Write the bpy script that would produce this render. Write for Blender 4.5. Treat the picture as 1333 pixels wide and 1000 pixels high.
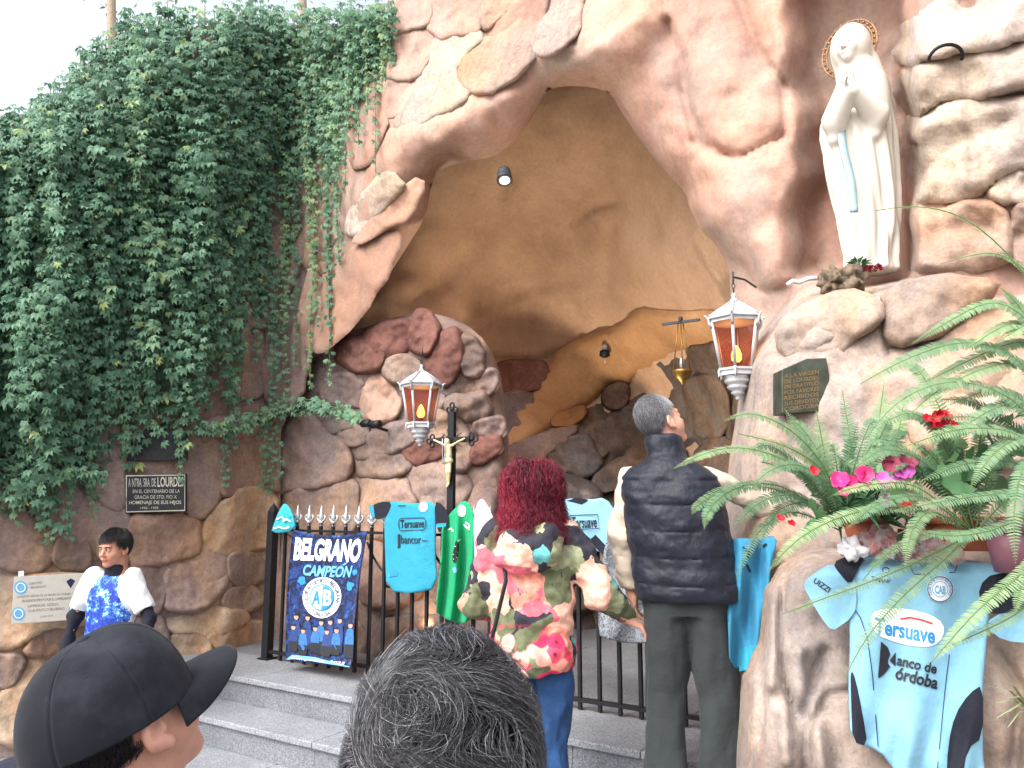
import bpy, bmesh, math, random
import numpy as np
from mathutils import Vector, Matrix, noise as mnoise, Euler

for o in list(bpy.data.objects): bpy.data.objects.remove(o)
SC = bpy.context.scene
COL = SC.collection
R = math.radians

# ---------------------------------------------------------------- camera
CAM_H = 1.82
FPX = 1000.0                     # focal length in photo pixels (1333 wide)
PITCH = math.atan(0.150)
cd = bpy.data.cameras.new('camera'); cam = bpy.data.objects.new('camera', cd); COL.objects.link(cam)
cd.sensor_width = 36.0; cd.lens = 36.0 * FPX / 1333.0; cd.clip_end = 600; cd.clip_start = .05
cam.location = (0, 0, CAM_H); cam.rotation_euler = (R(90) + PITCH, 0, 0)
SC.camera = cam
# ---------------------------------------------------------------- sky, sun, exposure
SUN_EL, SUN_AZ = 48.0, 224.0     # azimuth: direction the light comes from, degrees clockwise from +Y
world = bpy.data.worlds.new('World'); SC.world = world; world.use_nodes = True
wn = world.node_tree.nodes; wl_ = world.node_tree.links
sky = wn.new('ShaderNodeTexSky'); sky.sky_type = 'NISHITA'; sky.sun_disc = False
sky.sun_elevation = R(SUN_EL); sky.sun_rotation = R(SUN_AZ)
sky.air_density = 1.0; sky.dust_density = 6.0; sky.ozone_density = 1.0
hs = wn.new('ShaderNodeHueSaturation'); hs.inputs['Saturation'].default_value = .38; hs.inputs['Value'].default_value = 2.4   # pale hazy overcast
wl_.new(sky.outputs[0], hs.inputs['Color']); wl_.new(hs.outputs[0], wn['Background'].inputs[0]); wn['Background'].inputs[1].default_value = 0.15
sl = bpy.data.lights.new('sun', 'SUN'); so = bpy.data.objects.new('sun', sl); COL.objects.link(so)
sl.energy = .55; sl.angle = R(30); sl.color = (1.0, .95, .87)
az = R(SUN_AZ); el = R(SUN_EL)
sdir = Vector((math.sin(az) * math.cos(el), math.cos(az) * math.cos(el), math.sin(el)))
so.rotation_euler = (-sdir).to_track_quat('-Z', 'Y').to_euler()
so.location = sdir * 20
vs = SC.view_settings
vs.view_transform = 'Standard'; vs.look = 'None'; vs.gamma = 1; vs.use_curve_mapping = False
vs.exposure = 0.36
SC.render.engine = 'CYCLES'
SC.cycles.use_denoising = True
SC.cycles.use_adaptive_sampling = True; SC.cycles.adaptive_threshold = .02; SC.cycles.max_bounces = 5; SC.cycles.diffuse_bounces = 3; SC.cycles.glossy_bounces = 2; SC.cycles.transmission_bounces = 4; SC.cycles.transparent_max_bounces = 8
SC.cycles.caustics_reflective = False; SC.cycles.caustics_refractive = False

# ---------------------------------------------------------------- pixel <-> place
CP, SP_ = math.cos(PITCH), math.sin(PITCH)
def ray(u, v):
    x = (np.asarray(u, float) - 666.5) / FPX; y = (500.0 - np.asarray(v, float)) / FPX
    return x, CP - y * SP_, SP_ + y * CP
def PY(u, v, Y):
    x, a, b = ray(u, v); t = np.asarray(Y, float) / a
    return np.stack(np.broadcast_arrays(x * t, a * t, b * t + CAM_H), -1)
def PZ(u, v, z):
    x, a, b = ray(u, v); t = (z - CAM_H) / b
    return np.stack(np.broadcast_arrays(x * t, a * t, b * t + CAM_H), -1)
ANG = R(32.4)                    # the stair and grotto front are turned by this
ES = np.array([math.cos(ANG), -math.sin(ANG), 0.0]); EN = np.array([-math.sin(ANG), -math.cos(ANG), 0.0])
def yn(u, v, n):                 # Y of the pixel's ray where it meets the plane at n along the front's normal
    x, a, b = ray(u, v)
    t = n / (x * EN[0] + a * EN[1]); return a * t
def PN(u, v, n): return PY(u, v, yn(u, v, n))
def SN(s, n, z):
    s, n, z = np.broadcast_arrays(np.asarray(s, float), n, z)
    return s[..., None] * ES + n[..., None] * EN + z[..., None] * np.array([0, 0, 1.0])
def s_of(p): return float(np.dot(np.asarray(p), ES))

# ---------------------------------------------------------------- object helpers
WL = {}
def tag(o, label=None, cat=None, group=None, kind=None):
    if label: o['label'] = label
    if cat: o['category'] = cat
    if group: o['group'] = group
    if kind: o['kind'] = kind
    return o
def empty(name, loc, label=None, cat=None, group=None, kind=None):
    o = bpy.data.objects.new(name, None); COL.objects.link(o); o.location = tuple(float(c) for c in loc)
    o.empty_display_size = .1
    WL[o.name] = Vector(o.location)
    return tag(o, label, cat, group, kind)
def mk(name, V, F, mat, parent=None, smooth=True, color=None, mats=None, midx=None, uv=None, attr=None):
    """one mesh object from world coordinates; origin at its middle; parented by plain translation"""
    V = np.asarray(V, float).reshape(-1, 3)
    c = (V.min(0) + V.max(0)) / 2
    me = bpy.data.meshes.new(name)
    L = V - c
    if isinstance(F, np.ndarray):
        k = F.shape[1]; nf = len(F)
        me.vertices.add(len(L)); me.vertices.foreach_set('co', L.ravel())
        me.loops.add(nf * k); me.loops.foreach_set('vertex_index', F.astype(np.int32).ravel())
        me.polygons.add(nf); me.polygons.foreach_set('loop_start', np.arange(0, nf * k, k, dtype=np.int32))
        me.polygons.foreach_set('loop_total', np.full(nf, k, dtype=np.int32))
        me.update(calc_edges=True)
    else:
        me.from_pydata([tuple(p) for p in L], [], [tuple(int(i) for i in f) for f in F])
    if mats:
        for m in mats: me.materials.append(m)
    elif mat: me.materials.append(mat)
    if midx is not None: me.polygons.foreach_set('material_index', np.asarray(midx, np.int32))
    if smooth: me.polygons.foreach_set('use_smooth', np.ones(len(me.polygons), bool))
    if uv is not None:
        uvl = me.uv_layers.new(name='UVMap'); li = np.zeros(len(me.loops), np.int32); me.loops.foreach_get('vertex_index', li)
        uvl.data.foreach_set('uv', np.asarray(uv, float)[li].ravel())
    if attr is not None:
        ca = me.color_attributes.new('tone', 'FLOAT_COLOR', 'POINT'); ca.data.foreach_set('color', np.asarray(attr, float).ravel())
    me.update()
    return link(name, me, c, parent, color)
def link(name, me, c, parent=None, color=None):
    o = bpy.data.objects.new(name, me); COL.objects.link(o)
    w = Vector(tuple(float(q) for q in c)); WL[o.name] = w
    if parent is not None: o.parent = parent; o.location = w - WL[parent.name]
    else: o.location = w
    if color is not None: o.color = (*color[:3], 1)
    return o
class MB:
    """collects shapes for one mesh"""
    def __init__(s): s.v = []; s.f = []; s.n = 0; s.mi = []
    def add(s, V, F, mi=0):
        V = np.asarray(V, float).reshape(-1, 3)
        s.v.append(V); s.f += [tuple(int(i) + s.n for i in f) for f in F]; s.mi += [mi] * len(F); s.n += len(V); return s
    def box(s, c, d, rot=None, mi=0, bevel=0):
        c = np.asarray(c, float); d = np.asarray(d, float) / 2
        V = np.array([[x, y, z] for z in (-1, 1) for y in (-1, 1) for x in (-1, 1)]) * d
        if rot is not None: V = V @ np.asarray(rot).T
        return s.add(V + c, [(0, 2, 3, 1), (4, 5, 7, 6), (0, 1, 5, 4), (2, 6, 7, 3), (0, 4, 6, 2), (1, 3, 7, 5)], mi)
    def tube(s, pts, r, k=8, cap=True, mi=0, flat=1.0, up=None):
        pts = np.asarray(pts, float); m = len(pts)
        rr = np.full(m, r, float) if np.isscalar(r) else np.asarray(r, float)
        T = np.gradient(pts, axis=0); T /= np.linalg.norm(T, axis=1)[:, None] + 1e-12
        ref = np.array(up if up is not None else ([0, 0, 1.0] if abs(T[0][2]) < .9 else [1.0, 0, 0]))
        V = []; prev = None
        for i in range(m):
            a = np.cross(T[i], ref) if prev is None else prev - T[i] * np.dot(prev, T[i])
            a /= np.linalg.norm(a) + 1e-12; b = np.cross(T[i], a); prev = a
            for j in range(k):
                w = 2 * math.pi * j / k; V.append(pts[i] + rr[i] * (math.cos(w) * a + flat * math.sin(w) * b))
        F = [(i * k + j, i * k + (j + 1) % k, (i + 1) * k + (j + 1) % k, (i + 1) * k + j) for i in range(m - 1) for j in range(k)]
        if cap: F += [tuple(range(k - 1, -1, -1)), tuple(range((m - 1) * k, m * k))]
        return s.add(V, F, mi)
    def lathe(s, prof, base, k=16, mi=0, axis=None, squash=(1, 1)):
        base = np.asarray(base, float); V = []
        for (r, z) in prof:
            for j in range(k):
                w = 2 * math.pi * j / k; V.append([r * math.cos(w) * squash[0], r * math.sin(w) * squash[1], z])
        V = np.array(V)
        if axis is not None: V = V @ np.asarray(axis).T
        m = len(prof)
        F = [(i * k + j, i * k + (j + 1) % k, (i + 1) * k + (j + 1) % k, (i + 1) * k + j) for i in range(m - 1) for j in range(k)]
        F += [tuple(range(k - 1, -1, -1)), tuple(range((m - 1) * k, m * k))]
        return s.add(V + base, F, mi)
    def prism(s, poly2, origin, ax, ay, th, mi=0):
        """flat polygon given in 2D, in the plane (ax, ay), with thickness th along their cross product"""
        ax = np.asarray(ax, float); ay = np.asarray(ay, float); nz = np.cross(ax, ay); nz /= np.linalg.norm(nz)
        p = np.asarray(poly2, float); m = len(p)
        A = np.asarray(origin) + p[:, :1] * ax + p[:, 1:2] * ay
        V = np.vstack([A, A + nz * th])
        F = [tuple(range(m - 1, -1, -1)), tuple(range(m, 2 * m))] + [(i, (i + 1) % m, m + (i + 1) % m, m + i) for i in range(m)]
        return s.add(V, F, mi)
    def build(s, name, mat, parent=None, smooth=True, **k):
        V = np.vstack(s.v)
        mats = k.pop('mats', None)
        return mk(name, V, s.f, mat, parent, smooth, mats=mats, midx=s.mi if mats else None, **k)
def autosmooth(o, deg=35):
    me = o.data
    me.polygons.foreach_set('use_smooth', np.ones(len(me.polygons), bool))
    bm = bmesh.new(); bm.from_mesh(me)
    for e in bm.edges:
        if len(e.link_faces) == 2 and e.calc_face_angle(0) > R(deg): e.smooth = False
    bm.to_mesh(me); bm.free(); return o
def bevel(o, w=.004, seg=2):
    m = o.modifiers.new('bevel', 'BEVEL'); m.width = w; m.segments = seg; m.limit_method = 'ANGLE'; m.angle_limit = R(40); return o

# ---------------------------------------------------------------- materials
def srgb(r, g, b):
    f = lambda c: (c / 255) / 12.92 if c / 255 <= .04045 else ((c / 255 + .055) / 1.055) ** 2.4
    return (f(r), f(g), f(b))
MATS = {}
class NT:
    def __init__(s, name):
        s.m = bpy.data.materials.new(name); s.m.use_nodes = True; s.t = s.m.node_tree; s.N = s.t.nodes; s.L = s.t.links
        s.b = s.N['Principled BSDF']; s.g = None
    def new(s, typ, **k):
        n = s.N.new(typ)
        for a, v in k.items(): setattr(n, a, v)
        return n
    def val(s, sock, v):
        if hasattr(v, 'is_linked') or isinstance(v, bpy.types.NodeSocket): s.L.new(v, sock)
        elif isinstance(v, (tuple, list)) and len(v) == 3 and sock.type == 'RGBA': sock.default_value = (*v, 1)
        else: sock.default_value = v
    def pos(s):
        if s.g is None: s.g = s.new('ShaderNodeNewGeometry')
        return s.g.outputs['Position']
    def obj(s): return s.new('ShaderNodeTexCoord').outputs['Object']
    def noise(s, scale, detail=4, rough=.55, vec=None, dist=0, sc3=None):
        n = s.new('ShaderNodeTexNoise'); n.inputs['Scale'].default_value = scale; n.inputs['Detail'].default_value = detail
        n.inputs['Roughness'].default_value = rough; n.inputs['Distortion'].default_value = dist
        v = vec if vec is not None else s.pos()
        if sc3:
            mp = s.new('ShaderNodeMapping'); mp.inputs['Scale'].default_value = sc3; s.L.new(v, mp.inputs[0]); v = mp.outputs[0]
        s.L.new(v, n.inputs['Vector']); return n.outputs['Fac']
    def ramp(s, fac, stops, interp='LINEAR'):
        r = s.new('ShaderNodeValToRGB'); r.color_ramp.interpolation = interp; e = r.color_ramp.elements
        while len(e) < len(stops): e.new(.5)
        for q, (p, c) in zip(e, stops): q.position = p; q.color = (*c, 1) if len(c) == 3 else c
        s.L.new(fac, r.inputs[0]); return r.outputs[0]
    def mix(s, a, b, fac, mode='MIX'):
        n = s.new('ShaderNodeMix', data_type='RGBA', blend_type=mode)
        s.val(n.inputs[0], fac); s.val(n.inputs[6], a); s.val(n.inputs[7], b); return n.outputs[2]
    def math(s, op, a, b=0.0, clamp=False):
        n = s.new('ShaderNodeMath', operation=op); n.use_clamp = clamp; s.val(n.inputs[0], a); s.val(n.inputs[1], b); return n.outputs[0]
    def mapr(s, x, a, b, c=0.0, d=1.0):
        n = s.new('ShaderNodeMapRange'); s.val(n.inputs[0], x)
        for i, q in enumerate((a, b, c, d)): n.inputs[i + 1].default_value = q
        return n.outputs[0]
    def voro(s, scale, feature='F1', vec=None, out='Distance', rnd=1.0):
        n = s.new('ShaderNodeTexVoronoi', feature=feature); n.inputs['Scale'].default_value = scale; n.inputs['Randomness'].default_value = rnd
        s.L.new(vec if vec is not None else s.pos(), n.inputs['Vector']); return n.outputs[out]
    def bump(s, h, strength=.3, dist=.01, prev=None):
        n = s.new('ShaderNodeBump'); n.inputs['Strength'].default_value = strength; n.inputs['Distance'].default_value = dist
        s.L.new(h, n.inputs['Height'])
        if prev is not None: s.L.new(prev, n.inputs['Normal'])
        s.L.new(n.outputs[0], s.b.inputs['Normal']); return n.outputs[0]
    def base(s, c): s.val(s.b.inputs['Base Color'], c)
    def done(s, rough=.8, metal=0.0, spec=.4, **k):
        s.val(s.b.inputs['Roughness'], rough); s.val(s.b.inputs['Metallic'], metal); s.val(s.b.inputs['Specular IOR Level'], spec)
        for q, v in k.items(): s.val(s.b.inputs[q.replace('_', ' ')], v)
        MATS[s.m.name] = s.m; return s.m
def simple(name, c, rough=.7, metal=0.0, var=.12, scale=30, bump=0.0, spec=.4, **k):
    if name in MATS: return MATS[name]
    t = NT(name); n = t.noise(scale, 4)
    a = tuple(q * (1 - var) for q in c); b = tuple(min(1, q * (1 + var)) for q in c)
    t.base(t.ramp(n, [(.3, a), (.7, b)]))
    if bump: t.bump(t.noise(scale * 2.5, 3), .5, bump)
    return t.done(rough, metal, spec, **k)
def rock_mat(name, cols, patch=1.3, ochre=None, grey=None, rough=.9, bmp=1.0, stk=.5, grn=(.74, 1.22)):
    t = NT(name)
    oi = t.new('ShaderNodeObjectInfo')
    n1 = t.noise(patch, 4, .6)
    k = len(cols)
    c = t.ramp(n1, [(.3 + .4 * i / (k - 1), q) for i, q in enumerate(cols)])
    n2 = t.noise(2.1, 4, .7, sc3=(1, 1, .4))
    if grey: c = t.mix(c, grey, t.mapr(n2, .46, .66, 0, .8))
    if ochre: c = t.mix(c, ochre, t.mapr(n2, .48, .3, 0, .7))
    # rain streaks and grime with a shape of their own
    c = t.mix(c, tuple(q * .45 for q in cols[0]), t.mapr(t.noise(6, 4, .65, sc3=(1, 1, .14)), .57, .76, 0, stk))
    gr = t.noise(30, 4, .75)
    c = t.mix(c, t.mapr(gr, .3, .7, *grn), 1.0, 'MULTIPLY')
    c = t.mix(c, oi.outputs['Color'], 1.0, 'MULTIPLY')
    t.base(c)
    t.bump(gr, .55 * bmp, .012)
    return t.done(rough, spec=.2)

# ---------------------------------------------------------------- rock pieces: outline seen in the photo, own distance, own thickness
def chaikin(p, it=2, closed=True):
    p = np.asarray(p, float)
    for _ in range(it):
        q = np.roll(p, -1, 0) if closed else p[1:]
        a = p if closed else p[:-1]
        new = np.stack([a * .75 + q * .25, a * .25 + q * .75], 1).reshape(-1, 2)
        p = new if closed else np.vstack([p[:1], new, p[-1:]])
    return p
def seg_dist(P, A, B):
    """distance of points P to segments A-B and the nearest point"""
    best = np.full(len(P), 1e9); near = np.zeros_like(P)
    for a, b in zip(A, B):
        ab = b - a; t = np.clip(((P - a) @ ab) / (ab @ ab + 1e-9), 0, 1); q = a + t[:, None] * ab
        d = np.hypot(*(P - q).T); m = d < best; best[m] = d[m]; near[m] = q[m]
    return best, near
def inside(P, poly):
    c = np.zeros(len(P), bool); a = poly; b = np.roll(poly, -1, 0)
    for (x0, y0), (x1, y1) in zip(a, b):
        m = (y0 > P[:, 1]) != (y1 > P[:, 1])
        if y0 != y1: c ^= m & (P[:, 0] < (x1 - x0) * (P[:, 1] - y0) / (y1 - y0) + x0)
    return c
def line_dist(P, line):
    l = np.asarray(line, float); return seg_dist(P, l[:-1], l[1:])[0]
def fbm(V, scale, octaves=4, seed=0.0, basis='PERLIN_ORIGINAL'):
    o = Vector((seed * 13.7, seed * 7.3, seed * 3.1))
    return np.array([mnoise.fractal(Vector(p) * scale + o, 1.0, 2.0, octaves, noise_basis=basis) for p in V])
def cap(name, poly, depth, mat, parent=None, bulge=.05, sink=.03, edge=14, res=4, rough=.012, rsc=5.0, smooth_it=2, wob=0.0,
        round_line=None, grow=0.0, cracks=(), color=None, seed=None, tilt=None, label=None):
    poly = np.asarray(poly, float)
    sd = seed if seed is not None else (abs(int(poly[0][0] * 7 + poly[0][1] * 13)) % 997) / 10
    pl = chaikin(poly, smooth_it) if smooth_it else poly
    if grow:
        e = np.roll(pl, -1, 0) - np.roll(pl, 1, 0); nrm = np.stack([e[:, 1], -e[:, 0]], 1); nrm /= np.linalg.norm(nrm, axis=1)[:, None] + 1e-9
        ar = np.sum(pl[:, 0] * np.roll(pl[:, 1], -1) - np.roll(pl[:, 0], -1) * pl[:, 1]); pl = pl + nrm * grow * (1 if ar > 0 else -1)
    if wob:
        cen = pl.mean(0)
        k = np.array([mnoise.noise(Vector((p[0] * .06, p[1] * .06, sd))) for p in pl])
        dirs = pl - cen; dirs /= np.linalg.norm(dirs, axis=1)[:, None] + 1e-9
        pl = pl + dirs * (k * wob)[:, None]
    lo = pl.min(0) - res; hi = pl.max(0) + res
    nx = int((hi[0] - lo[0]) / res) + 2; ny = int((hi[1] - lo[1]) / res) + 2
    g = np.stack(np.meshgrid(lo[0] + np.arange(nx) * res, lo[1] + np.arange(ny) * res, indexing='ij'), -1).reshape(-1, 2)
    ins = inside(g, pl); d, near = seg_dist(g, pl, np.roll(pl, -1, 0))
    I = ins.reshape(nx, ny)
    cell = I[:-1, :-1] | I[1:, :-1] | I[:-1, 1:] | I[1:, 1:]
    ix, iy = np.nonzero(cell); idx = lambda a, b: a * ny + b
    F = np.stack([idx(ix, iy), idx(ix, iy + 1), idx(ix + 1, iy + 1), idx(ix + 1, iy)], 1)
    used = np.unique(F); remap = -np.ones(nx * ny, int); remap[used] = np.arange(len(used)); F = remap[F]
    P = g[used]; ii = ins[used]; dd = np.where(ii, d[used], 0.0); P = np.where(ii[:, None], P, near[used])
    dr = line_dist(P, round_line) if round_line is not None else dd
    q = np.clip(dr / edge, 0, 1); prof = np.sqrt(np.clip(1 - (1 - q) ** 2, 0, 1))
    Y = depth(P[:, 0], P[:, 1]) + sink - (bulge + sink) * prof
    if tilt is not None:
        c = P.mean(0); Y = Y + (P[:, 0] - c[0]) * tilt[0] + (P[:, 1] - c[1]) * tilt[1]
    for ln, w, dep in cracks:
        Y = Y + dep * np.exp(-(line_dist(P, ln) / w) ** 2)
    V = PY(P[:, 0], P[:, 1], Y)
    if rough:
        nz = fbm(V, rsc, 3, sd) * rough + fbm(V, rsc * 4, 2, sd + 5) * rough * .12
        V = PY(P[:, 0], P[:, 1], Y + nz * (.35 + .65 * prof))
    o = mk(name, V, F, mat, parent, True, color=color)
    if label: o['label'] = label
    return o
def rbf(pts):
    p = np.asarray(pts, float); X = p[:, :2] / 300.0; n = len(X)
    def U(r): return np.where(r > 0, r * r * np.log(r + 1e-12), 0)
    K = U(np.linalg.norm(X[:, None] - X[None], axis=2)) + np.eye(n) * 1e-3
    A = np.block([[K, np.c_[np.ones(n), X]], [np.c_[np.ones(n), X].T, np.zeros((3, 3))]])
    w = np.linalg.solve(A, np.r_[p[:, 2], 0, 0, 0])
    def f(u, v):
        Q = np.stack([np.asarray(u, float), np.asarray(v, float)], -1) / 300.0
        return U(np.linalg.norm(Q[:, None] - X[None], axis=2)) @ w[:n] + w[n] + Q @ w[n + 1:]
    return f
def sstep(x, a, b):
    t = np.clip((np.asarray(x, float) - a) / (b - a), 0, 1); return t * t * (3 - 2 * t)
# ================================================================ THE SETTING: ground, stairs, grotto rock
rng = random.Random(11)
M_SALMON = rock_mat('rock_salmon', [srgb(150, 114, 101), srgb(176, 139, 124), srgb(192, 164, 150)], 1.0, ochre=srgb(188, 156, 134), grey=srgb(156, 142, 132), bmp=.6, stk=.35, grn=(.84, 1.14))
M_MAUVE = rock_mat('rock_mauve', [srgb(114, 94, 87), srgb(144, 122, 113), srgb(162, 142, 131)], 1.6, ochre=srgb(165, 136, 108), grey=srgb(125, 115, 114))
M_RED = rock_mat('rock_red', [srgb(96, 66, 60), srgb(122, 84, 76), srgb(138, 104, 94)], 2.0)
M_CAVE = rock_mat('rock_cave', [srgb(168, 136, 112), srgb(186, 152, 124), srgb(198, 166, 138)], 1.0, ochre=srgb(196, 164, 132), bmp=.5, stk=.22, grn=(.88, 1.1))
M_OCHRE = rock_mat('rock_ochre', [srgb(150, 112, 76), srgb(176, 134, 94), srgb(190, 150, 108)], 1.2, bmp=.6, stk=.25, grn=(.85, 1.12))
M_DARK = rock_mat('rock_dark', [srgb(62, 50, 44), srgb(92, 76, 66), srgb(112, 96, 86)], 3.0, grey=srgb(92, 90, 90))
M_PALE = rock_mat('rock_pale', [srgb(148, 132, 122), srgb(172, 158, 147), srgb(188, 176, 165)], 1.4, ochre=srgb(184, 166, 142), grey=srgb(165, 158, 156))
M_GREYR = rock_mat('rock_grey', [srgb(128, 108, 98), srgb(160, 142, 130), srgb(178, 162, 150)], 1.8, ochre=srgb(176, 140, 110), grey=srgb(132, 126, 126))

# ground and stairs
def granite(name, tint):
    t = NT(name)
    sp = t.noise(260, 2, .8); s2 = t.voro(190, out='Color'); bw = t.new('ShaderNodeRGBToBW'); t.L.new(s2, bw.inputs[0])
    c = t.ramp(bw.outputs[0], [(.25, tuple(q * .62 for q in tint)), (.5, tint), (.78, tuple(min(1, q * 1.35) for q in tint))])
    c = t.mix(c, t.mapr(t.noise(3.2, 5, .6), .3, .7, .8, 1.12), 1.0, 'MULTIPLY')
    w = t.mapr(t.noise(7, 6, .7, dist=.8), .58, .75); c = t.mix(c, tuple(q * .6 for q in tint), t.math('MULTIPLY', w, .4))
    t.base(c); t.bump(sp, .12, .002)
    return t.done(.55, spec=.4)
M_TREAD = granite('granite_tread', srgb(132, 135, 141)); M_RISER = granite('granite_riser', srgb(112, 116, 122))
t = NT('paving'); c = t.ramp(t.noise(3, 6, .6), [(.3, srgb(118, 112, 106)), (.7, srgb(150, 144, 138))])
t.base(t.mix(c, t.mapr(t.noise(90, 3), .3, .7, .8, 1.15), 1.0, 'MULTIPLY')); t.bump(t.noise(80, 3), .3, .004); M_PAVE = t.done(.85)
mk('ground', [(-150, -150, 0), (150, -150, 0), (150, 200, 0), (-150, 200, 0)], [(0, 1, 2, 3)], M_PAVE, smooth=False)
tag(bpy.data.objects['ground'], 'grey paved ground in front of the stairs', None, None, 'structure')
N0 = -3.48; TR = .30; RS = .17
stairs = empty('stairs', SN(-3.2, -3.1, 0.0), kind='structure')
ROT = np.array([ES, -EN, [0, 0, 1]]).T
def slab(name, s0, s1, n0, n1, z0, z1, m, par, bev=.006):
    b = MB().box(SN((s0 + s1) / 2, (n0 + n1) / 2, (z0 + z1) / 2), (s1 - s0, abs(n1 - n0), z1 - z0), ROT)
    o = b.build(name, m, par, smooth=False); bevel(o, bev, 2); return o
S_L, S_R = -6.9, -.35
for k in range(4):                       # k=0 landing edge, then down
    z = .68 - k * RS; n = N0 + k * TR
    off = rng.uniform(0, .8); s = S_L - off
    while s < S_R:
        e = min(s + 1.35, S_R)
        if k > 0: slab('tread', max(s, S_L) + .0015, e - .0015, n + .025, n - TR - .03, z - .035, z, M_TREAD, stairs)
        slab('riser', max(s, S_L) + .001, e - .001, n, n - .04, z - RS + .0005, z - .0355, M_RISER, stairs, .002)
        s = e
s = S_L
while s < S_R:                           # landing slabs
    e = min(s + 1.35, S_R)
    slab('tread', s + .0015, e - .0015, N0 + .025, N0 - .50, .645, .68, M_TREAD, stairs)
    slab('landing_slab', s + .0015, e - .0015, N0 - .503, N0 - 1.6, .645, .678, M_RISER, stairs)
    slab('landing_slab', s + .0015, e - .0015, N0 - 1.603, N0 - 4.6, .645, .677, M_RISER, stairs)
    s = e

# --- left wall and grotto front: distances
LU = [-400, -150, 55, 202, 330, 420]; LY = [4.75, 5.0, 5.35, 5.8, 6.3, 6.5]
def leftY(u, v): return np.interp(u, LU, LY) + 0 * v
def wallY(u, v, n=-4.55):
    w = sstep(u, 290, 390); return leftY(u, v) * (1 - w) + yn(u, v, n) * w
ARCH_IN = [(951, 400), (951, 372), (949, 354), (939, 330), (930, 316), (912, 300), (897, 269), (892, 250), (874, 232), (852, 207), (830, 178), (806, 142),
           (796, 122), (770, 113), (735, 112), (713, 116), (698, 144), (684, 168), (660, 193), (645, 204), (592, 213), (572, 222), (561, 240), (555, 282), (521, 336),
           (494, 375), (458, 438), (422, 464), (389, 479)]
def nicheD(u, v):                        # the statue's recess in the front
    u = u + 9 * np.sin(v * .025) + 5 * np.sin(v * .07 + 1); inn = sstep(u, 1018, 1078) * (1 - sstep(u, 1172 + np.where(v > 180, 14, 0), 1190 + np.where(v > 180, 10, 0))) * (1 - sstep(v, 345, 372))
    return inn
D1 = chaikin([(862, -60), (935, -60), (985, 70), (1018, 112), (1020, 165), (1000, 200), (960, 207), (930, 192), (902, 150), (878, 90)], 2)
D2 = chaikin([(905, 190), (960, 210), (1018, 176), (1036, 195), (1050, 260), (1048, 350), (1020, 375), (985, 380), (972, 348), (940, 330), (905, 290), (895, 250)], 2)
D3 = chaikin([(955, -60), (1040, -60), (1058, 60), (1040, 120), (1022, 108), (985, 62)], 2)
def lobe(u, v, poly, h, w):
    P = np.stack([u, v], -1); ins = inside(P, poly); d, _ = seg_dist(P, poly, np.roll(poly, -1, 0)); q = np.clip(np.where(ins, d, 0) / w, 0, 1)
    return h * np.sqrt(1 - (1 - q) ** 2)
def archY(u, v):
    n = -4.5 + .15 * sstep(u, 700, 950)
    y = yn(u, v, n)
    y = y + .34 * nicheD(u, v)
    y = y - .32 * sstep(u, 1172, 1200) * sstep(v, -200, 0)
    y = y - lobe(u, v, D1, .08, 60) - lobe(u, v, D2, .13, 60) - lobe(u, v, D3, .08, 45)
    # long pale facets: the front leans out towards the arch rim
    y = y - .22 * np.exp(-((v - (175 - (u - 560) * .55)) / 60) ** 2) * (1 - sstep(u, 820, 900)) * sstep(u, 430, 500)
    return y
wall = empty('rock_wall', PY(150, 900, 5.5) * [1, 1, 0], 'mauve stone retaining wall with set boulders under the hanging creeper', 'rock wall')
cap('wall_face', [(-420, 200), (0, 172), (60, 140), (110, 95), (160, 48), (300, 30), (450, 34), (525, 30), (485, 150), (440, 300), (402, 480), (366, 560), (362, 930), (300, 940), (150, 1040), (-420, 1150)], wallY, M_MAUVE, wall,
    bulge=0, sink=.0, edge=1, res=6, rough=.05, rsc=2.2, smooth_it=0)
grotto = empty('rock_grotto', PN(720, 870, -4.6) * [1, 1, 0], 'salmon coloured rock grotto with a tall arched cave mouth', 'grotto')
crk = [([(747, 55), (752, 20), (765, -20)], 4, .035), ([(708, 80), (760, 130)], 5, .02), ([(868, 30), (885, 75), (895, 140), (905, 180)], 7, .05),
       ([(1020, 110), (1024, 160), (1018, 176)], 6, .02), ([(905, 186), (960, 208), (1018, 178)], 6, .03), ([(624, 128), (700, 96), (760, 60), (830, 5)], 10, .03),
       ([(505, 165), (600, 135)], 5, .03), ([(640, 130), (655, 165), (640, 195)], 7, .03)]
cap('arch_front', [(528, -150), (1900, -150), (1900, 470), (1000, 470), (975, 430), (960, 410)] + ARCH_IN + [(372, 470), (392, 380), (420, 290), (452, 200), (480, 120), (512, 50), (518, 0)],
    archY, M_SALMON, grotto, bulge=0, sink=.5, edge=62, res=4.5, rough=.055, rsc=2.6, smooth_it=1, round_line=ARCH_IN, cracks=crk)
# cave vault, running back from the arch
cv = []
for (u, v) in [(370, 500), (440, 330), (520, 210), (640, 120), (760, 50), (860, 110), (950, 220), (1000, 330), (1020, 450)]: cv.append((u, v, float(yn(u, v, -5.15))))
for (u, v, n) in [(500, 440, -5.2), (560, 330, -5.6), (640, 240, -5.7), (740, 170, -5.35), (820, 230, -5.8), (760, 300, -6.3), (880, 320, -5.7), (650, 360, -6.4), (760, 420, -7.0), (900, 420, -6.2), (620, 460, -6.3),
                  (560, 420, -5.6), (700, 480, -7.1), (960, 470, -6.0), (700, 560, -6.6), (640, 600, -6.0), (820, 470, -7.2), (860, 540, -7.5), (940, 560, -6.8), (760, 640, -6.6), (900, 650, -6.8), (640, 720, -6.0), (420, 700, -5.3),
                  (760, 800, -6.4), (950, 800, -6.3), (1030, 620, -5.8), (480, 850, -5.4), (640, 900, -5.8)]: cv.append((u, v, float(yn(u, v, n))))
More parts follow.
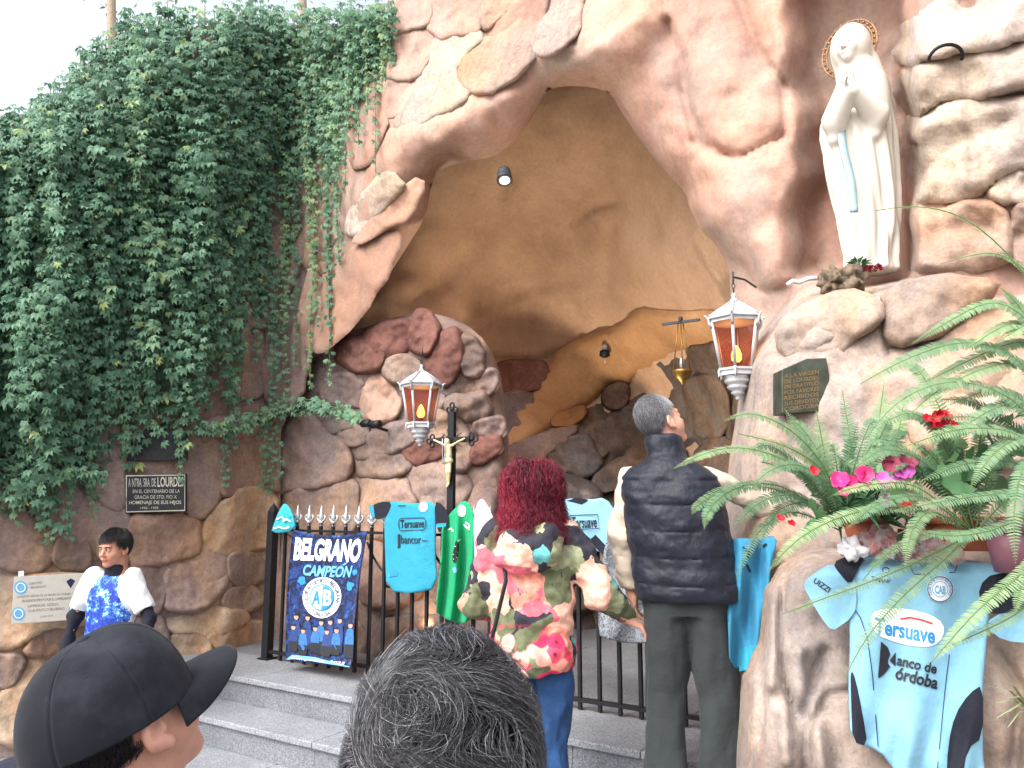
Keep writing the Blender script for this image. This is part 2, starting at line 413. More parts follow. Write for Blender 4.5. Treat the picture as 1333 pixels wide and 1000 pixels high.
caveY = rbf(cv)
ccr = [([(640, 470), (700, 474), (760, 450), (860, 415), (950, 418)], 7, .10), ([(600, 420), (640, 400), (690, 372), (760, 365)], 9, .05), ([(795, 300), (790, 380), (830, 410)], 10, .06),
       ([(540, 390), (600, 350), (640, 290), (660, 230)], 14, .05), ([(745, 290), (770, 270), (800, 262)], 6, .06), ([(585, 460), (640, 430)], 6, .04)]
vault = cap('cave_vault', [(350, 520), (420, 300), (520, 170), (660, 60), (780, 20), (900, 80), (1000, 230), (1050, 420), (1060, 920), (340, 920)], caveY, M_CAVE, grotto,
    bulge=0, sink=0, edge=1, res=5, rough=.075, rsc=1.3, smooth_it=1, cracks=ccr)
# dark broken rock at the back of the cave
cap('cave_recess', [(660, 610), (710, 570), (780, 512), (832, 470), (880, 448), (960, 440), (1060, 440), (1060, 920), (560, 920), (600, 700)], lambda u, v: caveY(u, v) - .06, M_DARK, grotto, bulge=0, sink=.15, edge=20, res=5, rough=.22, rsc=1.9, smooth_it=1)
# left foot of the arch
def footY(u, v): return yn(u, v, -4.72 + .25 * sstep(v, 520, 800) - .25 * sstep(u, 560, 660))
cap('arch_foot', [(340, 470), (460, 430), (560, 400), (640, 440), (662, 540), (668, 700), (660, 920), (330, 920)], footY, M_MAUVE, grotto, bulge=.0, sink=.35, edge=30, res=5,
    rough=.05, rsc=2.5, round_line=[(400, 440), (460, 430), (560, 400), (640, 440), (662, 540), (668, 700), (660, 920)])
def st(kind, pts, depth, par, b=.06, e=16, m=None, col=(1, 1, 1), sink=.025, res=None, tilt=None, rough=.014):
    p = np.asarray(pts, float); ext = (p.max(0) - p.min(0)).max()
    k = rng.uniform(.88, 1.08); c = tuple(q * k * rng.uniform(.985, 1.015) for q in col)
    if tilt is None: tilt = (rng.uniform(-.0007, .0007), rng.uniform(-.0009, .0004))
    return cap('stone', pts, depth, m, par, bulge=b * .6 * rng.uniform(.85, 1.2), sink=sink, edge=min(e * .38, ext * .13), res=res or max(2.0, ext / 30), rough=rough * 2.2, rsc=4.5,
               smooth_it=2 if len(p) < 8 else 1, grow=4.2 + (2 if len(p) < 8 else 0) + ext * .012, wob=ext * .07, color=c, tilt=tilt)
# stones set in the left wall
WS = [
 ([(168, 677), (180, 669), (219, 671), (252, 675), (261, 689), (260, 716), (249, 725), (216, 734), (189, 733), (169, 737)], .09, 1), ([(263, 680), (285, 656), (318, 638), (357, 635), (360, 710), (318, 719), (294, 722), (263, 719)], .10, 2),
 ([(217, 738), (249, 729), (270, 723), (297, 728), (300, 755), (285, 776), (264, 791), (222, 794), (215, 788)], .09, 0), ([(171, 740), (189, 736), (211, 738), (213, 770), (211, 797), (177, 798), (172, 770)], .06, 0),
 ([(299, 728), (318, 720), (342, 728), (347, 752), (318, 764), (303, 755)], .08, 3), ([(288, 782), (306, 765), (330, 767), (346, 782), (321, 794), (294, 791)], .07, 0), ([(216, 801), (249, 797), (291, 795), (321, 800), (315, 812), (270, 823), (222, 822)], .05, 2),
 ([(273, 826), (312, 819), (346, 807), (346, 850), (300, 852), (275, 840)], .06, 2), ([(242, 572), (286, 566), (287, 644), (259, 673), (244, 668)], .07, 0), ([(289, 570), (338, 566), (350, 630), (318, 636), (288, 650)], .07, 0),
 ([(100, 590), (158, 575), (162, 620), (160, 664), (130, 650), (105, 625)], .05, 0), ([(118, 655), (150, 652), (165, 670), (167, 738), (150, 745), (122, 700)], .06, 0), ([(-20, 662), (24, 655), (48, 676), (66, 691), (69, 732), (45, 746), (6, 738), (-20, 722)], .08, 0),
 ([(70, 708), (99, 690), (116, 708), (118, 741), (75, 740)], .05, 3), ([(-30, 746), (18, 749), (99, 746), (124, 752), (126, 800), (99, 811), (60, 814), (36, 838), (-30, 848)], .07, 2), ([(39, 837), (66, 817), (96, 812), (108, 828), (80, 852), (36, 850)], .06, 1),
 ([(-30, 856), (30, 853), (24, 879), (9, 894), (-30, 896)], .06, 3), ([(12, 899), (36, 857), (69, 856), (130, 870), (130, 960), (0, 970), (-30, 935)], .07, 2), ([(128, 802), (170, 800), (212, 802), (214, 850), (160, 870), (130, 850)], .06, 0),
 ([(216, 826), (268, 826), (276, 846), (270, 880), (220, 880)], .06, 2), ([(60, 600), (96, 598), (104, 640), (112, 690), (70, 688), (50, 660)], .05, 0), ([(-30, 600), (50, 596), (50, 650), (10, 655), (-30, 655)], .06, 0),
 ([(312, 428), (338, 425), (345, 482), (319, 486), (312, 470)], .06, 0), ([(303, 490), (341, 488), (344, 516), (303, 520)], .06, 0), ([(270, 546), (350, 540), (356, 560), (310, 566), (270, 562)], .08, 0), ([(347, 430), (392, 410), (396, 470), (385, 530), (352, 535)], .06, 0),
 ([(350, 560), (360, 572), (352, 606), (361, 644), (352, 632), (338, 600)], .05, 0), ([(345, 240), (395, 230), (400, 330), (360, 400), (340, 340)], .08, 0), ([(400, 250), (440, 200), (445, 290), (415, 370), (398, 340)], .08, 1), ([(350, 340), (358, 405), (345, 425), (320, 420), (322, 360)], .06, 0)]
cols = [(1, 1, 1), (1.12, 1.02, .9), (1.15, 1.08, .92), (.86, .9, .94)]
for p, b, k in WS: st('', p, wallY, wall, b, 15, M_MAUVE if k != 2 else M_GREYR, cols[k])
# boulders of the arch foot
FS = [
 ([(367, 548), (391, 536), (409, 542), (418, 560), (448, 575), (457, 596), (457, 620), (424, 632), (379, 638), (361, 644), (352, 605), (361, 572)], .22, 4, M_MAUVE), ([(385, 640), (424, 634), (463, 625), (467, 650), (460, 700), (372, 700), (364, 652)], .14, 0, M_MAUVE),
 ([(394, 482), (421, 473), (424, 509), (415, 527), (388, 527)], .08, 0, M_MAUVE), ([(421, 512), (436, 485), (463, 491), (475, 509), (472, 530), (421, 528)], .14, 0, M_MAUVE), ([(415, 533), (472, 531), (472, 548), (439, 563), (421, 560)], .07, 3, M_MAUVE), ([(443, 551), (472, 546), (478, 572), (460, 580), (442, 572)], .15, 0, M_MAUVE),
 ([(439, 449), (466, 437), (496, 449), (499, 473), (484, 485), (457, 482), (442, 467)], .24, 0, M_RED), ([(478, 494), (499, 491), (511, 506), (520, 530), (505, 548), (475, 546), (472, 524)], .17, 1, M_SALMON), ([(499, 470), (520, 464), (545, 470), (545, 487), (520, 497), (502, 491)], .18, 2, M_GREYR),
 ([(457, 587), (496, 557), (526, 548), (538, 572), (520, 587), (472, 599)], .16, 3, M_GREYR), ([(460, 602), (532, 590), (535, 614), (472, 623)], .12, 3, M_MAUVE), ([(466, 626), (520, 620), (541, 644), (529, 700), (466, 700)], .12, 4, M_MAUVE),
 ([(470, 437), (516, 416), (537, 425), (534, 458), (498, 470), (474, 448)], .18, 0, M_RED), ([(535, 455), (537, 419), (552, 404), (570, 425), (567, 437), (555, 461)], .2, 0, M_RED), ([(558, 479), (567, 437), (591, 428), (600, 440), (597, 476), (582, 506), (564, 500)], .2, 3, M_RED),
 ([(597, 440), (618, 440), (630, 473), (621, 494), (600, 479)], .18, 0, M_MAUVE), ([(579, 509), (603, 479), (621, 491), (609, 509), (585, 512)], .14, 3, M_MAUVE), ([(618, 500), (642, 476), (646, 506), (630, 515)], .12, 0, M_MAUVE), ([(606, 518), (630, 512), (641, 539), (624, 548), (606, 542), (579, 530), (585, 516)], .2, 0, M_MAUVE),
 ([(616, 551), (648, 542), (657, 557), (648, 568), (624, 564)], .18, 0, M_MAUVE), ([(625, 572), (648, 569), (654, 581), (636, 596), (618, 603), (616, 590)], .18, 0, M_RED), ([(526, 572), (573, 568), (582, 590), (540, 604), (526, 595)], .12, 0, M_RED), ([(590, 548), (614, 566), (612, 608), (591, 617), (580, 575)], .12, 0, M_MAUVE),
 ([(612, 644), (636, 611), (646, 620), (640, 690), (612, 690)], .14, 3, M_MAUVE), ([(528, 610), (582, 608), (610, 620), (609, 650), (570, 672), (531, 650)], .1, 0, M_MAUVE), ([(522, 500), (552, 492), (576, 512), (574, 540), (530, 540)], .08, 0, M_MAUVE), ([(536, 545), (575, 534), (590, 546), (576, 566), (540, 570)], .09, 1, M_MAUVE),
 ([(372, 704), (460, 704), (462, 790), (375, 800)], .1, 0, M_MAUVE), ([(466, 704), (540, 700), (560, 770), (470, 800)], .12, 1, M_MAUVE), ([(545, 690), (610, 680), (640, 720), (620, 800), (565, 790)], .12, 0, M_MAUVE), ([(380, 804), (470, 804), (480, 870), (380, 870)], .1, 2, M_GREYR), ([(480, 806), (600, 804), (620, 880), (490, 890)], .1, 0, M_MAUVE)]
cols.append((1.1, 1.05, 1.02))
for p, b, k, m in FS: st('', p, footY, grotto, b * .8, 26, M_MAUVE if m is M_GREYR else m, tuple((.5 + .5 * q) * .88 for q in cols[k]), sink=.03, rough=.03)
# facets above and beside the arch
AS = [
 ([(509, 52), (525, 36), (552, 34), (568, 47), (559, 58), (556, 81), (541, 101), (509, 102), (503, 90)], .09, M_SALMON, (1, .97, .97)), ([(511, -40), (552, -40), (559, 31), (525, 34), (509, 49)], .07, M_SALMON, (1.05, 1.05, 1.08)), ([(556, -40), (640, -40), (629, 13), (627, 36), (583, 45), (569, 45), (558, 29)], .08, M_SALMON, (1, .98, 1)),
 ([(570, 49), (588, 47), (619, 38), (631, 48), (606, 68), (595, 88), (592, 101), (619, 126), (574, 144), (536, 169), (509, 160), (532, 137), (543, 108), (559, 86), (560, 60)], .10, M_PALE, (1, 1, 1)), ([(636, 53), (688, 51), (696, 70), (682, 90), (626, 124), (600, 104), (603, 84), (620, 63)], .11, M_GREYR, (1.12, 1.02, .98)),
 ([(634, 41), (647, 28), (683, 0), (712, -30), (707, 18), (689, 44), (651, 45)], .08, M_SALMON, (.86, .85, .85)), ([(629, 36), (632, 13), (643, -30), (680, -30), (678, 0), (645, 24)], .09, M_GREYR, (1.1, 1.05, 1.02)), ([(692, 49), (708, 29), (722, -30), (764, -30), (750, 25), (746, 47), (705, 74)], .09, M_GREYR, (1.15, 1.02, .98)),
 ([(500, 106), (538, 105), (529, 135), (505, 155), (498, 130)], .06, M_SALMON, (1, 1, 1)), ([(464, 261), (491, 237), (509, 225), (524, 240), (521, 246), (491, 279), (461, 309), (450, 300)], .07, M_PALE, (1.05, 1.0, .96)), ([(494, 281), (524, 250), (549, 231), (547, 255), (532, 279), (497, 300), (461, 317), (470, 304)], .03, M_SALMON, (1, .95, .9)),
 ([(462, 110), (496, 100), (497, 170), (470, 220), (455, 200)], .08, M_SALMON, (.95, .9, .9)), ([(440, 340), (490, 315), (520, 300), (505, 350), (455, 425), (400, 465), (420, 400)], .02, M_SALMON, (.96, .94, .88))]
for p, b, m, c in AS: st('', p, archY, grotto, b * .6, 22, m, tuple(q * .95 for q in c), sink=.012)
RS_ = [
 ([(1167, 61), (1180, 29), (1216, 7), (1333, -30), (1400, -30), (1400, 40), (1298, 54), (1262, 65), (1212, 72), (1176, 86)], .14, (1, .98, .95)), ([(1172, 94), (1212, 77), (1262, 68), (1302, 55), (1400, 46), (1400, 108), (1284, 121), (1230, 132), (1182, 150), (1171, 126)], .14, (.98, .95, .9)),
 ([(1172, 166), (1205, 142), (1259, 129), (1320, 125), (1400, 116), (1400, 198), (1291, 222), (1284, 250), (1230, 263), (1189, 256), (1187, 216), (1172, 184)], .15, (1.05, 1.02, 1)), ([(1288, 250), (1298, 228), (1345, 205), (1400, 215), (1390, 255), (1320, 263), (1286, 262)], .1, (1, .97, .92)),
 ([(1187, 274), (1234, 268), (1280, 261), (1313, 281), (1313, 353), (1162, 360), (1154, 335), (1187, 302)], .12, (.98, .86, .8)), ([(1317, 274), (1345, 266), (1400, 266), (1400, 353), (1317, 353)], .1, (.96, .88, .84))]
for p, b, c in RS_: st('', p, archY, grotto, b * .75, 44, M_PALE if p[0][1] < 260 else M_GREYR, c, sink=.03, rough=.035)
# stones in the cave
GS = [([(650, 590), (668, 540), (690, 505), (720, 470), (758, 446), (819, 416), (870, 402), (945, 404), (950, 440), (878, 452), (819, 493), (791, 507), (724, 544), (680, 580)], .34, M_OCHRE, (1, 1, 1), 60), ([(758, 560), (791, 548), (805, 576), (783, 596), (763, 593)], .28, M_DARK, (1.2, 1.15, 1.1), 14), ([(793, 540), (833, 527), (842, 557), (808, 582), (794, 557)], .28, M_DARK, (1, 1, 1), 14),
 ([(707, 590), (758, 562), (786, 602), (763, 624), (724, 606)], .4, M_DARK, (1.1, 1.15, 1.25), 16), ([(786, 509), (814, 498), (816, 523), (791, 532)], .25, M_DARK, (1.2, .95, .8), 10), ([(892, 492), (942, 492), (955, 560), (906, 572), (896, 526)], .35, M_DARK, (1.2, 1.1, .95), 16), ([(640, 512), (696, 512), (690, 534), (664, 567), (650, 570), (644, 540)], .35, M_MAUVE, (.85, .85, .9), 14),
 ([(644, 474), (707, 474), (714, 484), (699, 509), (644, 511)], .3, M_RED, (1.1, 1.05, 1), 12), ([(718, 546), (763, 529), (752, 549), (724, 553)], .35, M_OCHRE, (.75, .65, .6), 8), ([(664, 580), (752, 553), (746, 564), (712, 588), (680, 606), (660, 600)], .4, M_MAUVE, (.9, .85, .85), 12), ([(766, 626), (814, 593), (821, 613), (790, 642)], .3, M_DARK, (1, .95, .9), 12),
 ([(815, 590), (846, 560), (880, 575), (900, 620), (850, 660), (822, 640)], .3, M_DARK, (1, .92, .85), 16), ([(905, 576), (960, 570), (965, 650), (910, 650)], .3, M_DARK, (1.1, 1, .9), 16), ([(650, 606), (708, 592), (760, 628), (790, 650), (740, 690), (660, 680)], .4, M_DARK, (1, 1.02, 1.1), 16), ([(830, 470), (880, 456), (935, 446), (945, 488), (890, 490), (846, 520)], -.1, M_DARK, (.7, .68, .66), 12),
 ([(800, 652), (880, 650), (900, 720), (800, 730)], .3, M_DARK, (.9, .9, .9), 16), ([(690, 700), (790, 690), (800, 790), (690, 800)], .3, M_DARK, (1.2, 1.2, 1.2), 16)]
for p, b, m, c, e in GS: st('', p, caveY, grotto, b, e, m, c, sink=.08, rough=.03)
# ledge under the statue, and the rock planter with the ferns
def ledgeY(u, v): return yn(u, v, -3.72 + .10 * sstep(v, 380, 520) + .15 * sstep(v, 520, 800))
LEDGE = [(948, 600), (958, 545), (963, 507), (966, 470), (980, 446), (1000, 420), (1028, 384), (1046, 369), (1081, 362), (1110, 372), (1152, 366), (1190, 358), (1279, 358), (1317, 366), (1420, 372), (1900, 372)]
ledge = empty('rock_ledge', PY(1120, 900, 3.6) * [1, 1, 0], 'weathered grey rock ledge under the white statue, carrying a bronze plaque', 'rock ledge')
cap('ledge_face', LEDGE + [(1920, 500), (1920, 1100), (930, 1100), (935, 800)], ledgeY, M_GREYR, ledge, bulge=0, sink=.75, edge=60, res=5, rough=.06, rsc=2.6, smooth_it=1, round_line=[(930, 1100), (935, 800)] + LEDGE,
    cracks=[([(1148, 390), (1150, 430), (1157, 465)], 4, .04), ([(1161, 452), (1214, 440), (1247, 416), (1308, 372)], 5, .06), ([(1010, 462), (1066, 456), (1146, 420)], 5, .03)])
ES_ = [([(1011, 462), (1015, 428), (1055, 394), (1099, 382), (1143, 390), (1148, 420), (1105, 446), (1067, 460)], .05, (1, .96, .92)), ([(1150, 394), (1165, 372), (1220, 364), (1279, 364), (1304, 373), (1247, 414), (1214, 438), (1162, 450), (1152, 430)], .14, (.95, .9, .86)), ([(1172, 458), (1235, 428), (1300, 395), (1390, 388), (1390, 600), (1200, 600), (1165, 520)], .06, (1, .98, .98))]
for p, b, c in ES_: st('', p, ledgeY, ledge, b * .5, 50, M_GREYR, c, sink=.04, rough=.03)
def pillarY(u, v): return np.interp(u, [940, 1000, 1100, 1250, 1500], [3.2, 3.02, 2.92, 2.88, 2.7]) - .12 * sstep(v, 760, 1000)
PIL = [(940, 1180), (958, 960), (963, 880), (982, 834), (994, 764), (1014, 735), (1046, 716), (1085, 712), (1140, 722), (1260, 730), (1500, 730), (1950, 730)]
planter = empty('rock_planter', PY(1130, 1000, 3.0) * [1, 1, 0], 'tall rock planter holding the potted ferns, a jersey draped over it', 'rock planter')
cap('planter_face', PIL + [(1980, 900), (1980, 1400), (900, 1400)], pillarY, M_GREYR, planter, bulge=0, sink=.45, edge=46, res=4.5, rough=.05, rsc=3.2, smooth_it=1, round_line=[(900, 1400)] + PIL,
    cracks=[([(1024, 735), (1018, 780), (1014, 830), (1020, 880), (1034, 930)], 4, .06), ([(1046, 930), (1060, 880), (1074, 846)], 6, .06), ([(994, 800), (990, 860), (994, 910), (988, 960)], 6, .05), ([(1048, 1005), (1052, 950), (1080, 905), (1106, 900)], 6, .05), ([(1003, 770), (1006, 830), (1003, 890)], 9, -.05), ([(1040, 850), (1042, 890), (1060, 930), (1070, 1000)], 12, -.06), ([(1020, 930), (1024, 990)], 12, -.06), ([(1300, 850), (1330, 900), (1320, 1000)], 10, .05)])
# planter top (soil bed) and the rock mass behind the front
bed = np.vstack([PY(np.array([1045, 1110, 1250, 1500]), 735, np.array([3.15, 3.0, 2.95, 2.8])), PY(np.array([1500, 1250, 1110, 1050]), np.array([705, 705, 700, 690]), np.array([3.5, 3.75, 3.85, 3.9]))])
bed[:, 2] = 1.56
t = NT('soil'); t.base(t.ramp(t.noise(40, 5, .7), [(.3, srgb(52, 40, 32)), (.7, srgb(92, 74, 58))])); t.bump(t.noise(60, 4), .8, .02); M_SOIL = t.done(.95)
mk('soil_bed', bed, [(0, 1, 2, 3, 4, 5, 6, 7)], M_SOIL, planter, smooth=False)
MASS = MB()
A = SN(np.array([-9.5, 6.0, 6.0, -9.5]), np.array([-5.0, -5.0, -14, -14]), 5.9); A[0] = (-7.0, 6.9, 5.4)
def quad(a, b, c, d): MASS.add([a, b, c, d], [(0, 1, 2, 3)])
top = [PY(530, -150, 5.6), PY(960, -150, 4.0), PY(1900, -150, float(yn(1900., -150., -4.35)) - .3)]
back = [SN(-9, -11, 7.0), SN(-2, -11, 7.5), SN(6, -11, 7.0)]
quad(top[0], top[1], back[1], back[0]); quad(top[1], top[2], back[2], back[1])
bz = [p * [1, 1, 0] for p in back]
quad(back[0], back[1], bz[1], bz[0]); quad(back[1], back[2], bz[2], bz[1])
quad(top[2], back[2], bz[2], top[2] * [1, 1, 0])
lt = [PY(-420, 205, 4.75), PY(60, 145, 5.37), PY(165, 52, 5.72)] + [PY(u_, 36, float(wallY(np.array([float(u_)]), np.array([36.]))[0]) + .12) for u_ in (300, 340, 380, 430, 470, 512)]
lb = [lt[0] + [-1, 6, -.8], lt[1] + [-1, 6, -.8], lt[2] + [-1.2, 5.5, -.8]] + [lt[i] + [-1.5, 5, -.5] for i in range(3, 8)] + [back[0]]
for i in range(8): quad(lt[i], lt[i + 1], lb[i + 1], lb[i])
quad(lt[8], top[0], back[0], lb[8]); quad(lt[0], lb[0], lb[0] * [1, 1, 0], lt[0] * [1, 1, 0])
for i in range(8): quad(lb[i], lb[i + 1], lb[i + 1] * [1, 1, 0], lb[i] * [1, 1, 0])
m = MASS.build('hillside', M_MAUVE, smooth=False); tag(m, 'earth and rock bank behind the grotto', None, None, 'structure')
# ================================================================ lettering and flat print
_TX = {}
def text2d(body, bold=0.0, shear=0.0):
    """letter shapes as a flat mesh, scaled to the unit box"""
    key = (body, bold, shear)
    if key in _TX: return _TX[key]
    cu = bpy.data.curves.new('lettering_tmp', 'FONT'); cu.body = body; cu.size = 1; cu.offset = bold; cu.shear = shear; cu.resolution_u = 3
    ob = bpy.data.objects.new('lettering_tmp', cu); COL.objects.link(ob)
    dg = bpy.context.evaluated_depsgraph_get(); dg.update()
    me = ob.evaluated_get(dg).to_mesh()
    V = np.array([v.co[:2] for v in me.vertices]).reshape(-1, 2); F = [tuple(p.vertices) for p in me.polygons]
    ob.evaluated_get(dg).to_mesh_clear(); bpy.data.objects.remove(ob); bpy.data.curves.remove(cu)
    lo = V.min(0); V = (V - lo) / (V.max(0) - lo)
    _TX[key] = (V, F); return V, F
def letter(name, body, mat, parent, depth, tl, tr, bl, off=.004, bold=.0, shear=0.0, bend=None):
    """lettering on a surface: tl, tr, bl are the photo corners of the line of text"""
    V, F = text2d(body, bold, shear); tl, tr, bl = (np.array(q, float) for q in (tl, tr, bl))
    x = V[:, :1]; y = V[:, 1:]
    off = off if off >= .012 else off * .6; P = tl + x * (tr - tl) + (1 - y) * (bl - tl)
    if bend is not None: P = P + bend(V[:, 0], V[:, 1])
    return mk(name, PY(P[:, 0], P[:, 1], depth(P[:, 0], P[:, 1]) - off), F, mat, parent, smooth=False)
def ring_text(name, body, mat, parent, depth, c, r, h, a0, a1, off=.004, bold=.02, sq=1.0, shear_y=0.0):
    V, F = text2d(body, bold)
    ang = np.radians(a0 + V[:, 0] * (a1 - a0)); rr = r + (V[:, 1] - .5) * h
    P = np.stack([c[0] + rr * np.cos(ang) * sq, c[1] - rr * np.sin(ang)], -1); P[:, 1] += (P[:, 0] - c[0]) * shear_y
    return mk(name, PY(P[:, 0], P[:, 1], depth(P[:, 0], P[:, 1]) - off), F, mat, parent, smooth=False)
def patch(name, poly, mat, parent, depth, off=.003, res=3.0, it=0):
    """flat printed patch lying on a surface"""
    off = off if off >= .012 else off * .6
    return cap(name, poly, lambda u, v: depth(u, v) - off, mat, parent, bulge=0, sink=0, edge=1, res=res, rough=0, smooth_it=it)
def ell(c, rx, ry, k=24, rot=0.0):
    a = np.linspace(0, 2 * math.pi, k, endpoint=False); p = np.stack([rx * np.cos(a), ry * np.sin(a)], -1)
    cr, sr = math.cos(rot), math.sin(rot); return p @ np.array([[cr, sr], [-sr, cr]]) + np.array(c)
def ringpoly(name, c, rx, ry, w, mat, parent, depth, off=.004, k=28, shear_y=0.0):
    a = np.linspace(0, 2 * math.pi, k, endpoint=False)
    P = np.vstack([np.stack([c[0] + rx * np.cos(a), c[1] + ry * np.sin(a)], -1), np.stack([c[0] + (rx - w) * np.cos(a), c[1] + (ry - w) * np.sin(a)], -1)])
    P[:, 1] += (P[:, 0] - c[0]) * shear_y
    F = [(i, (i + 1) % k, k + (i + 1) % k, k + i) for i in range(k)]
    return mk(name, PY(P[:, 0], P[:, 1], depth(P[:, 0], P[:, 1]) - off), F, mat, parent, smooth=False)
def strokes(name, lines, w, mat, parent, depth, off=.004):
    V = []; F = []
    for ln in lines:
        l = np.asarray(ln, float); T = np.gradient(l, axis=0); T /= np.linalg.norm(T, axis=1)[:, None] + 1e-9; Nn = np.stack([-T[:, 1], T[:, 0]], 1) * w / 2
        b = len(V); 
        for p, q in zip(l - Nn, l + Nn): V += [p, q]
        F += [(b + 2 * i, b + 2 * i + 1, b + 2 * i + 3, b + 2 * i + 2) for i in range(len(l) - 1)]
    P = np.array(V); return mk(name, PY(P[:, 0], P[:, 1], depth(P[:, 0], P[:, 1]) - off), F, mat, parent, smooth=False)
def cloth_mat(name, c, rough=.75, weave=900, sheen=.2, var=.08):
    t = NT(name); a = tuple(q * (1 - var) for q in c); b = tuple(min(1, q * (1 + var)) for q in c)
    t.base(t.ramp(t.noise(9, 4), [(.3, a), (.7, b)])); b_ = t.bump(t.noise(13, 4, .6), .45, .02); t.bump(t.noise(weave, 1), .25, .001, b_)
    return t.done(rough, spec=.2, Sheen_Weight=sheen * .3)
C_CYAN = cloth_mat('cloth_cyan', srgb(44, 138, 164)); C_SKY = cloth_mat('cloth_sky', srgb(122, 170, 194)); C_BLACK = cloth_mat('cloth_black', srgb(26, 28, 40))
C_GREEN = cloth_mat('cloth_green', srgb(24, 146, 98)); C_WHITE = cloth_mat('cloth_white', srgb(216, 218, 222)); C_TEAL = cloth_mat('cloth_teal', srgb(52, 158, 172)); C_BLUE = cloth_mat('cloth_blue', srgb(50, 124, 160))
I_BLACK = simple('ink_black', srgb(24, 26, 34), .6); I_WHITE = simple('ink_white', srgb(228, 230, 232), .6, var=.03); I_BLUE = simple('ink_blue', srgb(40, 130, 190), .6); I_RED = simple('ink_red', srgb(190, 40, 50), .6)
I_LBLUE = simple('ink_lightblue', srgb(100, 164, 206), .6); I_NAVY = simple('ink_navy', srgb(20, 30, 70), .6, var=.3); I_DEEP = simple('ink_deepblue', srgb(28, 54, 110), .6, var=.45, scale=60); I_TEAM = simple('ink_team', srgb(44, 98, 156), .6, var=.35, scale=70); I_SKIN = simple('ink_skin', srgb(190, 140, 120), .6)
def jersey(name, label, outline, mat, depth, group=None, cat='jersey', th=.012):
    o = cap(name, outline, depth, mat, None, bulge=0, sink=.012, edge=6, res=2.2, rough=0, smooth_it=1)
    sm = o.modifiers.new('cloth', 'SOLIDIFY'); sm.thickness = th; sm.offset = -1
    return tag(o, label, cat, group)
def hang(n, amp=.012, k=.12, ph=0.0, lean=0.0, v0=650, drift=.02):
    return lambda u, v: yn(u, v, n) - .012 + amp * np.sin(np.asarray(u) * k + ph + .6 * np.sin(np.asarray(v) * .03 + ph) + np.asarray(v) * drift) * np.clip((np.asarray(v) - v0) / 50, .25, 1.2) + lean * (np.asarray(v) - v0)

# ================================================================ iron fence
FN = -3.93
M_IRON = simple('iron_black', srgb(30, 31, 36), .5, .35, var=.25, bump=.002); M_SILVER = simple('paint_silver', srgb(178, 180, 184), .38, .55, var=.15, bump=.001)
M_IRON2 = simple('iron_grey', srgb(60, 62, 68), .5, .4, var=.2)
fence = empty('iron_fence', SN(-3.0, FN, .68), 'black wrought iron fence with silver spear tips across the landing', 'fence')
sL = s_of(PN(350, 800, FN)); sR = s_of(PN(985, 800, FN)); zt = float(PN(400, 690, FN)[2]); ztip = float(PN(415, 657, FN)[2]); zb = .735
def post(s, top=1.78):
    b = MB(); h = .031
    b.box(SN(s, FN, (.678 + top - .05) / 2), (2 * h, 2 * h, top - .05 - .678), ROT)
    base = [SN(s + a * h, FN + c * h, top - .05) for a, c in ((-1, -1), (1, -1), (1, 1), (-1, 1))]; b.add(base + [SN(s, FN, top + .02)], [(0, 1, 4), (1, 2, 4), (2, 3, 4), (3, 0, 4)])
    b.box(SN(s, FN, .685), (.1, .1, .012), ROT); o = b.build('post', M_IRON, fence, False); bevel(o, .003, 1)
post(sL); post((sL + sR) / 2 + .45); post(sR)
def tipmesh(c):
    b = MB(); sq = .45
    pr = np.array([(.010, 0), (.013, .012), (.009, .02), (.008, .035), (.016, .05), (.020, .068), (.012, .10), (.0015, .155)])
    b.lathe([(r, z) for r, z in pr], c, 8)
    for sg in (-1, 1):
        pts = [c + ES * sg * x + np.array([0, 0, z]) for x, z in ((.004, .035), (.018, .04), (.034, .052), (.038, .072), (.028, .082), (.022, .074))]
        b.tube(pts, [.008, .008, .008, .007, .006, .004], 6)
    b.lathe([(.009, .02), (.017, .025), (.017, .04), (.009, .045)], c, 8)
    return b
nb = int((sR - sL - .08) / .12); proto = ptip = None
for i in range(1, nb + 1):
    s = sL + .02 + i * (sR - sL - .04) / (nb + 1)
    if proto is None:
        b = MB().box(SN(s, FN, (zb + ztip - .15) / 2), (.021, .021, ztip - .15 - zb + .1), ROT); proto = b.build('bar', M_IRON, fence, False); bevel(proto, .002, 1)
        ptip = tipmesh(SN(s, FN, ztip - .155)).build('spear_tip', M_SILVER, proto); s0 = s
    else:
        d = Vector(tuple(ES * (s - s0)))
        o = proto.copy(); COL.objects.link(o); o.location = proto.location + d
        q = ptip.copy(); COL.objects.link(q); q.parent = o
for z, h in ((zt - .005, .016), (zb, .02)):
    MB().box(SN((sL + sR) / 2, FN, z), (sR - sL - .06, .034, h), ROT).build('rail', M_IRON, fence, False)
# scroll braces by the middle post
for k, (ua, va, ub, vb) in enumerate([(478, 706, 506, 748), (560, 706, 585, 742)]):
    a = PN(ua, va, FN - .03); c = PN(ub, vb, FN - .03); t_ = np.linspace(0, 1, 12)[:, None]
    pts = a + (c - a) * t_ + np.array([0, 0, -.08]) * (t_ * (1 - t_)) * 2
    cu = [pts[-1] + ES * .04 * math.sin(w) + np.array([0, 0, .04 * (math.cos(w) - 1)]) for w in np.linspace(.4, 5, 14)]
    MB().tube(np.vstack([pts, cu]), .008, 6).build('scroll', M_IRON, fence)
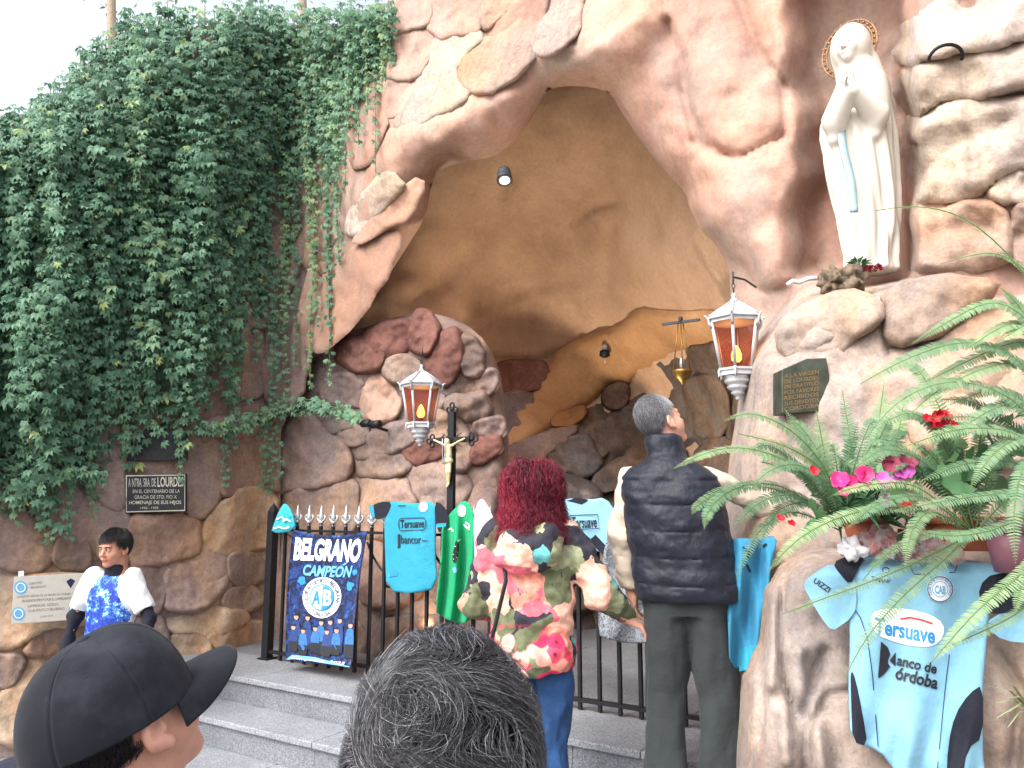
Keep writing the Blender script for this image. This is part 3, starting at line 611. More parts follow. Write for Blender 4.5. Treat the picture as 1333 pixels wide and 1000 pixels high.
# ================================================================ crucifix behind the fence
CN = -4.06
cross = empty('crucifix', PN(588, 800, CN) * [1, 1, 0] + [0, 0, .68], 'black iron crucifix with trefoil ends and a gilded figure, rising behind the fence', 'crucifix')
cc = PN(588, 573, CN); zc = cc[2]
zp = float(PN(588, 536, CN)[2])
b = MB().box(cc * [1, 1, 0] + [0, 0, (zp + .678) / 2], (.05, .03, zp - .678), ROT); b.build('upright', M_IRON, cross, False)
b = MB().box(cc + EN * .002, (.30, .026, .036), ROT); b.build('crossbar', M_IRON, cross, False)
def trefoil(p, out):
    b = MB(); up = np.array([0, 0, 1.0]); side = np.cross(out, EN)
    for d in (out * .03, side * .026, -side * .026): 
        w = np.linspace(0, 2 * math.pi, 13); ring = [p + out * .012 + d + .017 * (math.cos(a) * out + math.sin(a) * side) for a in w]
        b.tube(ring, .0065, 6, cap=False)
    b.lathe([(.012, -.012), (.018, 0), (.012, .012)], p + out * .014, 8); b.build('trefoil_end', M_IRON, cross)
up = np.array([0, 0, 1.0])
trefoil(cc + ES * .15, ES); trefoil(cc - ES * .15, -ES); trefoil(cc * [1, 1, 0] + [0, 0, zp], up)
b = MB()
for k in range(12):
    if k % 3 == 0: continue
    a = R(30 * k); d = math.cos(a) * ES + math.sin(a) * up; b.tube([cc + d * .03, cc + d * .10], [.005, .0015], 5)
b.build('sunburst', M_IRON, cross)
M_GOLD = simple('gilt', srgb(206, 194, 150), .4, .4, var=.2, bump=.001)
M_CHAIN = simple('chain_metal', srgb(170, 172, 170), .4, .8)
b = MB()
for k in range(2):
    w = np.linspace(0, 1, 12); pts = [cc + EN * .045 - ES * (.03 - .02 * k) + np.array([0, 0, .01 - .17 * math.sin(math.pi * q)]) - ES * (.012 * math.cos(math.pi * q)) for q in w]; b.tube(pts, .0035, 5)
b.build('rosary', M_CHAIN, cross)

# ================================================================ things hung on the fence
BN = -3.86
def bannerY(u, v):
    t_ = np.clip((np.asarray(v) - 690) / 175, 0, 1.1); n = BN + .15 * t_ ** 2 + .002 * np.sin(np.asarray(u) * .16 + np.asarray(v) * .02); return yn(u, v, n)
def q2(s, t_):                      # banner coordinates (0..1) to photo pixels
    tl, tr, bl, br = (np.array(q, float) for q in ((381, 689), (478, 691), (372, 859), (457, 869)))
    s = np.asarray(s, float)[..., None]; t_ = np.asarray(t_, float)[..., None]
    p = (tl * (1 - s) + tr * s) * (1 - t_) + (bl * (1 - s) + br * s) * t_
    p[..., 1] += 7 * (4 * s[..., 0] * (1 - s[..., 0])) * (1 - t_[..., 0]) ** 3
    p[..., 0] -= 3.0 * np.sin(t_[..., 0] * 3.1); return p
t = NT('banner_print')
n = t.noise(22, 5, .7, dist=1.5); t.base(t.ramp(n, [(.38, srgb(12, 14, 26)), (.52, srgb(20, 34, 78)), (.62, srgb(30, 76, 150)), (.75, srgb(70, 120, 185))])); M_BANNER = t.done(.5, spec=.4)
s_ = np.linspace(0, 1, 30); t__ = np.linspace(0, 1, 48); SS, TT = np.meshgrid(s_, t__, indexing='ij'); P = q2(SS.ravel(), TT.ravel())
ix, iy = np.meshgrid(np.arange(29), np.arange(47), indexing='ij'); i0 = (ix * 48 + iy).ravel(); Fq = np.stack([i0, i0 + 1, i0 + 49, i0 + 48], 1)
banner = mk('fan_banner', PY(P[:, 0], P[:, 1], bannerY(P[:, 0], P[:, 1])), Fq, M_BANNER)
sm = banner.modifiers.new('cloth', 'SOLIDIFY'); sm.thickness = .004; sm.offset = -1
tag(banner, 'dark blue printed banner with round club crest and team picture, tied to the fence', 'banner')
def bline(nm, body, mat, x0, x1, y0, y1, off, bold=.0, shear=0.0, bend=None):
    V, F = text2d(body, bold, shear); s = x0 + V[:, 0] * (x1 - x0); tt = y1 + V[:, 1] * (y0 - y1)
    if bend is not None: tt = tt + bend(V[:, 0])
    p = q2(s, tt); return mk(nm, PY(p[:, 0], p[:, 1], bannerY(p[:, 0], p[:, 1]) - off), F, mat, banner, smooth=False)
bline('lettering', 'BELGRANO', I_WHITE, .05, .96, .05, .235, .005, .045, 0, lambda x: -.02 * np.sin(math.pi * x))
bline('lettering', 'CAMPEON', I_LBLUE, .20, .88, .25, .34, .008, .035, .18)
def bpoly(nm, pts, mat, off): 
    p = q2(np.array([a for a, _ in pts]), np.array([c for _, c in pts])); 
    return mk(nm, PY(p[:, 0], p[:, 1], bannerY(p[:, 0], p[:, 1]) - off), [tuple(range(len(pts)))], mat, banner, smooth=False)
bpoly('lettering', [(.725, .246), (.765, .246), (.80, .226), (.765, .226)], I_LBLUE, .008)
cx, cy, rx, ry = .50, .50, .275, .158
def disc(r, k=30): return [(cx + rx * r * math.cos(a), cy + ry * r * math.sin(a)) for a in np.linspace(0, 2 * math.pi, k, endpoint=False)]
bpoly('crest', disc(1), I_WHITE, .006); bpoly('crest', disc(.66), I_BLUE, .010); bpoly('crest', disc(.59), I_WHITE, .014); bpoly('crest', [(cx, cy - ry * .56)] + [(cx + rx * .58 * math.sin(a), cy - ry * .58 * math.cos(a)) for a in np.linspace(0, math.pi, 16)], I_BLUE, .018)
bline('crest', 'A', I_BLUE, cx - rx * .5, cx - rx * .08, cy - ry * .36, cy + ry * .36, .021, .03); bline('crest', 'B', I_WHITE, cx + rx * .08, cx + rx * .5, cy - ry * .38, cy + ry * .38, .023, .03)
def bring(body, a0, a1):
    V, F = text2d(body, .015); ang = np.radians(a0 + V[:, 0] * (a1 - a0)); rr = .83 + (V[:, 1] - .5) * .2
    p = q2(cx + rx * rr * np.cos(ang), cy - ry * rr * np.sin(ang)); mk('lettering', PY(p[:, 0], p[:, 1], bannerY(p[:, 0], p[:, 1]) - .013), F, I_NAVY, banner, smooth=False)
bring('CLUB ATLETICO BELGRANO', 205, -25)
V, F = text2d('CORDOBA', .015); ang = np.radians(235 + V[:, 0] * 70); rr = .83 - (V[:, 1] - .5) * .2; p = q2(cx + rx * rr * np.cos(ang), cy - ry * rr * np.sin(ang)); mk('lettering', PY(p[:, 0], p[:, 1], bannerY(p[:, 0], p[:, 1]) - .013), F, I_NAVY, banner, smooth=False)
rb = random.Random(4)
for row, (y0, h, xs) in enumerate([(.66, .26, [.16, .33, .50, .66, .80, .93]), (.74, .20, [.10, .25, .42, .60, .75])]):      # the printed team
    for x in xs:
        x += rb.uniform(-.02, .02); y = y0 + rb.uniform(-.02, .02); w = .062; f = .0115 + row * .0035
        bpoly('team_print', [(x - w, y + h), (x - w * 1.05, y + h * .45), (x - w * .7, y + h * .2), (x, y + h * .15), (x + w * .7, y + h * .2), (x + w * 1.05, y + h * .45), (x + w, y + h)], I_DEEP if rb.random() < .6 else I_TEAM, f)
        bpoly('team_print', [(x - w, y + h), (x - w, y + h * .62), (x + w, y + h * .62), (x + w, y + h)], I_BLACK, f + .001)
        bpoly('team_print', [(x + .032 * math.cos(a), y + h * .08 + .021 * math.sin(a)) for a in np.linspace(0, 6.28, 10, endpoint=False)], I_SKIN, f + .001)
        bpoly('team_print', [(x + .036 * math.cos(a), y + h * .045 + .018 * math.sin(a)) for a in np.linspace(3.14, 6.28, 7)], I_BLACK, f + .002)
bpoly('ribbon_print', [(.0, 1.0), (.1, .955), (.45, .955), (.98, .995), (.98, 1.0), (.5, .99), (.2, .98)], I_LBLUE, .018)
bline('lettering', 'Campeones 2022', I_WHITE, .08, .9, .967, .992, .021, .01, .3)
for x, y, s2 in [(.08, .32, .1), (.2, .38, .08), (.88, .4, .07), (.9, .55, .06), (.12, .55, .07), (.92, .3, .05)]:
    bpoly('print_patch', [(x + s2 * (.5 + .5 * rb.random()) * math.cos(a), y + s2 * .6 * (.5 + .5 * rb.random()) * math.sin(a)) for a in np.linspace(0, 6.28, 11, endpoint=False)], rb.choice([I_DEEP, I_BLUE, I_NAVY]), .0035)
hat = jersey('cloth_cap', 'small teal cloth hat with white print hung on the fence corner post', [(369, 655), (374, 657), (381, 667), (385, 692), (352, 695), (357, 680), (362, 667)], C_TEAL, hang(-3.85, .008, .3), cat='hat', th=.03)
strokes('print', [[(360, 676), (366, 673), (371, 677)], [(368, 679), (373, 676), (378, 679)], [(356, 688), (363, 686), (370, 688), (376, 686)]], 2.0, I_WHITE, hat, hang(-3.85, .008, .3), .02)
G_J = None
dj = hang(-3.86, .014, .12, .4)
j1 = jersey('football_jersey', 'bright cyan football jersey with dark sleeves spread on the fence beside the banner', [(508, 652), (537, 656), (567, 652), (568, 677), (567, 715), (570, 766), (540, 773), (503, 770), (501, 715), (500, 677), (504, 660)], C_CYAN, dj)
for pl in ([(481, 660), (495, 653), (511, 653), (503, 673), (492, 677), (484, 673)], [(565, 652), (577, 657), (583, 668), (582, 690), (568, 694)]): patch('sleeve', pl, C_BLACK, j1, dj, .004, 2, 1)
patch('cuff', [(480, 659), (486, 657), (488, 674), (483, 672)], C_CYAN, j1, dj, .007, 2); patch('cuff', [(568, 682), (581, 681), (580, 686), (568, 687)], C_CYAN, j1, dj, .007, 2)
patch('crest', ell((551, 660), 6, 6.5, 18), I_WHITE, j1, dj, .005, 2); ringpoly('crest', (551, 660), 5, 5.4, 1, I_LBLUE, j1, dj, .007)
strokes('label_box', [[(521, 675), (552, 674), (554, 678), (554, 687), (551, 690), (521, 691), (519, 687), (519, 678), (521, 675)]], 1.0, I_BLACK, j1, dj, .009)
letter('lettering', 'Tersuave', I_BLACK, j1, dj, (521, 677), (552, 676), (521, 688), .010, .02); patch('print', [(517.5, 696), (521, 695), (521, 713), (517.5, 714)], I_BLACK, j1, dj, .009, 2)
letter('lettering', 'bancor', I_BLACK, j1, dj, (522, 697), (548, 697), (522, 708), .010, .01); strokes('print', [[(549, 704), (556, 704)], [(518, 658.5), (528, 658.5)]], 1.2, I_BLACK, j1, dj, .009); patch('print', [(506, 745), (517, 744), (517, 750), (506, 751)], I_BLUE, j1, dj, .009, 2)
dg_ = hang(-3.86, .045, .30, 1.2)
j2 = jersey('football_jersey', 'green goalkeeper jersey hanging bunched on the fence beside the cyan one', [(603, 650), (613, 657), (623, 690), (622, 740), (620, 800), (601, 814), (580, 806), (566, 796), (572, 747), (576, 722), (574, 682), (590, 664)], C_GREEN, dg_)
patch('crest', ell((601, 665), 5.5, 8, 16), I_WHITE, j2, dg_, .005, 2); strokes('print', [[(583, 690), (587, 688), (590, 692)], [(606, 680), (611, 683), (610, 690)], [(604, 683), (609, 688)]], 2, I_WHITE, j2, dg_, .006)
patch('print', [(593, 703), (598, 706), (597, 724), (592, 735), (588, 728), (591, 714)], I_BLACK, j2, dg_, .006, 2, 1); strokes('print', [[(592, 712), (597, 704), (599, 702)], [(590, 722), (596, 719)], [(590, 728), (595, 726)]], 1.6, I_WHITE, j2, dg_, .008); patch('print', ell((592, 742), 3.5, 4, 12), I_LBLUE, j2, dg_, .006, 2)
dw = hang(-3.84, .02, .3, .2)
j3 = jersey('white_shirt', 'plain white shirt hung on the fence next to the green jersey', [(624, 649), (632, 652), (645, 680), (650, 740), (640, 770), (620, 765), (616, 700), (617, 668)], C_WHITE, dw, cat='shirt')
d4 = hang(-3.84, .014, .12, 2.0)
j4 = jersey('football_jersey', 'pale blue jersey over a plastic sheet on the fence between the couple', [(690, 655), (725, 652), (749, 648), (767, 651), (789, 647), (805, 672), (799, 712), (781, 722), (773, 706), (777, 736), (780, 760), (700, 760), (692, 700)], C_SKY, d4)
patch('cuff', [(767, 704), (775, 696), (792, 714), (784, 722)], C_BLACK, j4, d4, .009, 2); patch('collar', [(738, 652), (749, 648), (767, 651), (757, 657)], C_BLACK, j4, d4, .005, 2); strokes('label_box', [[(742, 671), (778, 670), (780, 688), (742, 690), (742, 671)]], 1.2, I_BLACK, j4, d4, .009); letter('lettering', 'Tersuave', I_BLACK, j4, d4, (744, 673), (777, 672), (744, 688), .006, .02)
letter('lettering', 'bancor', I_BLACK, j4, d4, (752, 698), (772, 698), (752, 706), .006, .01)
t = NT('plastic_sheet'); t.base(t.ramp(t.noise(40, 4, .6, dist=2), [(.35, srgb(70, 76, 90)), (.65, srgb(176, 182, 190))])); t.bump(t.noise(22, 5, .7, dist=1.0), .8, .02); M_PLAS = t.done(.22, spec=.6, Alpha=.8)
d5 = hang(-3.82, .02, .11, 1.0, drift=.035)
tag(jersey('plastic_sheet', 'crumpled clear plastic bag with dark cloth hanging on the fence beside the pale jersey', [(788, 700), (800, 690), (845, 694), (856, 760), (850, 837), (815, 838), (790, 832), (778, 826), (780, 770)], M_PLAS, d5, cat='plastic bag', th=.03))
d6 = lambda u, v: 3.34 + .030 * np.sin(np.asarray(u) * .16 + np.asarray(v) * .035) + .012 * np.sin(np.asarray(u) * .34 - np.asarray(v) * .02)
j6 = jersey('football_jersey', 'sky blue jersey hung at the end of the fence beside the rock planter', [(950, 702), (968, 700), (985, 703), (1006, 696), (1012, 705), (1006, 730), (1001, 760), (1003, 780), (990, 838), (984, 852), (976, 872), (966, 868), (950, 880), (946, 780)], C_BLUE, d6)
strokes('print', [[(967, 712), (975, 718), (973, 728)], [(972, 735), (977, 745)], [(993, 712), (998, 708)]], 3, I_BLACK, j6, d6, .006); patch('hem', [(962, 845), (988, 838), (976, 872), (962, 874)], C_CYAN, j6, d6, .005, 2)
# the big jersey draped over the planter
def djB(u, v):
    u = np.asarray(u, float); v = np.asarray(v, float)
    return pillarY(u, np.maximum(v, 740)) - .13 + .10 * np.clip((752 - v) / 35, 0, 1) ** 2 * 2 + .012 * np.sin(u * .085 + v * .018) + .012 * np.sin(u * .05 - v * .045 + 1) * sstep(v, 840, 960) + .010 * np.sin(u * .17 + v * .03) * sstep(v, 900, 1000)
j7 = jersey('football_jersey', 'sky blue club jersey with white sponsor patch draped over the rock planter', [(1113, 724), (1139, 719), (1184, 733), (1248, 729), (1282, 731), (1312, 745), (1290, 785), (1285, 833), (1280, 885), (1279, 968), (1284, 1030), (1180, 1030), (1165, 1004), (1145, 977), (1107, 966), (1104, 904), (1105, 866), (1106, 838), (1104, 790), (1100, 770), (1102, 740)], C_SKY, djB)
def pj(nm, pl, m, off=.006, it=1): return patch(nm, pl, m, j7, djB, off, 3, it)
pj('sleeve', [(1044, 760), (1060, 746), (1083, 732), (1112, 745), (1116, 790), (1106, 806), (1098, 812), (1083, 822), (1070, 806), (1056, 782)], C_SKY, .012); pj('shoulder', [(1083, 733), (1106, 722), (1128, 717), (1116, 744), (1107, 762), (1094, 748)], C_BLACK, .016); pj('shoulder', [(1274, 763), (1293, 745), (1345, 748), (1360, 785), (1300, 802), (1276, 792)], C_BLACK, .016)
pj('sleeve', [(1288, 804), (1345, 782), (1362, 830), (1345, 838), (1305, 834), (1286, 818)], C_SKY, .012); pj('side_panel', [(1107, 868), (1114, 885), (1123, 930), (1130, 972), (1110, 966), (1108, 920)], C_BLACK); pj('side_panel', [(1280, 891), (1262, 902), (1243, 930), (1234, 970), (1232, 1020), (1252, 1020), (1259, 975), (1280, 960)], C_BLACK)
pj('crest', ell((1224, 767), 17.5, 17.5), I_WHITE); ringpoly('crest', (1224, 767), 17, 17, 1.2, I_NAVY, j7, djB, .008); ringpoly('crest', (1224, 767), 10.5, 10.5, .9, I_LBLUE, j7, djB, .008); ring_text('lettering', 'CLUB ATLETICO BELGRANO', I_BLUE, j7, djB, (1224, 767), 13.7, 3.4, 215, -35, .008)
letter('crest', 'CAB', I_LBLUE, j7, djB, (1217, 762), (1231, 763), (1217, 773), .008, .04)
pj('sponsor_patch', [(1132, 806), (1140, 794), (1165, 791), (1195, 795), (1222, 805), (1231, 820), (1222, 838), (1203, 843), (1170, 838), (1140, 826)], I_WHITE)
letter('lettering', 'Tersuave', I_BLUE, j7, djB, (1139, 803), (1218, 817), (1138, 825), .009, .03); strokes('print', [[(1172, 806), (1185, 804), (1200, 807), (1214, 812)]], 2.4, I_RED, j7, djB, .009)
pj('sponsor_logo', [(1147, 835), (1156, 843), (1159, 852), (1155, 862), (1159, 868), (1151, 878), (1143, 884)], I_BLACK, .006, 0); pj('sponsor_logo', [(1158, 860), (1166, 849), (1166, 868)], I_BLACK, .006, 0)
letter('lettering', 'anco de', I_BLACK, j7, djB, (1168, 852), (1220, 864), (1167, 866), .008, .03, .15); letter('lettering', 'órdoba', I_BLACK, j7, djB, (1167, 867), (1222, 881), (1165, 884), .008, .03, .15)
letter('lettering', 'Topper', I_BLACK, j7, djB, (1134, 750), (1160, 753), (1134, 758), .008, .01); ringpoly('print', (1153, 742), 5, 4, 1, I_BLACK, j7, djB, .008); letter('lettering', 'UIZZI', I_BLACK, j7, djB, (1062, 752), (1082, 766), (1058, 758), .016, .02)
strokes('seam', [[(1109, 788), (1120, 804), (1129, 830), (1136, 880), (1143, 972)], [(1236, 852), (1230, 900), (1220, 1004)], [(1248, 731), (1243, 745), (1190, 748), (1184, 735)]], 1.3, I_NAVY, j7, djB, .008)

# ================================================================ lanterns, lamps
M_LWHITE = simple('lantern_paint', srgb(176, 178, 182), .45, .1, var=.1, bump=.001)
t = NT('amber_glass'); t.base(srgb(96, 36, 20)); t.bump(t.voro(140), .8, .004); M_AMBER = t.done(.3, spec=.3, Alpha=.66)
def emit(name, c, s):
    t = NT(name); t.base((.8, .5, .3)); return t.done(.5, Emission_Color=(*c, 1), Emission_Strength=s)
M_BULB = emit('flame_bulb', (1.0, .36, .06), 9.0)
def hexp(r, z, a0=0.0): return [np.array([r * math.cos(a0 + R(60 * k)), r * math.sin(a0 + R(60 * k)), z]) for k in range(6)]
def lantern(top, label, hook):
    top = np.asarray(top, float); root = empty('wall_lantern', top + [0, 0, -.57], label, 'lantern', 'lanterns on the grotto front')
    A0 = R(8)
    b = MB().lathe([(.004, .0), (.014, -.015), (.008, -.028), (.02, -.04), (.024, -.058)][::-1], top, 10); b.build('finial', M_LWHITE, root)
    r1, r2 = hexp(.024, -.055, A0), hexp(.142, -.138, A0); V = [top + q for q in r1 + r2]; MB().add(V, [(k, (k + 1) % 6, 6 + (k + 1) % 6, 6 + k) for k in range(6)]).build('roof', M_LWHITE, root, False)
    b = MB()
    for k in range(6): b.tube([top + r1[k] * 1.0 + [0, 0, .003], top + r2[k] + [0, 0, .004]], .006, 6)
    b.build('roof_rib', M_LWHITE, root)
    for r_, z0, z1 in ((.148, -.138, -.148), (.134, -.148, -.166), (.098, -.408, -.42), (.09, -.42, -.445)):
        a = [top + q for q in hexp(r_, z0, A0)]; c = [top + q for q in hexp(r_, z1, A0)]; MB().add(a + c, [(k, (k + 1) % 6, 6 + (k + 1) % 6, 6 + k) for k in range(6)] + [tuple(range(6)), tuple(range(11, 5, -1))]).build('band', M_LWHITE, root, False)
    h1, h2 = hexp(.128, -.166, A0), hexp(.088, -.41, A0)
    for k in range(6):
        MB().tube([top + h1[k], top + h2[k]], .0085, 6).build('bar', M_LWHITE, root)
        g1, g2 = hexp(.122, -.166, A0), hexp(.083, -.41, A0); MB().add([top + g1[k], top + g1[(k + 1) % 6], top + g2[(k + 1) % 6], top + g2[k]], [(0, 1, 2, 3)]).build('glass_pane', M_AMBER, root, False)
        o = h1[k] / np.linalg.norm(h1[k][:2]); o[2] = 0
        pts = [top + h1[k] + o * x + np.array([0, 0, z]) for x, z in ((0, -.03), (.014, -.01), (.018, .012), (.028, .03), (.04, .034))]; MB().tube(pts, [.007, .008, .007, .006, .003], 6).build('curl', M_LWHITE, root)
        pts = [top + h2[k] + o * x + np.array([0, 0, z]) for x, z in ((.0, .01), (.012, -.015), (.01, -.035), (.016, -.045))]; MB().tube(pts, [.006, .007, .006, .003], 6).build('curl', M_LWHITE, root)
    MB().lathe([(.075, -.445), (.06, -.46), (.068, -.472), (.06, -.484), (.046, -.492), (.056, -.503), (.046, -.515), (.03, -.524), (.036, -.534), (.022, -.546), (.012, -.552), (.016, -.562), (.003, -.575)][::-1], top, 14).build('spindle', M_LWHITE, root)
    MB().lathe([(.004, -.285), (.018, -.305), (.028, -.335), (.026, -.36), (.012, -.375)][::-1], top, 12).build('bulb', M_BULB, root)
    MB().lathe([(.014, -.375), (.016, -.405)][::-1], top, 10).build('socket', M_IRON, root)
    b = MB(); hk = np.asarray(hook, float); arm = top + np.array([0, 0, .085])
    b.tube([hk, hk * .5 + arm * .5 + [0, 0, .015], arm], .006, 6); b.tube([arm + np.array([0, 0, q]) for q in (.03, 0, -.03)], .005, 6)
    for q in range(3):
        w = np.linspace(0, 2 * math.pi, 9); cz = top + np.array([0, 0, .062 - .026 * q]); d = ES if q % 2 else EN
        b.tube([cz + .008 * math.cos(a) * d + np.array([0, 0, .016 * math.sin(a)]) for a in w], .0028, 5, cap=False)
    b.build('bracket', M_IRON2, root)
    l = bpy.data.lights.new('lantern_glow', 'POINT'); l.energy = 2.2; l.color = (1, .45, .15); l.shadow_soft_size = .03
    lo = bpy.data.objects.new('lantern_glow', l); COL.objects.link(lo); lo.parent = root; lo.location = (0, 0, .57 - .27)
    return root
lantern(PN(955, 381, -3.95), 'white six sided lantern with amber panes, beside the rock ledge below the statue', PN(984, 374, -4.32))
lantern(PN(549, 474, -4.10), 'white six sided lantern with amber panes, above the crucifix against red boulders', PN(549, 462, -4.75))
# spotlight under the arch rim, still switched on
sp = PN(657, 236, -4.40); ax = np.array([.05, -.45, -.9]); ax /= np.linalg.norm(ax); sx = np.cross(ax, [0, 0, 1.0]); sx /= np.linalg.norm(sx); AX = np.stack([sx, np.cross(ax, sx), ax], 1)
spot = empty('arch_spotlight', sp - ax * .1, 'grey can spotlight fixed under the rim of the cave arch', 'spotlight')
M_GLASSL = emit('lamp_lens', (1.0, .96, .88), 2.0)
MB().lathe([(.03, -.10), (.045, -.095), (.052, -.06), (.052, -.005), (.058, 0), (.058, .012), (.048, .012)], sp - ax * .02, 16, axis=AX).build('housing', M_IRON2, spot)
MB().lathe([(.046, 0), (.03, .004), (.002, .006)], sp - ax * .01, 16, axis=AX).build('lens', M_GLASSL, spot)
MB().tube([sp - ax * .11, sp - ax * .13 + [0, .02, .02], sp + [0, .06, .14]], .008, 6).build('bracket', M_IRON, spot)
def vaultp(u, v, off): return PY(u, v, float(caveY(np.array([u], float), np.array([v], float))[0]) - off)
p0 = vaultp(787, 452, .22)
s2 = empty('cave_spotlight', p0, 'tiny black and white spotlight on the cave ceiling', 'spotlight')
MB().lathe([(.03, 0), (.05, -.01), (.055, -.06), (.03, -.075)][::-1], p0 + [0, 0, -.03], 12).build('housing', M_IRON, s2); MB().lathe([(.028, .02), (.03, -.03)][::-1], p0, 10).build('mount', M_LWHITE, s2); MB().tube([p0 + [0, .01, 0], p0 + [0, .25, .08]], .015, 6).build('arm', M_IRON2, s2)
MB().tube([p0 + [0, 0, -.1], p0 + [0, 0, -.17]], .005, 5).build('cord', M_LWHITE, s2)
# hanging oil lamp
pT = vaultp(886, 416, .75); pB = PY(888, 484, float(pT[1]))
M_BRASS = simple('brass_old', srgb(150, 116, 62), .4, .8, var=.25, bump=.001)
cen = empty('hanging_oil_lamp', pB + [0, 0, -.1], 'brass oil lamp hanging on thin chains inside the cave', 'oil lamp')
MB().lathe([(.004, -.10), (.012, -.085), (.02, -.075), (.05, -.05), (.075, -.01), (.08, .01), (.07, .012)], pB, 14).build('bowl', M_BRASS, cen)
MB().lathe([(.015, .0), (.018, .04), (.012, .05)], pT + [0, 0, -.03], 10).build('ceiling_rose', M_IRON2, cen); MB().box(pT + [0, 0, -.02], (.30, .02, .02), ROT).build('hanger', M_IRON2, cen, False)
for k in range(3):
    a = R(120 * k + 20); MB().tube([pB + [.075 * math.cos(a), .075 * math.sin(a), .01], pT + [.02 * math.cos(a), .02 * math.sin(a), -.02]], .0045, 5).build('chain', M_BRASS, cen)
MB().lathe([(.012, 0), (.02, .05), (.016, .09), (.006, .1)], pB + [0, 0, .01], 8).build('glass_cup', M_GLASSL if False else M_SILVER, cen)
# candle niche behind the fence: warm lit glass
kp = PN(556, 806, -4.42); can = empty('votive_candle', kp * [1, 1, 0] + [0, 0, .68], 'lit votive candle glowing on the landing behind the fence bars', 'candle')
M_WAX = emit('lit_wax', (1.0, .55, .2), 1.2)
kb = kp * [1, 1, 0] + [0, 0, .679]
MB().lathe([(.045, 0), (.048, .15), (.04, .16)], kb, 12).build('wax', M_WAX, can); MB().lathe([(.003, .165), (.011, .185), (.004, .215), (.001, .225)], kb, 8).build('flame', M_BULB, can)
l = bpy.data.lights.new('candle_glow', 'POINT'); l.energy = 3.0; l.color = (1, .55, .22); l.shadow_soft_size = .04; lo = bpy.data.objects.new('candle_glow', l); COL.objects.link(lo); lo.parent = can; lo.location = (0, 0, .27)
# warm floodlight on the cave floor, hidden from us by the couple
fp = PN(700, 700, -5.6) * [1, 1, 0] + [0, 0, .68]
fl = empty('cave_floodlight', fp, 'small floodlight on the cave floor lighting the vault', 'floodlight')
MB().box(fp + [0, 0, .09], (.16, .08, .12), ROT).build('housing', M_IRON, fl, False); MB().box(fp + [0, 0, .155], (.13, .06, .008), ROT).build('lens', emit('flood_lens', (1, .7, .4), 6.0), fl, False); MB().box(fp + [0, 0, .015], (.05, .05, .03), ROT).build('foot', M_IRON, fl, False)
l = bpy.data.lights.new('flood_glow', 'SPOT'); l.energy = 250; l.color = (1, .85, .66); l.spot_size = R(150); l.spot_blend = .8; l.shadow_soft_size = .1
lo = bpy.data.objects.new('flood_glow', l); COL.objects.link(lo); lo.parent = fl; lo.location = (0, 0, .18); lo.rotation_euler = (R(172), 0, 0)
# dark fittings on the rock
q = PN(481, 553, -4.40); wlamp = empty('rock_spotlight', q, 'black double spotlight on the boulders of the arch foot', 'spotlight')
MB().lathe([(.018, -.05), (.03, -.045), (.032, .045), (.02, .05)], q + ES * .06, 12, axis=np.stack([EN, [0, 0, 1], ES], 1)).build('housing', M_IRON, wlamp); MB().lathe([(.018, -.05), (.03, -.045), (.03, .03), (.02, .04)], q - ES * .03 + [0, 0, .012], 12, axis=np.stack([EN, [0, 0, 1], ES], 1)).build('housing', M_IRON, wlamp)
MB().tube([q, q - EN * .2 + [0, 0, -.03]], .012, 6).build('arm', M_IRON, wlamp)
q = PY(1231, 76, float(archY(np.array([1231.]), np.array([76.]))[0]) - .17)
tag(MB().tube([q + np.array([.075 * math.cos(a), -.06 * math.sin(a) * .6, .045 * math.sin(a)]) for a in np.linspace(-.15, 3.3, 14)], .008, 8).build('iron_ring', M_IRON, None), 'dark iron half ring set in the pale rock beside the statue', 'iron ring')

# ================================================================ plaques
def board(name, poly, depth, th, mat, label, cat, off=.0):
    p = np.asarray(poly, float); m = len(p); Y = depth(p[:, 0], p[:, 1]) - off
    V = np.vstack([PY(p[:, 0], p[:, 1], Y), PY(p[:, 0], p[:, 1], Y) + np.array([0, th, 0])])
    F = [tuple(range(m)), tuple(range(2 * m - 1, m - 1, -1))] + [(i, m + i, m + (i + 1) % m, (i + 1) % m) for i in range(m)]
    o = mk(name, V, F, mat, None, False); bevel(o, .003, 1); return tag(o, label, cat)
M_PLQ = simple('plaque_dark', srgb(44, 46, 50), .5, .3, var=.25, bump=.001); M_LET = simple('plaque_letters', srgb(190, 186, 172), .45, .4, var=.15); M_PWH = simple('plaque_pale', srgb(188, 184, 176), .35, .2, var=.06); M_LETG = simple('sign_letters', srgb(96, 98, 104), .6)
M_BRZ = simple('bronze_old', srgb(74, 80, 70), .55, .5, var=.35, scale=18, bump=.003); M_BRZL = simple('bronze_letters', srgb(140, 112, 74), .5, .4, var=.2)
pd = lambda u, v: np.interp(u, [160, 245], [5.62, 5.80]) + 0 * np.asarray(v)
pq = board('memorial_plaque', [(163, 618), (242, 617), (242, 666), (163, 668)], pd, .03, M_PLQ, 'dark bronze plaque with raised pale letters and border on the stone wall', 'plaque', 0)
strokes('border', [[(164.5, 619.5), (240.5, 618.5), (240.5, 664.5), (164.5, 666.5), (164.5, 618.5)]], 1.5, M_LET, pq, pd, .004)
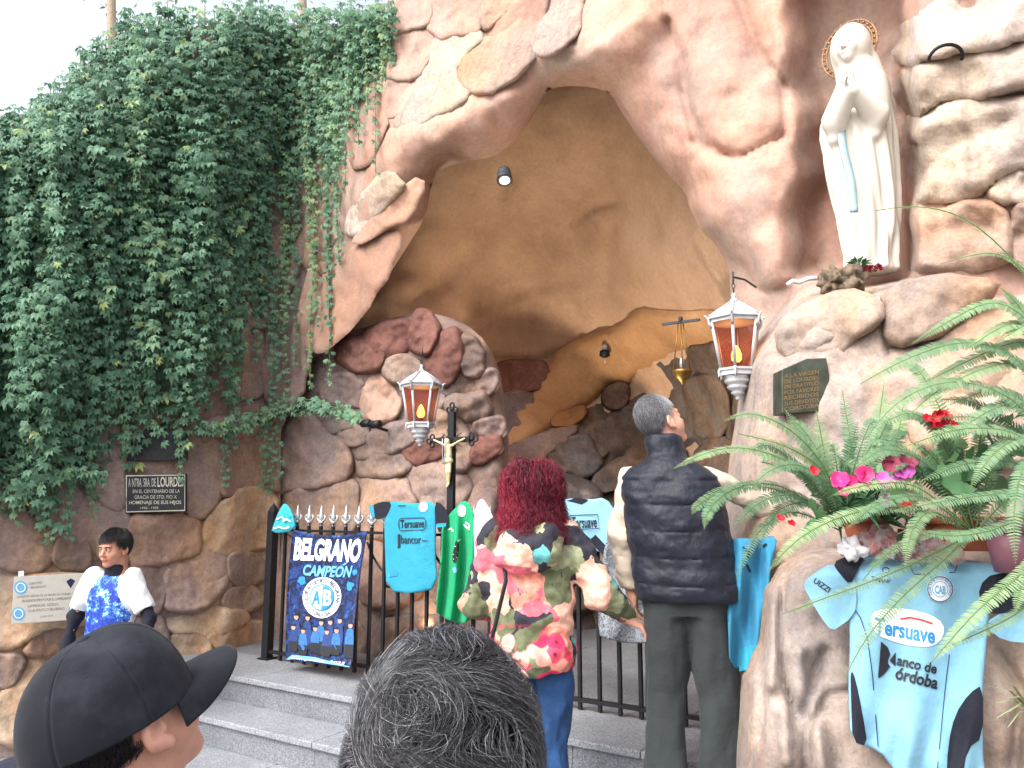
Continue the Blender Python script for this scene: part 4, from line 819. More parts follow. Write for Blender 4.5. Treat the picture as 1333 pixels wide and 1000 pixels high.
for body, x0, x1, y0, y1, b_ in [('A NTRA. SRA. DE', 167, 203, 623, 634, .0), ('LOURDES', 205, 239, 621, 634, .02), ('EN EL CENTENARIO DE LA', 173, 234, 637.5, 642, 0), ('GRACIA DE STO. PIO X', 175, 230, 645, 649.5, 0), ('HOMENAJE DE SUS HIJOS', 168, 236, 652, 658, .01), ('1958 - 1958', 183, 206, 660, 663, 0)]:
    letter('lettering', body, M_LET, pq, pd, (x0, y0), (x1, y0 - .4), (x0, y1), .004, b_)
pd2 = lambda u, v: np.interp(u, [155, 245], [5.66, 5.84]) + 0 * np.asarray(v)
board('slate_plaque', [(158, 560), (243, 559), (243, 599), (159, 601)], pd2, .03, M_PLQ, 'blank dark slate plaque half hidden by creeper above the bronze one', 'plaque')
pd3 = lambda u, v: np.interp(u, [10, 115], [5.12, 5.34]) + 0 * np.asarray(v)
sg = board('white_sign', [(18, 751), (112, 746), (112, 806), (14, 813)], pd3, .02, M_PWH, 'pale metal sign with blue crests and lettering behind the boy', 'sign')
for c_, r_ in (((27, 765), 9), ((24, 799), 9), ((97, 794), 8)): patch('crest', ell(c_, r_, r_, 16), I_LBLUE, sg, pd3, .003, 3); ringpoly('crest', c_, r_ * .7, r_ * .7, 1.2, I_WHITE, sg, pd3, .005)
patch('crest', [(92, 753), (98, 756), (92, 766), (86, 757)], I_NAVY, sg, pd3, .003, 3)
for body, x0, x1, y0, y1 in [('CLUB ATLETICO', 38, 55, 759, 762), ('BELGRANO', 40, 60, 764, 767), ('A NUESTRA SEÑORA DE LA VIRGEN DE LOURDES', 22, 92, 775, 778.5), ('EN AGRADECIMIENTO POR EL CAMPEONATO', 29, 92, 781, 784.5), ('CAMPEON DEL ASCENSO', 36, 76, 788, 791.5), ('CLUB ATLETICO BELGRANO', 36, 84, 794, 797.5), ('JUNIO 2022', 52, 69, 803, 806)]:
    letter('lettering', body, M_LETG, sg, pd3, (x0, y0 - (x0 - 18) * .02), (x1, y0 - (x1 - 18) * .055), (x0, y1 - (x0 - 18) * .02), .004)
patch('hook', [(24, 744), (31, 743), (31, 750), (24, 751)], I_WHITE, sg, pd3, .001, 3)
pd4 = lambda u, v: np.interp(u, [1018, 1080], [3.36, 3.40]) + 0 * np.asarray(v)
bq = board('bronze_plaque', [(1018, 481), (1050, 467), (1076, 466), (1080, 490), (1080, 536), (1018, 538)], pd4, .12, M_BRZ, 'thick weathered bronze plaque with rows of raised letters under the rock ledge', 'plaque')
rl = ['A LA VIRGEN', 'DE LOURDES', 'EN GRATITUD', 'POR FAVORES', 'RECIBIDOS', 'SUS DEVOTOS', 'CORDOBA']
for k, body in enumerate(rl):
    y = 487 + k * 7.2; sh = -.12; letter('lettering', body, M_BRZL, bq, pd4, (1021, y), (1066, y + 45 * sh), (1021, y + 5.2), .004, .01)
# ================================================================ smooth-body modelling: distance fields turned into one continuous surface
def smin(a, b, k):
    h = np.clip(.5 + .5 * (b - a) / k, 0, 1); return b + (a - b) * h - k * h * (1 - h)
def smax(a, b, k): return -smin(-a, -b, k)
def rcone(P, a, b, ra, rb):
    a = np.asarray(a, float); b = np.asarray(b, float); ab = b - a
    t_ = np.clip(((P - a) @ ab) / (ab @ ab + 1e-12), 0, 1)
    return np.linalg.norm(P - a - t_[:, None] * ab, axis=1) - (ra + (rb - ra) * t_)
def elli(P, c, r, Rm=None):
    q = P - np.asarray(c, float)
    if Rm is not None: q = q @ Rm
    r = np.asarray(r, float); k0 = np.linalg.norm(q / r, axis=1); k1 = np.linalg.norm(q / (r * r), axis=1) + 1e-9
    return k0 * (k0 - 1) / k1
def loft(P, zs, cx, cy, rx, ry, e=2.2, mod=None):
    """stack of rounded sections along z"""
    z = P[:, 2]; X = (P[:, 0] - np.interp(z, zs, cx)); Yy = (P[:, 1] - np.interp(z, zs, cy)); a = np.interp(z, zs, rx); b = np.interp(z, zs, ry)
    if mod is not None: m_ = mod(z, np.arctan2(Yy / b, X / a)); a = a + m_; b = b + m_
    d = ((np.abs(X) / a) ** e + (np.abs(Yy) / b) ** e) ** (1 / e)
    d = (d - 1) * np.minimum(a, b)
    return smax(d, np.maximum(zs[0] - z, z - zs[-1]), .015)
def polymesh(fn, lo, hi, h):
    """surface nets over a sparse grid"""
    lo = np.asarray(lo, float); hi = np.asarray(hi, float); B = 8
    nb_ = np.ceil((hi - lo) / (h * B)).astype(int); n = nb_ * B + 1
    cb = np.stack(np.meshgrid(*[lo[i] + (np.arange(nb_[i]) + .5) * B * h for i in range(3)], indexing='ij'), -1).reshape(-1, 3)
    cv_ = fn(cb); val = np.repeat(np.repeat(np.repeat(cv_.reshape(nb_), B, 0), B, 1), B, 2)
    val = np.pad(val, ((0, 1),) * 3, mode='edge')
    act = np.nonzero(np.abs(cv_) < B * h * 1.25)[0]
    g = np.stack(np.meshgrid(*[np.arange(B + 1)] * 3, indexing='ij'), -1).reshape(-1, 3)
    bi = np.stack(np.unravel_index(act, nb_), -1) * B
    idx = (bi[:, None, :] + g[None]).reshape(-1, 3)
    flat = np.unique(np.ravel_multi_index(idx.T, n)); idx = np.stack(np.unravel_index(flat, n), -1)
    val.ravel()[flat] = np.concatenate([fn(c) for c in np.array_split(lo + idx * h, max(1, len(idx) // 200000))])
    s = val < 0
    c8 = [s[i:n[0] - 1 + i, j:n[1] - 1 + j, k:n[2] - 1 + k] for i in (0, 1) for j in (0, 1) for k in (0, 1)]
    cnt = sum(c.astype(np.int8) for c in c8); cells = np.stack(np.nonzero((cnt > 0) & (cnt < 8)), -1)
    vid = -np.ones(n - 1, int); vid[tuple(cells.T)] = np.arange(len(cells))
    acc = np.zeros((len(cells), 3)); num = np.zeros(len(cells))
    cor = [np.array(c) for c in ((0, 0, 0), (0, 0, 1), (0, 1, 0), (0, 1, 1), (1, 0, 0), (1, 0, 1), (1, 1, 0), (1, 1, 1))]
    for a in range(8):
        for b in range(a + 1, 8):
            if np.abs(cor[a] - cor[b]).sum() != 1: continue
            va = val[tuple((cells + cor[a]).T)]; vb = val[tuple((cells + cor[b]).T)]; m = (va < 0) != (vb < 0)
            t_ = np.where(m, va / (va - vb + 1e-15), 0); p = cor[a] + t_[:, None] * (cor[b] - cor[a]); acc[m] += p[m]; num[m] += 1
    V = lo + (cells + acc / np.maximum(num, 1)[:, None]) * h
    F = []
    for ax in range(3):
        d = np.zeros(3, int); d[ax] = 1; u_ = np.zeros(3, int); u_[(ax + 1) % 3] = 1; w = np.zeros(3, int); w[(ax + 2) % 3] = 1
        sl0 = [slice(0, n[i] - (1 if i == ax else 0)) for i in range(3)]; sl1 = [slice((1 if i == ax else 0), n[i]) for i in range(3)]
        A = s[tuple(sl0)]; Bq = s[tuple(sl1)]
        for sgn in (0, 1):
            e = np.stack(np.nonzero((A & ~Bq) if sgn == 0 else (~A & Bq)), -1)
            o1 = (ax + 1) % 3; o2 = (ax + 2) % 3
            ok = (e[:, o1] > 0) & (e[:, o2] > 0) & (e[:, o1] < n[o1] - 1) & (e[:, o2] < n[o2] - 1); e = e[ok]
            q = [vid[tuple((e - u_ - w).T)], vid[tuple((e - w).T)], vid[tuple(e.T)], vid[tuple((e - u_).T)]]
            F.append(np.stack(q if sgn == 0 else q[::-1], 1))
    F = np.vstack(F); return V, F[(F >= 0).all(1)]
def crumple(V, F, amp, scale, seed=0.0, stretch=(1, 1, 1)):
    """push the surface along its normals by noise: cloth creases"""
    nrm = np.zeros_like(V); a = V[F[:, 2]] - V[F[:, 0]]; b = V[F[:, 3]] - V[F[:, 1]]; fn = np.cross(a, b)
    for i in range(4): np.add.at(nrm, F[:, i], fn)
    nrm /= np.linalg.norm(nrm, axis=1)[:, None] + 1e-12
    return V + nrm * (fbm(V * np.asarray(stretch), scale, 3, seed) * amp)[:, None]
def rotz(a): c, s = math.cos(a), math.sin(a); return np.array([[c, -s, 0], [s, c, 0], [0, 0, 1.0]])
def rotx(a): c, s = math.cos(a), math.sin(a); return np.array([[1.0, 0, 0], [0, c, -s], [0, s, c]])
def roty(a): c, s = math.cos(a), math.sin(a); return np.array([[c, 0, s], [0, 1.0, 0], [-s, 0, c]])

def head_sdf(Q, k=1.0, child=False):
    """Q in head axes: x to the person's right, y forward, z up"""
    Q = Q / k; ax = np.abs(Q[:, 0]); M = np.stack([ax, Q[:, 1], Q[:, 2]], 1)
    d = elli(Q, (0, -.014, .022), (.076, .096, .094))
    d = smin(d, elli(Q, (0, .022, -.045), (.060, .066, .074)), .03)
    d = smin(d, elli(M, (.038, .045, -.035), (.03, .036, .036)), .02)
    d = smin(d, elli(Q, (0, .068, -.098), (.026, .022, .020)), .025)
    d = smin(d, elli(Q, (0, .080, .022), (.050, .014, .012)), .015)
    d = smax(d, -elli(M, (.031, .100, .002), (.018, .016, .012)), .012)
    d = smin(d, elli(M, (.031, .080, .000), (.0135, .0125, .0105)), .004)
    d = smin(d, rcone(Q, (0, .086, .004), (0, .107, -.030), .008, .0125), .010)
    d = smin(d, elli(M, (.012, .098, -.036), (.009, .010, .007)), .006)
    d = smin(d, elli(Q, (0, .089, -.060), (.024, .009, .0055)), .005); d = smin(d, elli(Q, (0, .087, -.070), (.020, .010, .006)), .005)
    Re = rotz(.35) @ rotx(-.2)
    ear = elli(M, (.080, -.008, -.012), (.011, .021, .033), Re)
    ear = smax(ear, -elli(M, (.092, -.003, -.006), (.013, .0135, .022), Re), .003); ear = smin(ear, rcone(M, (.083, -.012, .004), (.083, -.010, -.022), .0035, .003), .004)
    ear = smin(ear, elli(M, (.080, .004, -.040), (.008, .010, .011)), .008); ear = smin(ear, elli(M, (.084, .004, -.016), (.005, .005, .008)), .004)
    d = smin(d, ear, .006)
    d = smin(d, rcone(Q, (0, -.022, -.06), (0, -.03, -.20), .052, .056), .02)
    return d * k
def finger_chain(P, p0, d0, n, lens, r, curl):
    """finger from p0 along d0, bending towards n"""
    d = 1e9; p = np.asarray(p0, float); dv = np.asarray(d0, float)
    for i, L in enumerate(lens):
        a = curl[i]; dv = dv * math.cos(a) + n * math.sin(a); n = n * math.cos(a) - (dv - n * math.sin(a)) / max(1e-6, math.cos(a)) * math.sin(a) if False else n
        dv = dv / np.linalg.norm(dv); q = p + dv * L; d = np.minimum(d, rcone(P, p, q, r * (1 - .08 * i), r * (1 - .08 * (i + 1)))); p = q
    return d
def hand_sdf(P, w, d, n, side, k=1.0, curl=(.35, .5, .4)):
    """w wrist, d direction of the hand, n palm normal (fingers curl to it), side: direction of the thumb"""
    d = np.asarray(d, float); d /= np.linalg.norm(d); n = np.asarray(n, float); n -= d * (n @ d); n /= np.linalg.norm(n); sd = np.asarray(side, float); sd -= d * (sd @ d) + n * (sd @ n); sd /= np.linalg.norm(sd)
    A = np.stack([sd, d, n], 1)
    r = elli(P, w + d * .045 * k, (.040 * k, .052 * k, .016 * k), A)
    r = smin(r, rcone(P, w - d * .02 * k, w + d * .02 * k, .026 * k, .026 * k), .02)
    for i, (o, L) in enumerate(((.030, .9), (.010, 1.0), (-.010, .95), (-.029, .75))):
        p0 = w + d * (.085 - abs(o) * .12) * k + sd * o * k
        r = smin(r, finger_chain(P, p0, d + sd * o * .8, n, [q * L * k for q in (.040, .026, .020)], .0088 * k, curl), .006)
    r = smin(r, finger_chain(P, w + d * .025 * k + sd * .030 * k, d * .6 + sd * .8 + n * .25, n, [.034 * k, .030 * k, .022 * k], .0105 * k, (.1, .2, .25)), .010)
    return r
def shader_skin(name, c, red=.25):
    t = NT(name); n = t.noise(35, 4); t.base(t.ramp(n, [(.3, tuple(q * .86 for q in c)), (.7, (min(1, c[0] * 1.08), c[1], c[2]))])); t.bump(t.noise(420, 2), .2, .001)
    return t.done(.5, spec=.4, Subsurface_Weight=.15, Subsurface_Radius=(.01, .004, .002), Subsurface_Scale=.6)
SKIN_A = shader_skin('skin_tan', srgb(190, 136, 112)); SKIN_B = shader_skin('skin_light', srgb(208, 158, 138)); SKIN_C = shader_skin('skin_olive', srgb(182, 132, 108))
def hair_mat(name, dark, light, rough=.45):
    t = NT(name); va = t.new('ShaderNodeVertexColor', layer_name='tone'); bw = t.new('ShaderNodeRGBToBW'); t.L.new(va.outputs[0], bw.inputs[0])
    t.base(t.ramp(bw.outputs[0], [(.0, dark), (1.0, light)])); return t.done(rough, spec=.5)
def strands(name, base, paths, rad, mat, parent, tone):
    """paths: (N, M, 3) hair paths -> one mesh of thin three-sided tapering tubes"""
    N, M, _ = paths.shape; T = np.gradient(paths, axis=1); T /= np.linalg.norm(T, axis=2)[..., None] + 1e-12
    ref = np.array([.37, .21, .9]); A = np.cross(T, ref); A /= np.linalg.norm(A, axis=2)[..., None] + 1e-9; Bn = np.cross(T, A)
    prof = rad * np.linspace(1, .25, M)[None, :, None]
    ring = np.stack([paths + prof * (math.cos(w) * A + math.sin(w) * Bn) for w in (0, 2.094, 4.189)], 2)   # N M 3 3
    V = ring.reshape(-1, 3); b = (np.arange(N)[:, None, None] * M + np.arange(M - 1)[None, :, None]) * 3; j = np.arange(3)[None, None, :]; j2 = (j + 1) % 3
    F = np.stack([b + j, b + j2, b + 3 + j2, b + 3 + j], -1).reshape(-1, 4)
    tn = np.repeat(np.asarray(tone), M * 3); col = np.stack([tn, tn, tn, np.ones_like(tn)], 1)
    return mk(name, V, F, mat, parent, True, attr=col)

class Person:
    """standing figure built in body axes (x to its right, y forward, z up), then placed"""
    def __init__(s, name, feet, yaw, H, label, skin, group=None, head=(0, 0, 0), head_off=(0, 0, 0), arms=None, hk=1.0, build=1.0, lean=(0, 0), cat='person'):
        s.k = H / 1.75; k = s.k; s.feet = np.asarray(feet, float); s.yaw = yaw; s.skin = skin; s.lean = lean
        s.Rb = np.array([[math.cos(yaw), -math.sin(yaw), 0], [math.sin(yaw), math.cos(yaw), 0], [0, 0, 1.0]]).T   # local -> world rows
        s.root = empty(name, s.feet, label, cat, group)
        s.Rh = rotz(-head[0]) @ rotx(head[1]) @ roty(head[2]); s.hk = hk * k
        s.hc = np.array([0, .015, 1.635]) * k + np.asarray(head_off, float); s.b = build
        s.arms = arms or {}
        for sd, sg in (('l', -1), ('r', 1)):
            a = s.arms.get(sd, {}); sh = np.array([sg * .175 * build, 0, 1.425]) * k
            a.setdefault('sh', sh); a.setdefault('el', np.array([sg * .235 * build, -.02, 1.14]) * k); a.setdefault('wr', np.array([sg * .25 * build, .05, .89]) * k)
            a.setdefault('n', np.array([-sg, 0, 0.0])); a.setdefault('th', np.array([0, 1.0, 0])); s.arms[sd] = a
    def shear(s, V):
        z = np.maximum(V[:, 2] - .85 * s.k, 0); V = V.copy(); V[:, 0] += s.lean[0] * z; V[:, 1] += s.lean[1] * z; return V
    def W(s, V):
        c, si = math.cos(s.yaw), math.sin(s.yaw); V = s.shear(np.asarray(V, float)); x, y = V[:, 0], V[:, 1]
        return np.stack([x * c + y * si, -x * si + y * c, V[:, 2]], 1) + s.feet
    def headpt(s, Q): return s.hc + (np.asarray(Q, float) * s.hk) @ s.Rh.T
    def body(s, h=.0075, hands=True, fine=None):
        k = s.k; b = s.b
        def fn(P):
            d = head_sdf((P - s.hc) @ s.Rh, s.hk)
            nk = rcone(P, s.hc + s.Rh @ np.array([0, -.025, -.09]) * s.hk, np.array([0, -.03, 1.40]) * k, .052 * s.hk, .062 * k); d = smin(d, nk, .02)
            z = np.array([.84, .92, 1.05, 1.2, 1.32, 1.40, 1.46]) * k
            d = smin(d, loft(P, z, np.zeros(7), np.array([-.0, -.01, 0, 0, -.01, -.02, -.03]) * k, np.array([.15, .16, .135, .15, .155, .13, .07]) * k * b, np.array([.10, .11, .095, .105, .105, .085, .06]) * k * b), .03)
            for sg, a in ((-1, s.arms['l']), (1, s.arms['r'])):
                d = smin(d, rcone(P, a['sh'], a['el'], .050 * k, .037 * k), .03); d = smin(d, rcone(P, a['el'], a['wr'], .037 * k, .025 * k), .01)
                if hands: d = smin(d, hand_sdf(P, a['wr'], a.get('hd', a['wr'] - a['el']), a['n'], a['th'], k, a.get('curl', (.35, .5, .4))), .008)
                hx = sg * .088 * k; d = smin(d, rcone(P, (hx, -.0, .90 * k), (hx * 1.05, .01, .49 * k), .085 * k, .052 * k), .03); d = smin(d, rcone(P, (hx * 1.05, .01, .49 * k), (hx * 1.1, -.015, .09 * k), .052 * k, .035 * k), .02)
                d = smin(d, rcone(P, (hx * 1.1, -.02, .045 * k), (hx * 1.25, .13 * k, .03 * k), .035 * k, .028 * k), .02)
            return d
        r = .55 * k if hands else .4 * k
        xs = [a[q][0] for a in s.arms.values() for q in ('el', 'wr')]; ys = [a[q][1] for a in s.arms.values() for q in ('el', 'wr')]; zs_ = [a[q][2] for a in s.arms.values() for q in ('el', 'wr')]
        lo = np.array([min(min(xs) - .22, -.3), min(min(ys) - .22, -.25), -.02]); hi = np.array([max(max(xs) + .22, .3), max(max(ys) + .22, .3), max(1.8 * k, max(zs_) + .25) + .05])
        V, F = polymesh(fn, lo, hi, h); return mk('body', s.W(V), F, s.skin, s.root)
    def cloth(s, name, fn, lo, hi, mat, h=.009, crease=(.012, 7.0), stretch=(1, 1, .6), seed=1.0, mats=None, midx=None):
        V, F = polymesh(fn, lo, hi, h)
        if crease: V = crumple(V, F, crease[0], crease[1], seed, stretch)
        mi = midx(V, F) if midx else None
        return mk(name, s.W(V), F, mat, s.root, mats=mats, midx=mi)
    def shoes(s, mat, lift=0.0):
        k = s.k
        for sg in (-1, 1):
            hx = sg * .097 * k
            def fn(P):
                d = smin(elli(P, (hx, -.03 * k, .05 * k), (.042 * k, .06 * k, .055 * k)), elli(P, (hx * 1.12, .085 * k, .035 * k), (.047 * k, .115 * k, .038 * k)), .03); return smax(d, .004 - P[:, 2], .006)
            V, F = polymesh(fn, (hx - .09, -.13, -.02), (hx + .09, .26, .13), .008); mk('shoe', s.W(V), F, mat, s.root)
    def trousers(s, mat, w0=.098, w1=.082, zb=.05, seed=2.0, top=.98, crease=(.010, 8.0), spread=1.0):
        k = s.k
        def fn(P):
            d = loft(P, np.array([.80, .88, .95, top]) * k, np.zeros(4), np.array([-.01, -.015, -.01, 0]) * k, np.array([.165, .178, .172, .16]) * k * s.b, np.array([.115, .125, .12, .11]) * k * s.b)
            for sg in (-1, 1):
                hx = sg * .088 * k
                L = loft(P, np.array([zb, .12, .30, .49, .70, .90]) * k, np.array([1 + .12 * spread, 1 + .12 * spread, 1 + .12 * spread, 1 + .1 * spread, 1 + .03 * spread, .95]) * hx, np.array([-.015, -.015, -.01, .008, 0, -.01]) * k, np.array([w1 * 1.02, w1 * .98, w1, w1 * 1.02, w0 * .98, w0]) * k, np.array([w1 * 1.15, w1 * 1.05, w1, w1 * 1.05, w0 * 1.08, w0 * 1.15]) * k, 2.0)
                d = smin(d, L, .02)
            return d
        return s.cloth('trousers', fn, (-.32 * k, -.25 * k, 0), (.32 * k, .25 * k, (top + .03) * k), mat, .009, crease, (1, 1, .45), seed)
    def sleeves(s, name, mat, t0=0.0, t1=1.0, ra=.062, rb=.045, seed=3.0, crease=(.012, 9.0), h=.008, which='lr'):
        k = s.k; out = []
        for sd in which:
            a = s.arms[sd]; S, E, Wr = a['sh'], a['el'], a['wr']; L1 = np.linalg.norm(E - S); L2 = np.linalg.norm(Wr - E); tot = L1 + L2
            def at_(t_): q = t_ * tot; return S + (E - S) * q / L1 if q < L1 else E + (Wr - E) * (q - L1) / L2
            pts = [at_(t0)] + ([E] if t0 * tot < L1 < t1 * tot else []) + [at_(t1)]; ts = [t0] + ([L1 / tot] if len(pts) == 3 else []) + [t1]
            rr = [(ra + (rb - ra) * q) * k for q in ts]
            def fn(P):
                d = 1e9
                for i in range(len(pts) - 1): d = smin(d, rcone(P, pts[i], pts[i + 1], rr[i], rr[i + 1]), .03) if i else rcone(P, pts[i], pts[i + 1], rr[i], rr[i + 1])
                e = pts[-1] - pts[-2]; e /= np.linalg.norm(e); return smax(d, (P - pts[-1]) @ e, .008)
            A = np.array(pts); V, F = polymesh(fn, A.min(0) - .12, A.max(0) + .12, h); V = crumple(V, F, crease[0], crease[1], seed + (sd == 'r'), (1, 1, 1.2))
            out.append(mk(name, s.W(V), F, mat, s.root))
        return out
print('sdf ready')
# ================================================================ the people
C_NAVY = cloth_mat('cloth_navy', srgb(28, 32, 48), .6); C_TROUS = cloth_mat('cloth_greygreen', srgb(50, 55, 57), .85); C_CREAM = cloth_mat('cloth_cream', srgb(186, 172, 158), .8); C_JEANS = cloth_mat('denim', srgb(36, 66, 108), .85, 500, var=.2)
M_SHOE = simple('shoe_black', srgb(30, 28, 28), .5, bump=.001); M_SHOEW = simple('shoe_white', srgb(180, 180, 178), .6)
t = NT('vest_shell'); t.base(t.ramp(t.noise(6, 4), [(.3, srgb(18, 21, 33)), (.7, srgb(28, 32, 47))])); t.bump(t.noise(45, 5, .65, sc3=(1, 1, .6)), .5, .01); M_VEST = t.done(.5, spec=.3, Sheen_Weight=.04)
HAIR_GREY = hair_mat('hair_grey', srgb(34, 34, 40), srgb(196, 198, 206)); HAIR_BLACK = hair_mat('hair_black', srgb(14, 13, 16), srgb(60, 56, 60)); HAIR_RED = hair_mat('hair_red', srgb(56, 10, 30), srgb(170, 34, 66), .45)
S_BLACK = simple('scalp_black', srgb(14, 12, 13), .9, spec=.1); S_GREY = simple('scalp_grey', srgb(70, 68, 72), .75, var=.4, scale=60); S_RED = simple('scalp_red', srgb(60, 10, 24), .7)
M_EYE = simple('eye_white', srgb(205, 200, 196), .25, var=.02); M_IRIS = simple('iris_brown', srgb(38, 24, 18), .2)
prng = np.random.default_rng(5)
def short_hair(p, n, length, mat, flow, rad, tone, cover, M=6, lift=.004, shell=None, jitter=.35, r0=(.081, .101, .099), c0=(0, -.014, .024)):
    """hair growing from the skull: cover(q) says where, flow(q) which way it is combed (head axes)"""
    d = prng.normal(size=(n * 4, 3)); d /= np.linalg.norm(d, axis=1)[:, None]; q = d * np.array(r0) + np.array(c0); q = q[cover(q)][:n]; n = len(q)
    path = [q.copy()]; cur = q.copy(); L = length(q) if callable(length) else np.full(n, length); jit = prng.normal(size=(n, 3)) * jitter
    for i in range(1, M):
        f = flow(cur) + jit + prng.normal(size=(n, 3)) * jitter * .35; e = (cur - np.array(c0)) / np.array(r0); nr = e / np.array(r0); nr /= np.linalg.norm(nr, axis=1)[:, None]
        f = f - nr * np.sum(f * nr, 1)[:, None]; f /= np.linalg.norm(f, axis=1)[:, None] + 1e-9
        cur = cur + f * (L / (M - 1))[:, None]
        e = (cur - np.array(c0)) / np.array(r0); rr = np.linalg.norm(e, axis=1); tgt = 1 + lift / .09 * (i / (M - 1)) ** .7 * (1 + .8 * jit[:, 0]); cur = np.array(c0) + (cur - np.array(c0)) * (np.maximum(rr * 0 + tgt, 1.0) / rr)[:, None]
        path.append(cur.copy())
    Pp = np.stack(path, 1); W_ = p.W(p.headpt(Pp.reshape(-1, 3))).reshape(Pp.shape)
    return strands('hair', None, W_, rad, mat, p.root, tone(q))
def skull_shell(p, mat, cover, grow=.004, name='hair_base', r0=(.079, .099, .097), c0=(0, -.014, .024), res=40):
    a = np.linspace(0, 2 * math.pi, res * 2, endpoint=False); e = np.linspace(-math.pi / 2 + .05, math.pi / 2, res)
    A, E = np.meshgrid(a, e, indexing='ij'); q = np.stack([np.cos(A) * np.cos(E), np.sin(A) * np.cos(E), np.sin(E)], -1).reshape(-1, 3) * (np.array(r0) + grow) + np.array(c0)
    ok = cover(q).reshape(res * 2, res); F = []
    for i in range(res * 2):
        for j in range(res - 1):
            i2 = (i + 1) % (res * 2)
            if ok[i, j] and ok[i2, j] and ok[i, j + 1] and ok[i2, j + 1]: F.append((i * res + j, i2 * res + j, i2 * res + j + 1, i * res + j + 1))
    return mk(name, p.W(p.headpt(q)), F, mat, p.root)

# ---- man in the padded vest
mY = 3.45; mf = PY(905, 1030, mY); feet = np.array([mf[0], mY, .51])
man = Person('person', feet, R(14), 1.78, 'grey haired man in navy padded vest and dark trousers on the stairs', SKIN_B, head=(R(52), R(18), R(-4)), lean=(-.125, .0), build=1.03,
    arms={'l': dict(sh=np.array([-.168, .0, 1.40]), el=np.array([-.262, -.02, 1.15]), wr=np.array([-.245, .03, .905]), n=np.array([1.0, .2, 0]), th=np.array([.0, 1, 0]), curl=(.5, .6, .5)),
          'r': dict(sh=np.array([.168, .0, 1.40]), el=np.array([.40, .12, 1.28]), wr=np.array([.60, .30, 1.36]), hd=np.array([.6, .6, .3]), n=np.array([.6, .6, -.5]), th=np.array([-.3, .3, 1]), curl=(.2, .3, .2))})
man.body()
def vest(P):
    k = man.k
    seams = np.array([.86, .935, 1.045, 1.155, 1.265, 1.365, 1.46]) * k
    def mod(z, a):
        i = np.clip(np.searchsorted(seams, z) - 1, 0, len(seams) - 2); f = np.clip((z + .006 * np.sin(a * 3) - seams[i]) / (seams[i + 1] - seams[i]), 0, 1)
        return .0075 * np.clip(4 * f * (1 - f), 0, 1) ** .22 - .003
    z = np.array([.86, .90, 1.0, 1.15, 1.30, 1.385, 1.43, 1.465]) * k
    d = loft(P, z, np.zeros(8), np.array([-.01, -.01, 0, 0, -.005, -.01, -.02, -.025]) * k, np.array([.212, .216, .216, .218, .220, .206, .148, .085]) * k, np.array([.155, .165, .165, .17, .16, .135, .10, .08]) * k, 2.5, mod)
    col = loft(P, np.array([1.42, 1.48, 1.57]) * k, np.array([0, 0, .004]), np.array([-.02, -.012, .0]) * k, np.array([.090, .084, .080]) * k, np.array([.088, .084, .082]) * k); d = smin(d, col, .03)
    for sg, a in ((-1, man.arms['l']), (1, man.arms['r'])):
        d = smax(d, -rcone(P, np.array([sg * .245, 0, 1.40]) * k, np.array([sg * .31, 0, 1.15]) * k, .055 * k, .070 * k), .015)
    return d
man.cloth('vest', vest, (-.32, -.3, .82), (.32, .3, 1.62), M_VEST, .0075, (.010, 9.0), (1, 1, 1.3))
man.sleeves('shirt_sleeve', C_CREAM, 0, .97, .058, .046, crease=(.014, 9.0))
man.trousers(C_TROUS, .104, .092, .03, crease=(.024, 6.0), spread=2.2)
man.shoes(M_SHOE)
def mcover(q): return (q[:, 2] > .02 - .9 * np.clip(q[:, 1] * -1, -.05, .1) * 1.0) & ~((q[:, 1] > .062) & (q[:, 2] < .075)) & ~((np.abs(q[:, 0]) > .066) & (q[:, 2] < .005) & (q[:, 1] > -.03))
skull_shell(man, S_GREY, mcover)
short_hair(man, 7000, .03, HAIR_GREY, lambda c: np.stack([c[:, 0] * 2, -.5 + 0 * c[:, 0], -1.0 + 0 * c[:, 0]], 1) * .5 + np.stack([c[:, 0] * 6, c[:, 1] * 6, 0 * c[:, 0]], 1), .0009, lambda q: np.clip(.22 + .75 * sstep(q[:, 1], -.02, .07) + prng.normal(size=len(q)) * .22, 0, 1), mcover)

# ---- woman in the flowered jacket
wY = 3.42; feet = np.array([float(PY(694, 1040, wY)[0]), wY, .34])
wom = Person('person', feet, R(6), 1.62, 'woman with curly dark red hair in flowered hooded jacket and jeans', SKIN_B, head=(R(-8), R(4), 0), build=.95,
    arms={'l': dict(el=np.array([-.245, .02, 1.02]), wr=np.array([-.20, .24, .98]), n=np.array([.7, 0, .3]), th=np.array([0, .3, 1])),
          'r': dict(el=np.array([.295, -.05, 1.09]), wr=np.array([.405, .06, .975]), hd=np.array([.75, .15, -.45]), n=np.array([-1.0, 0, 0]), th=np.array([0, 1, 0]), curl=(.5, .6, .5))})
wom.body()
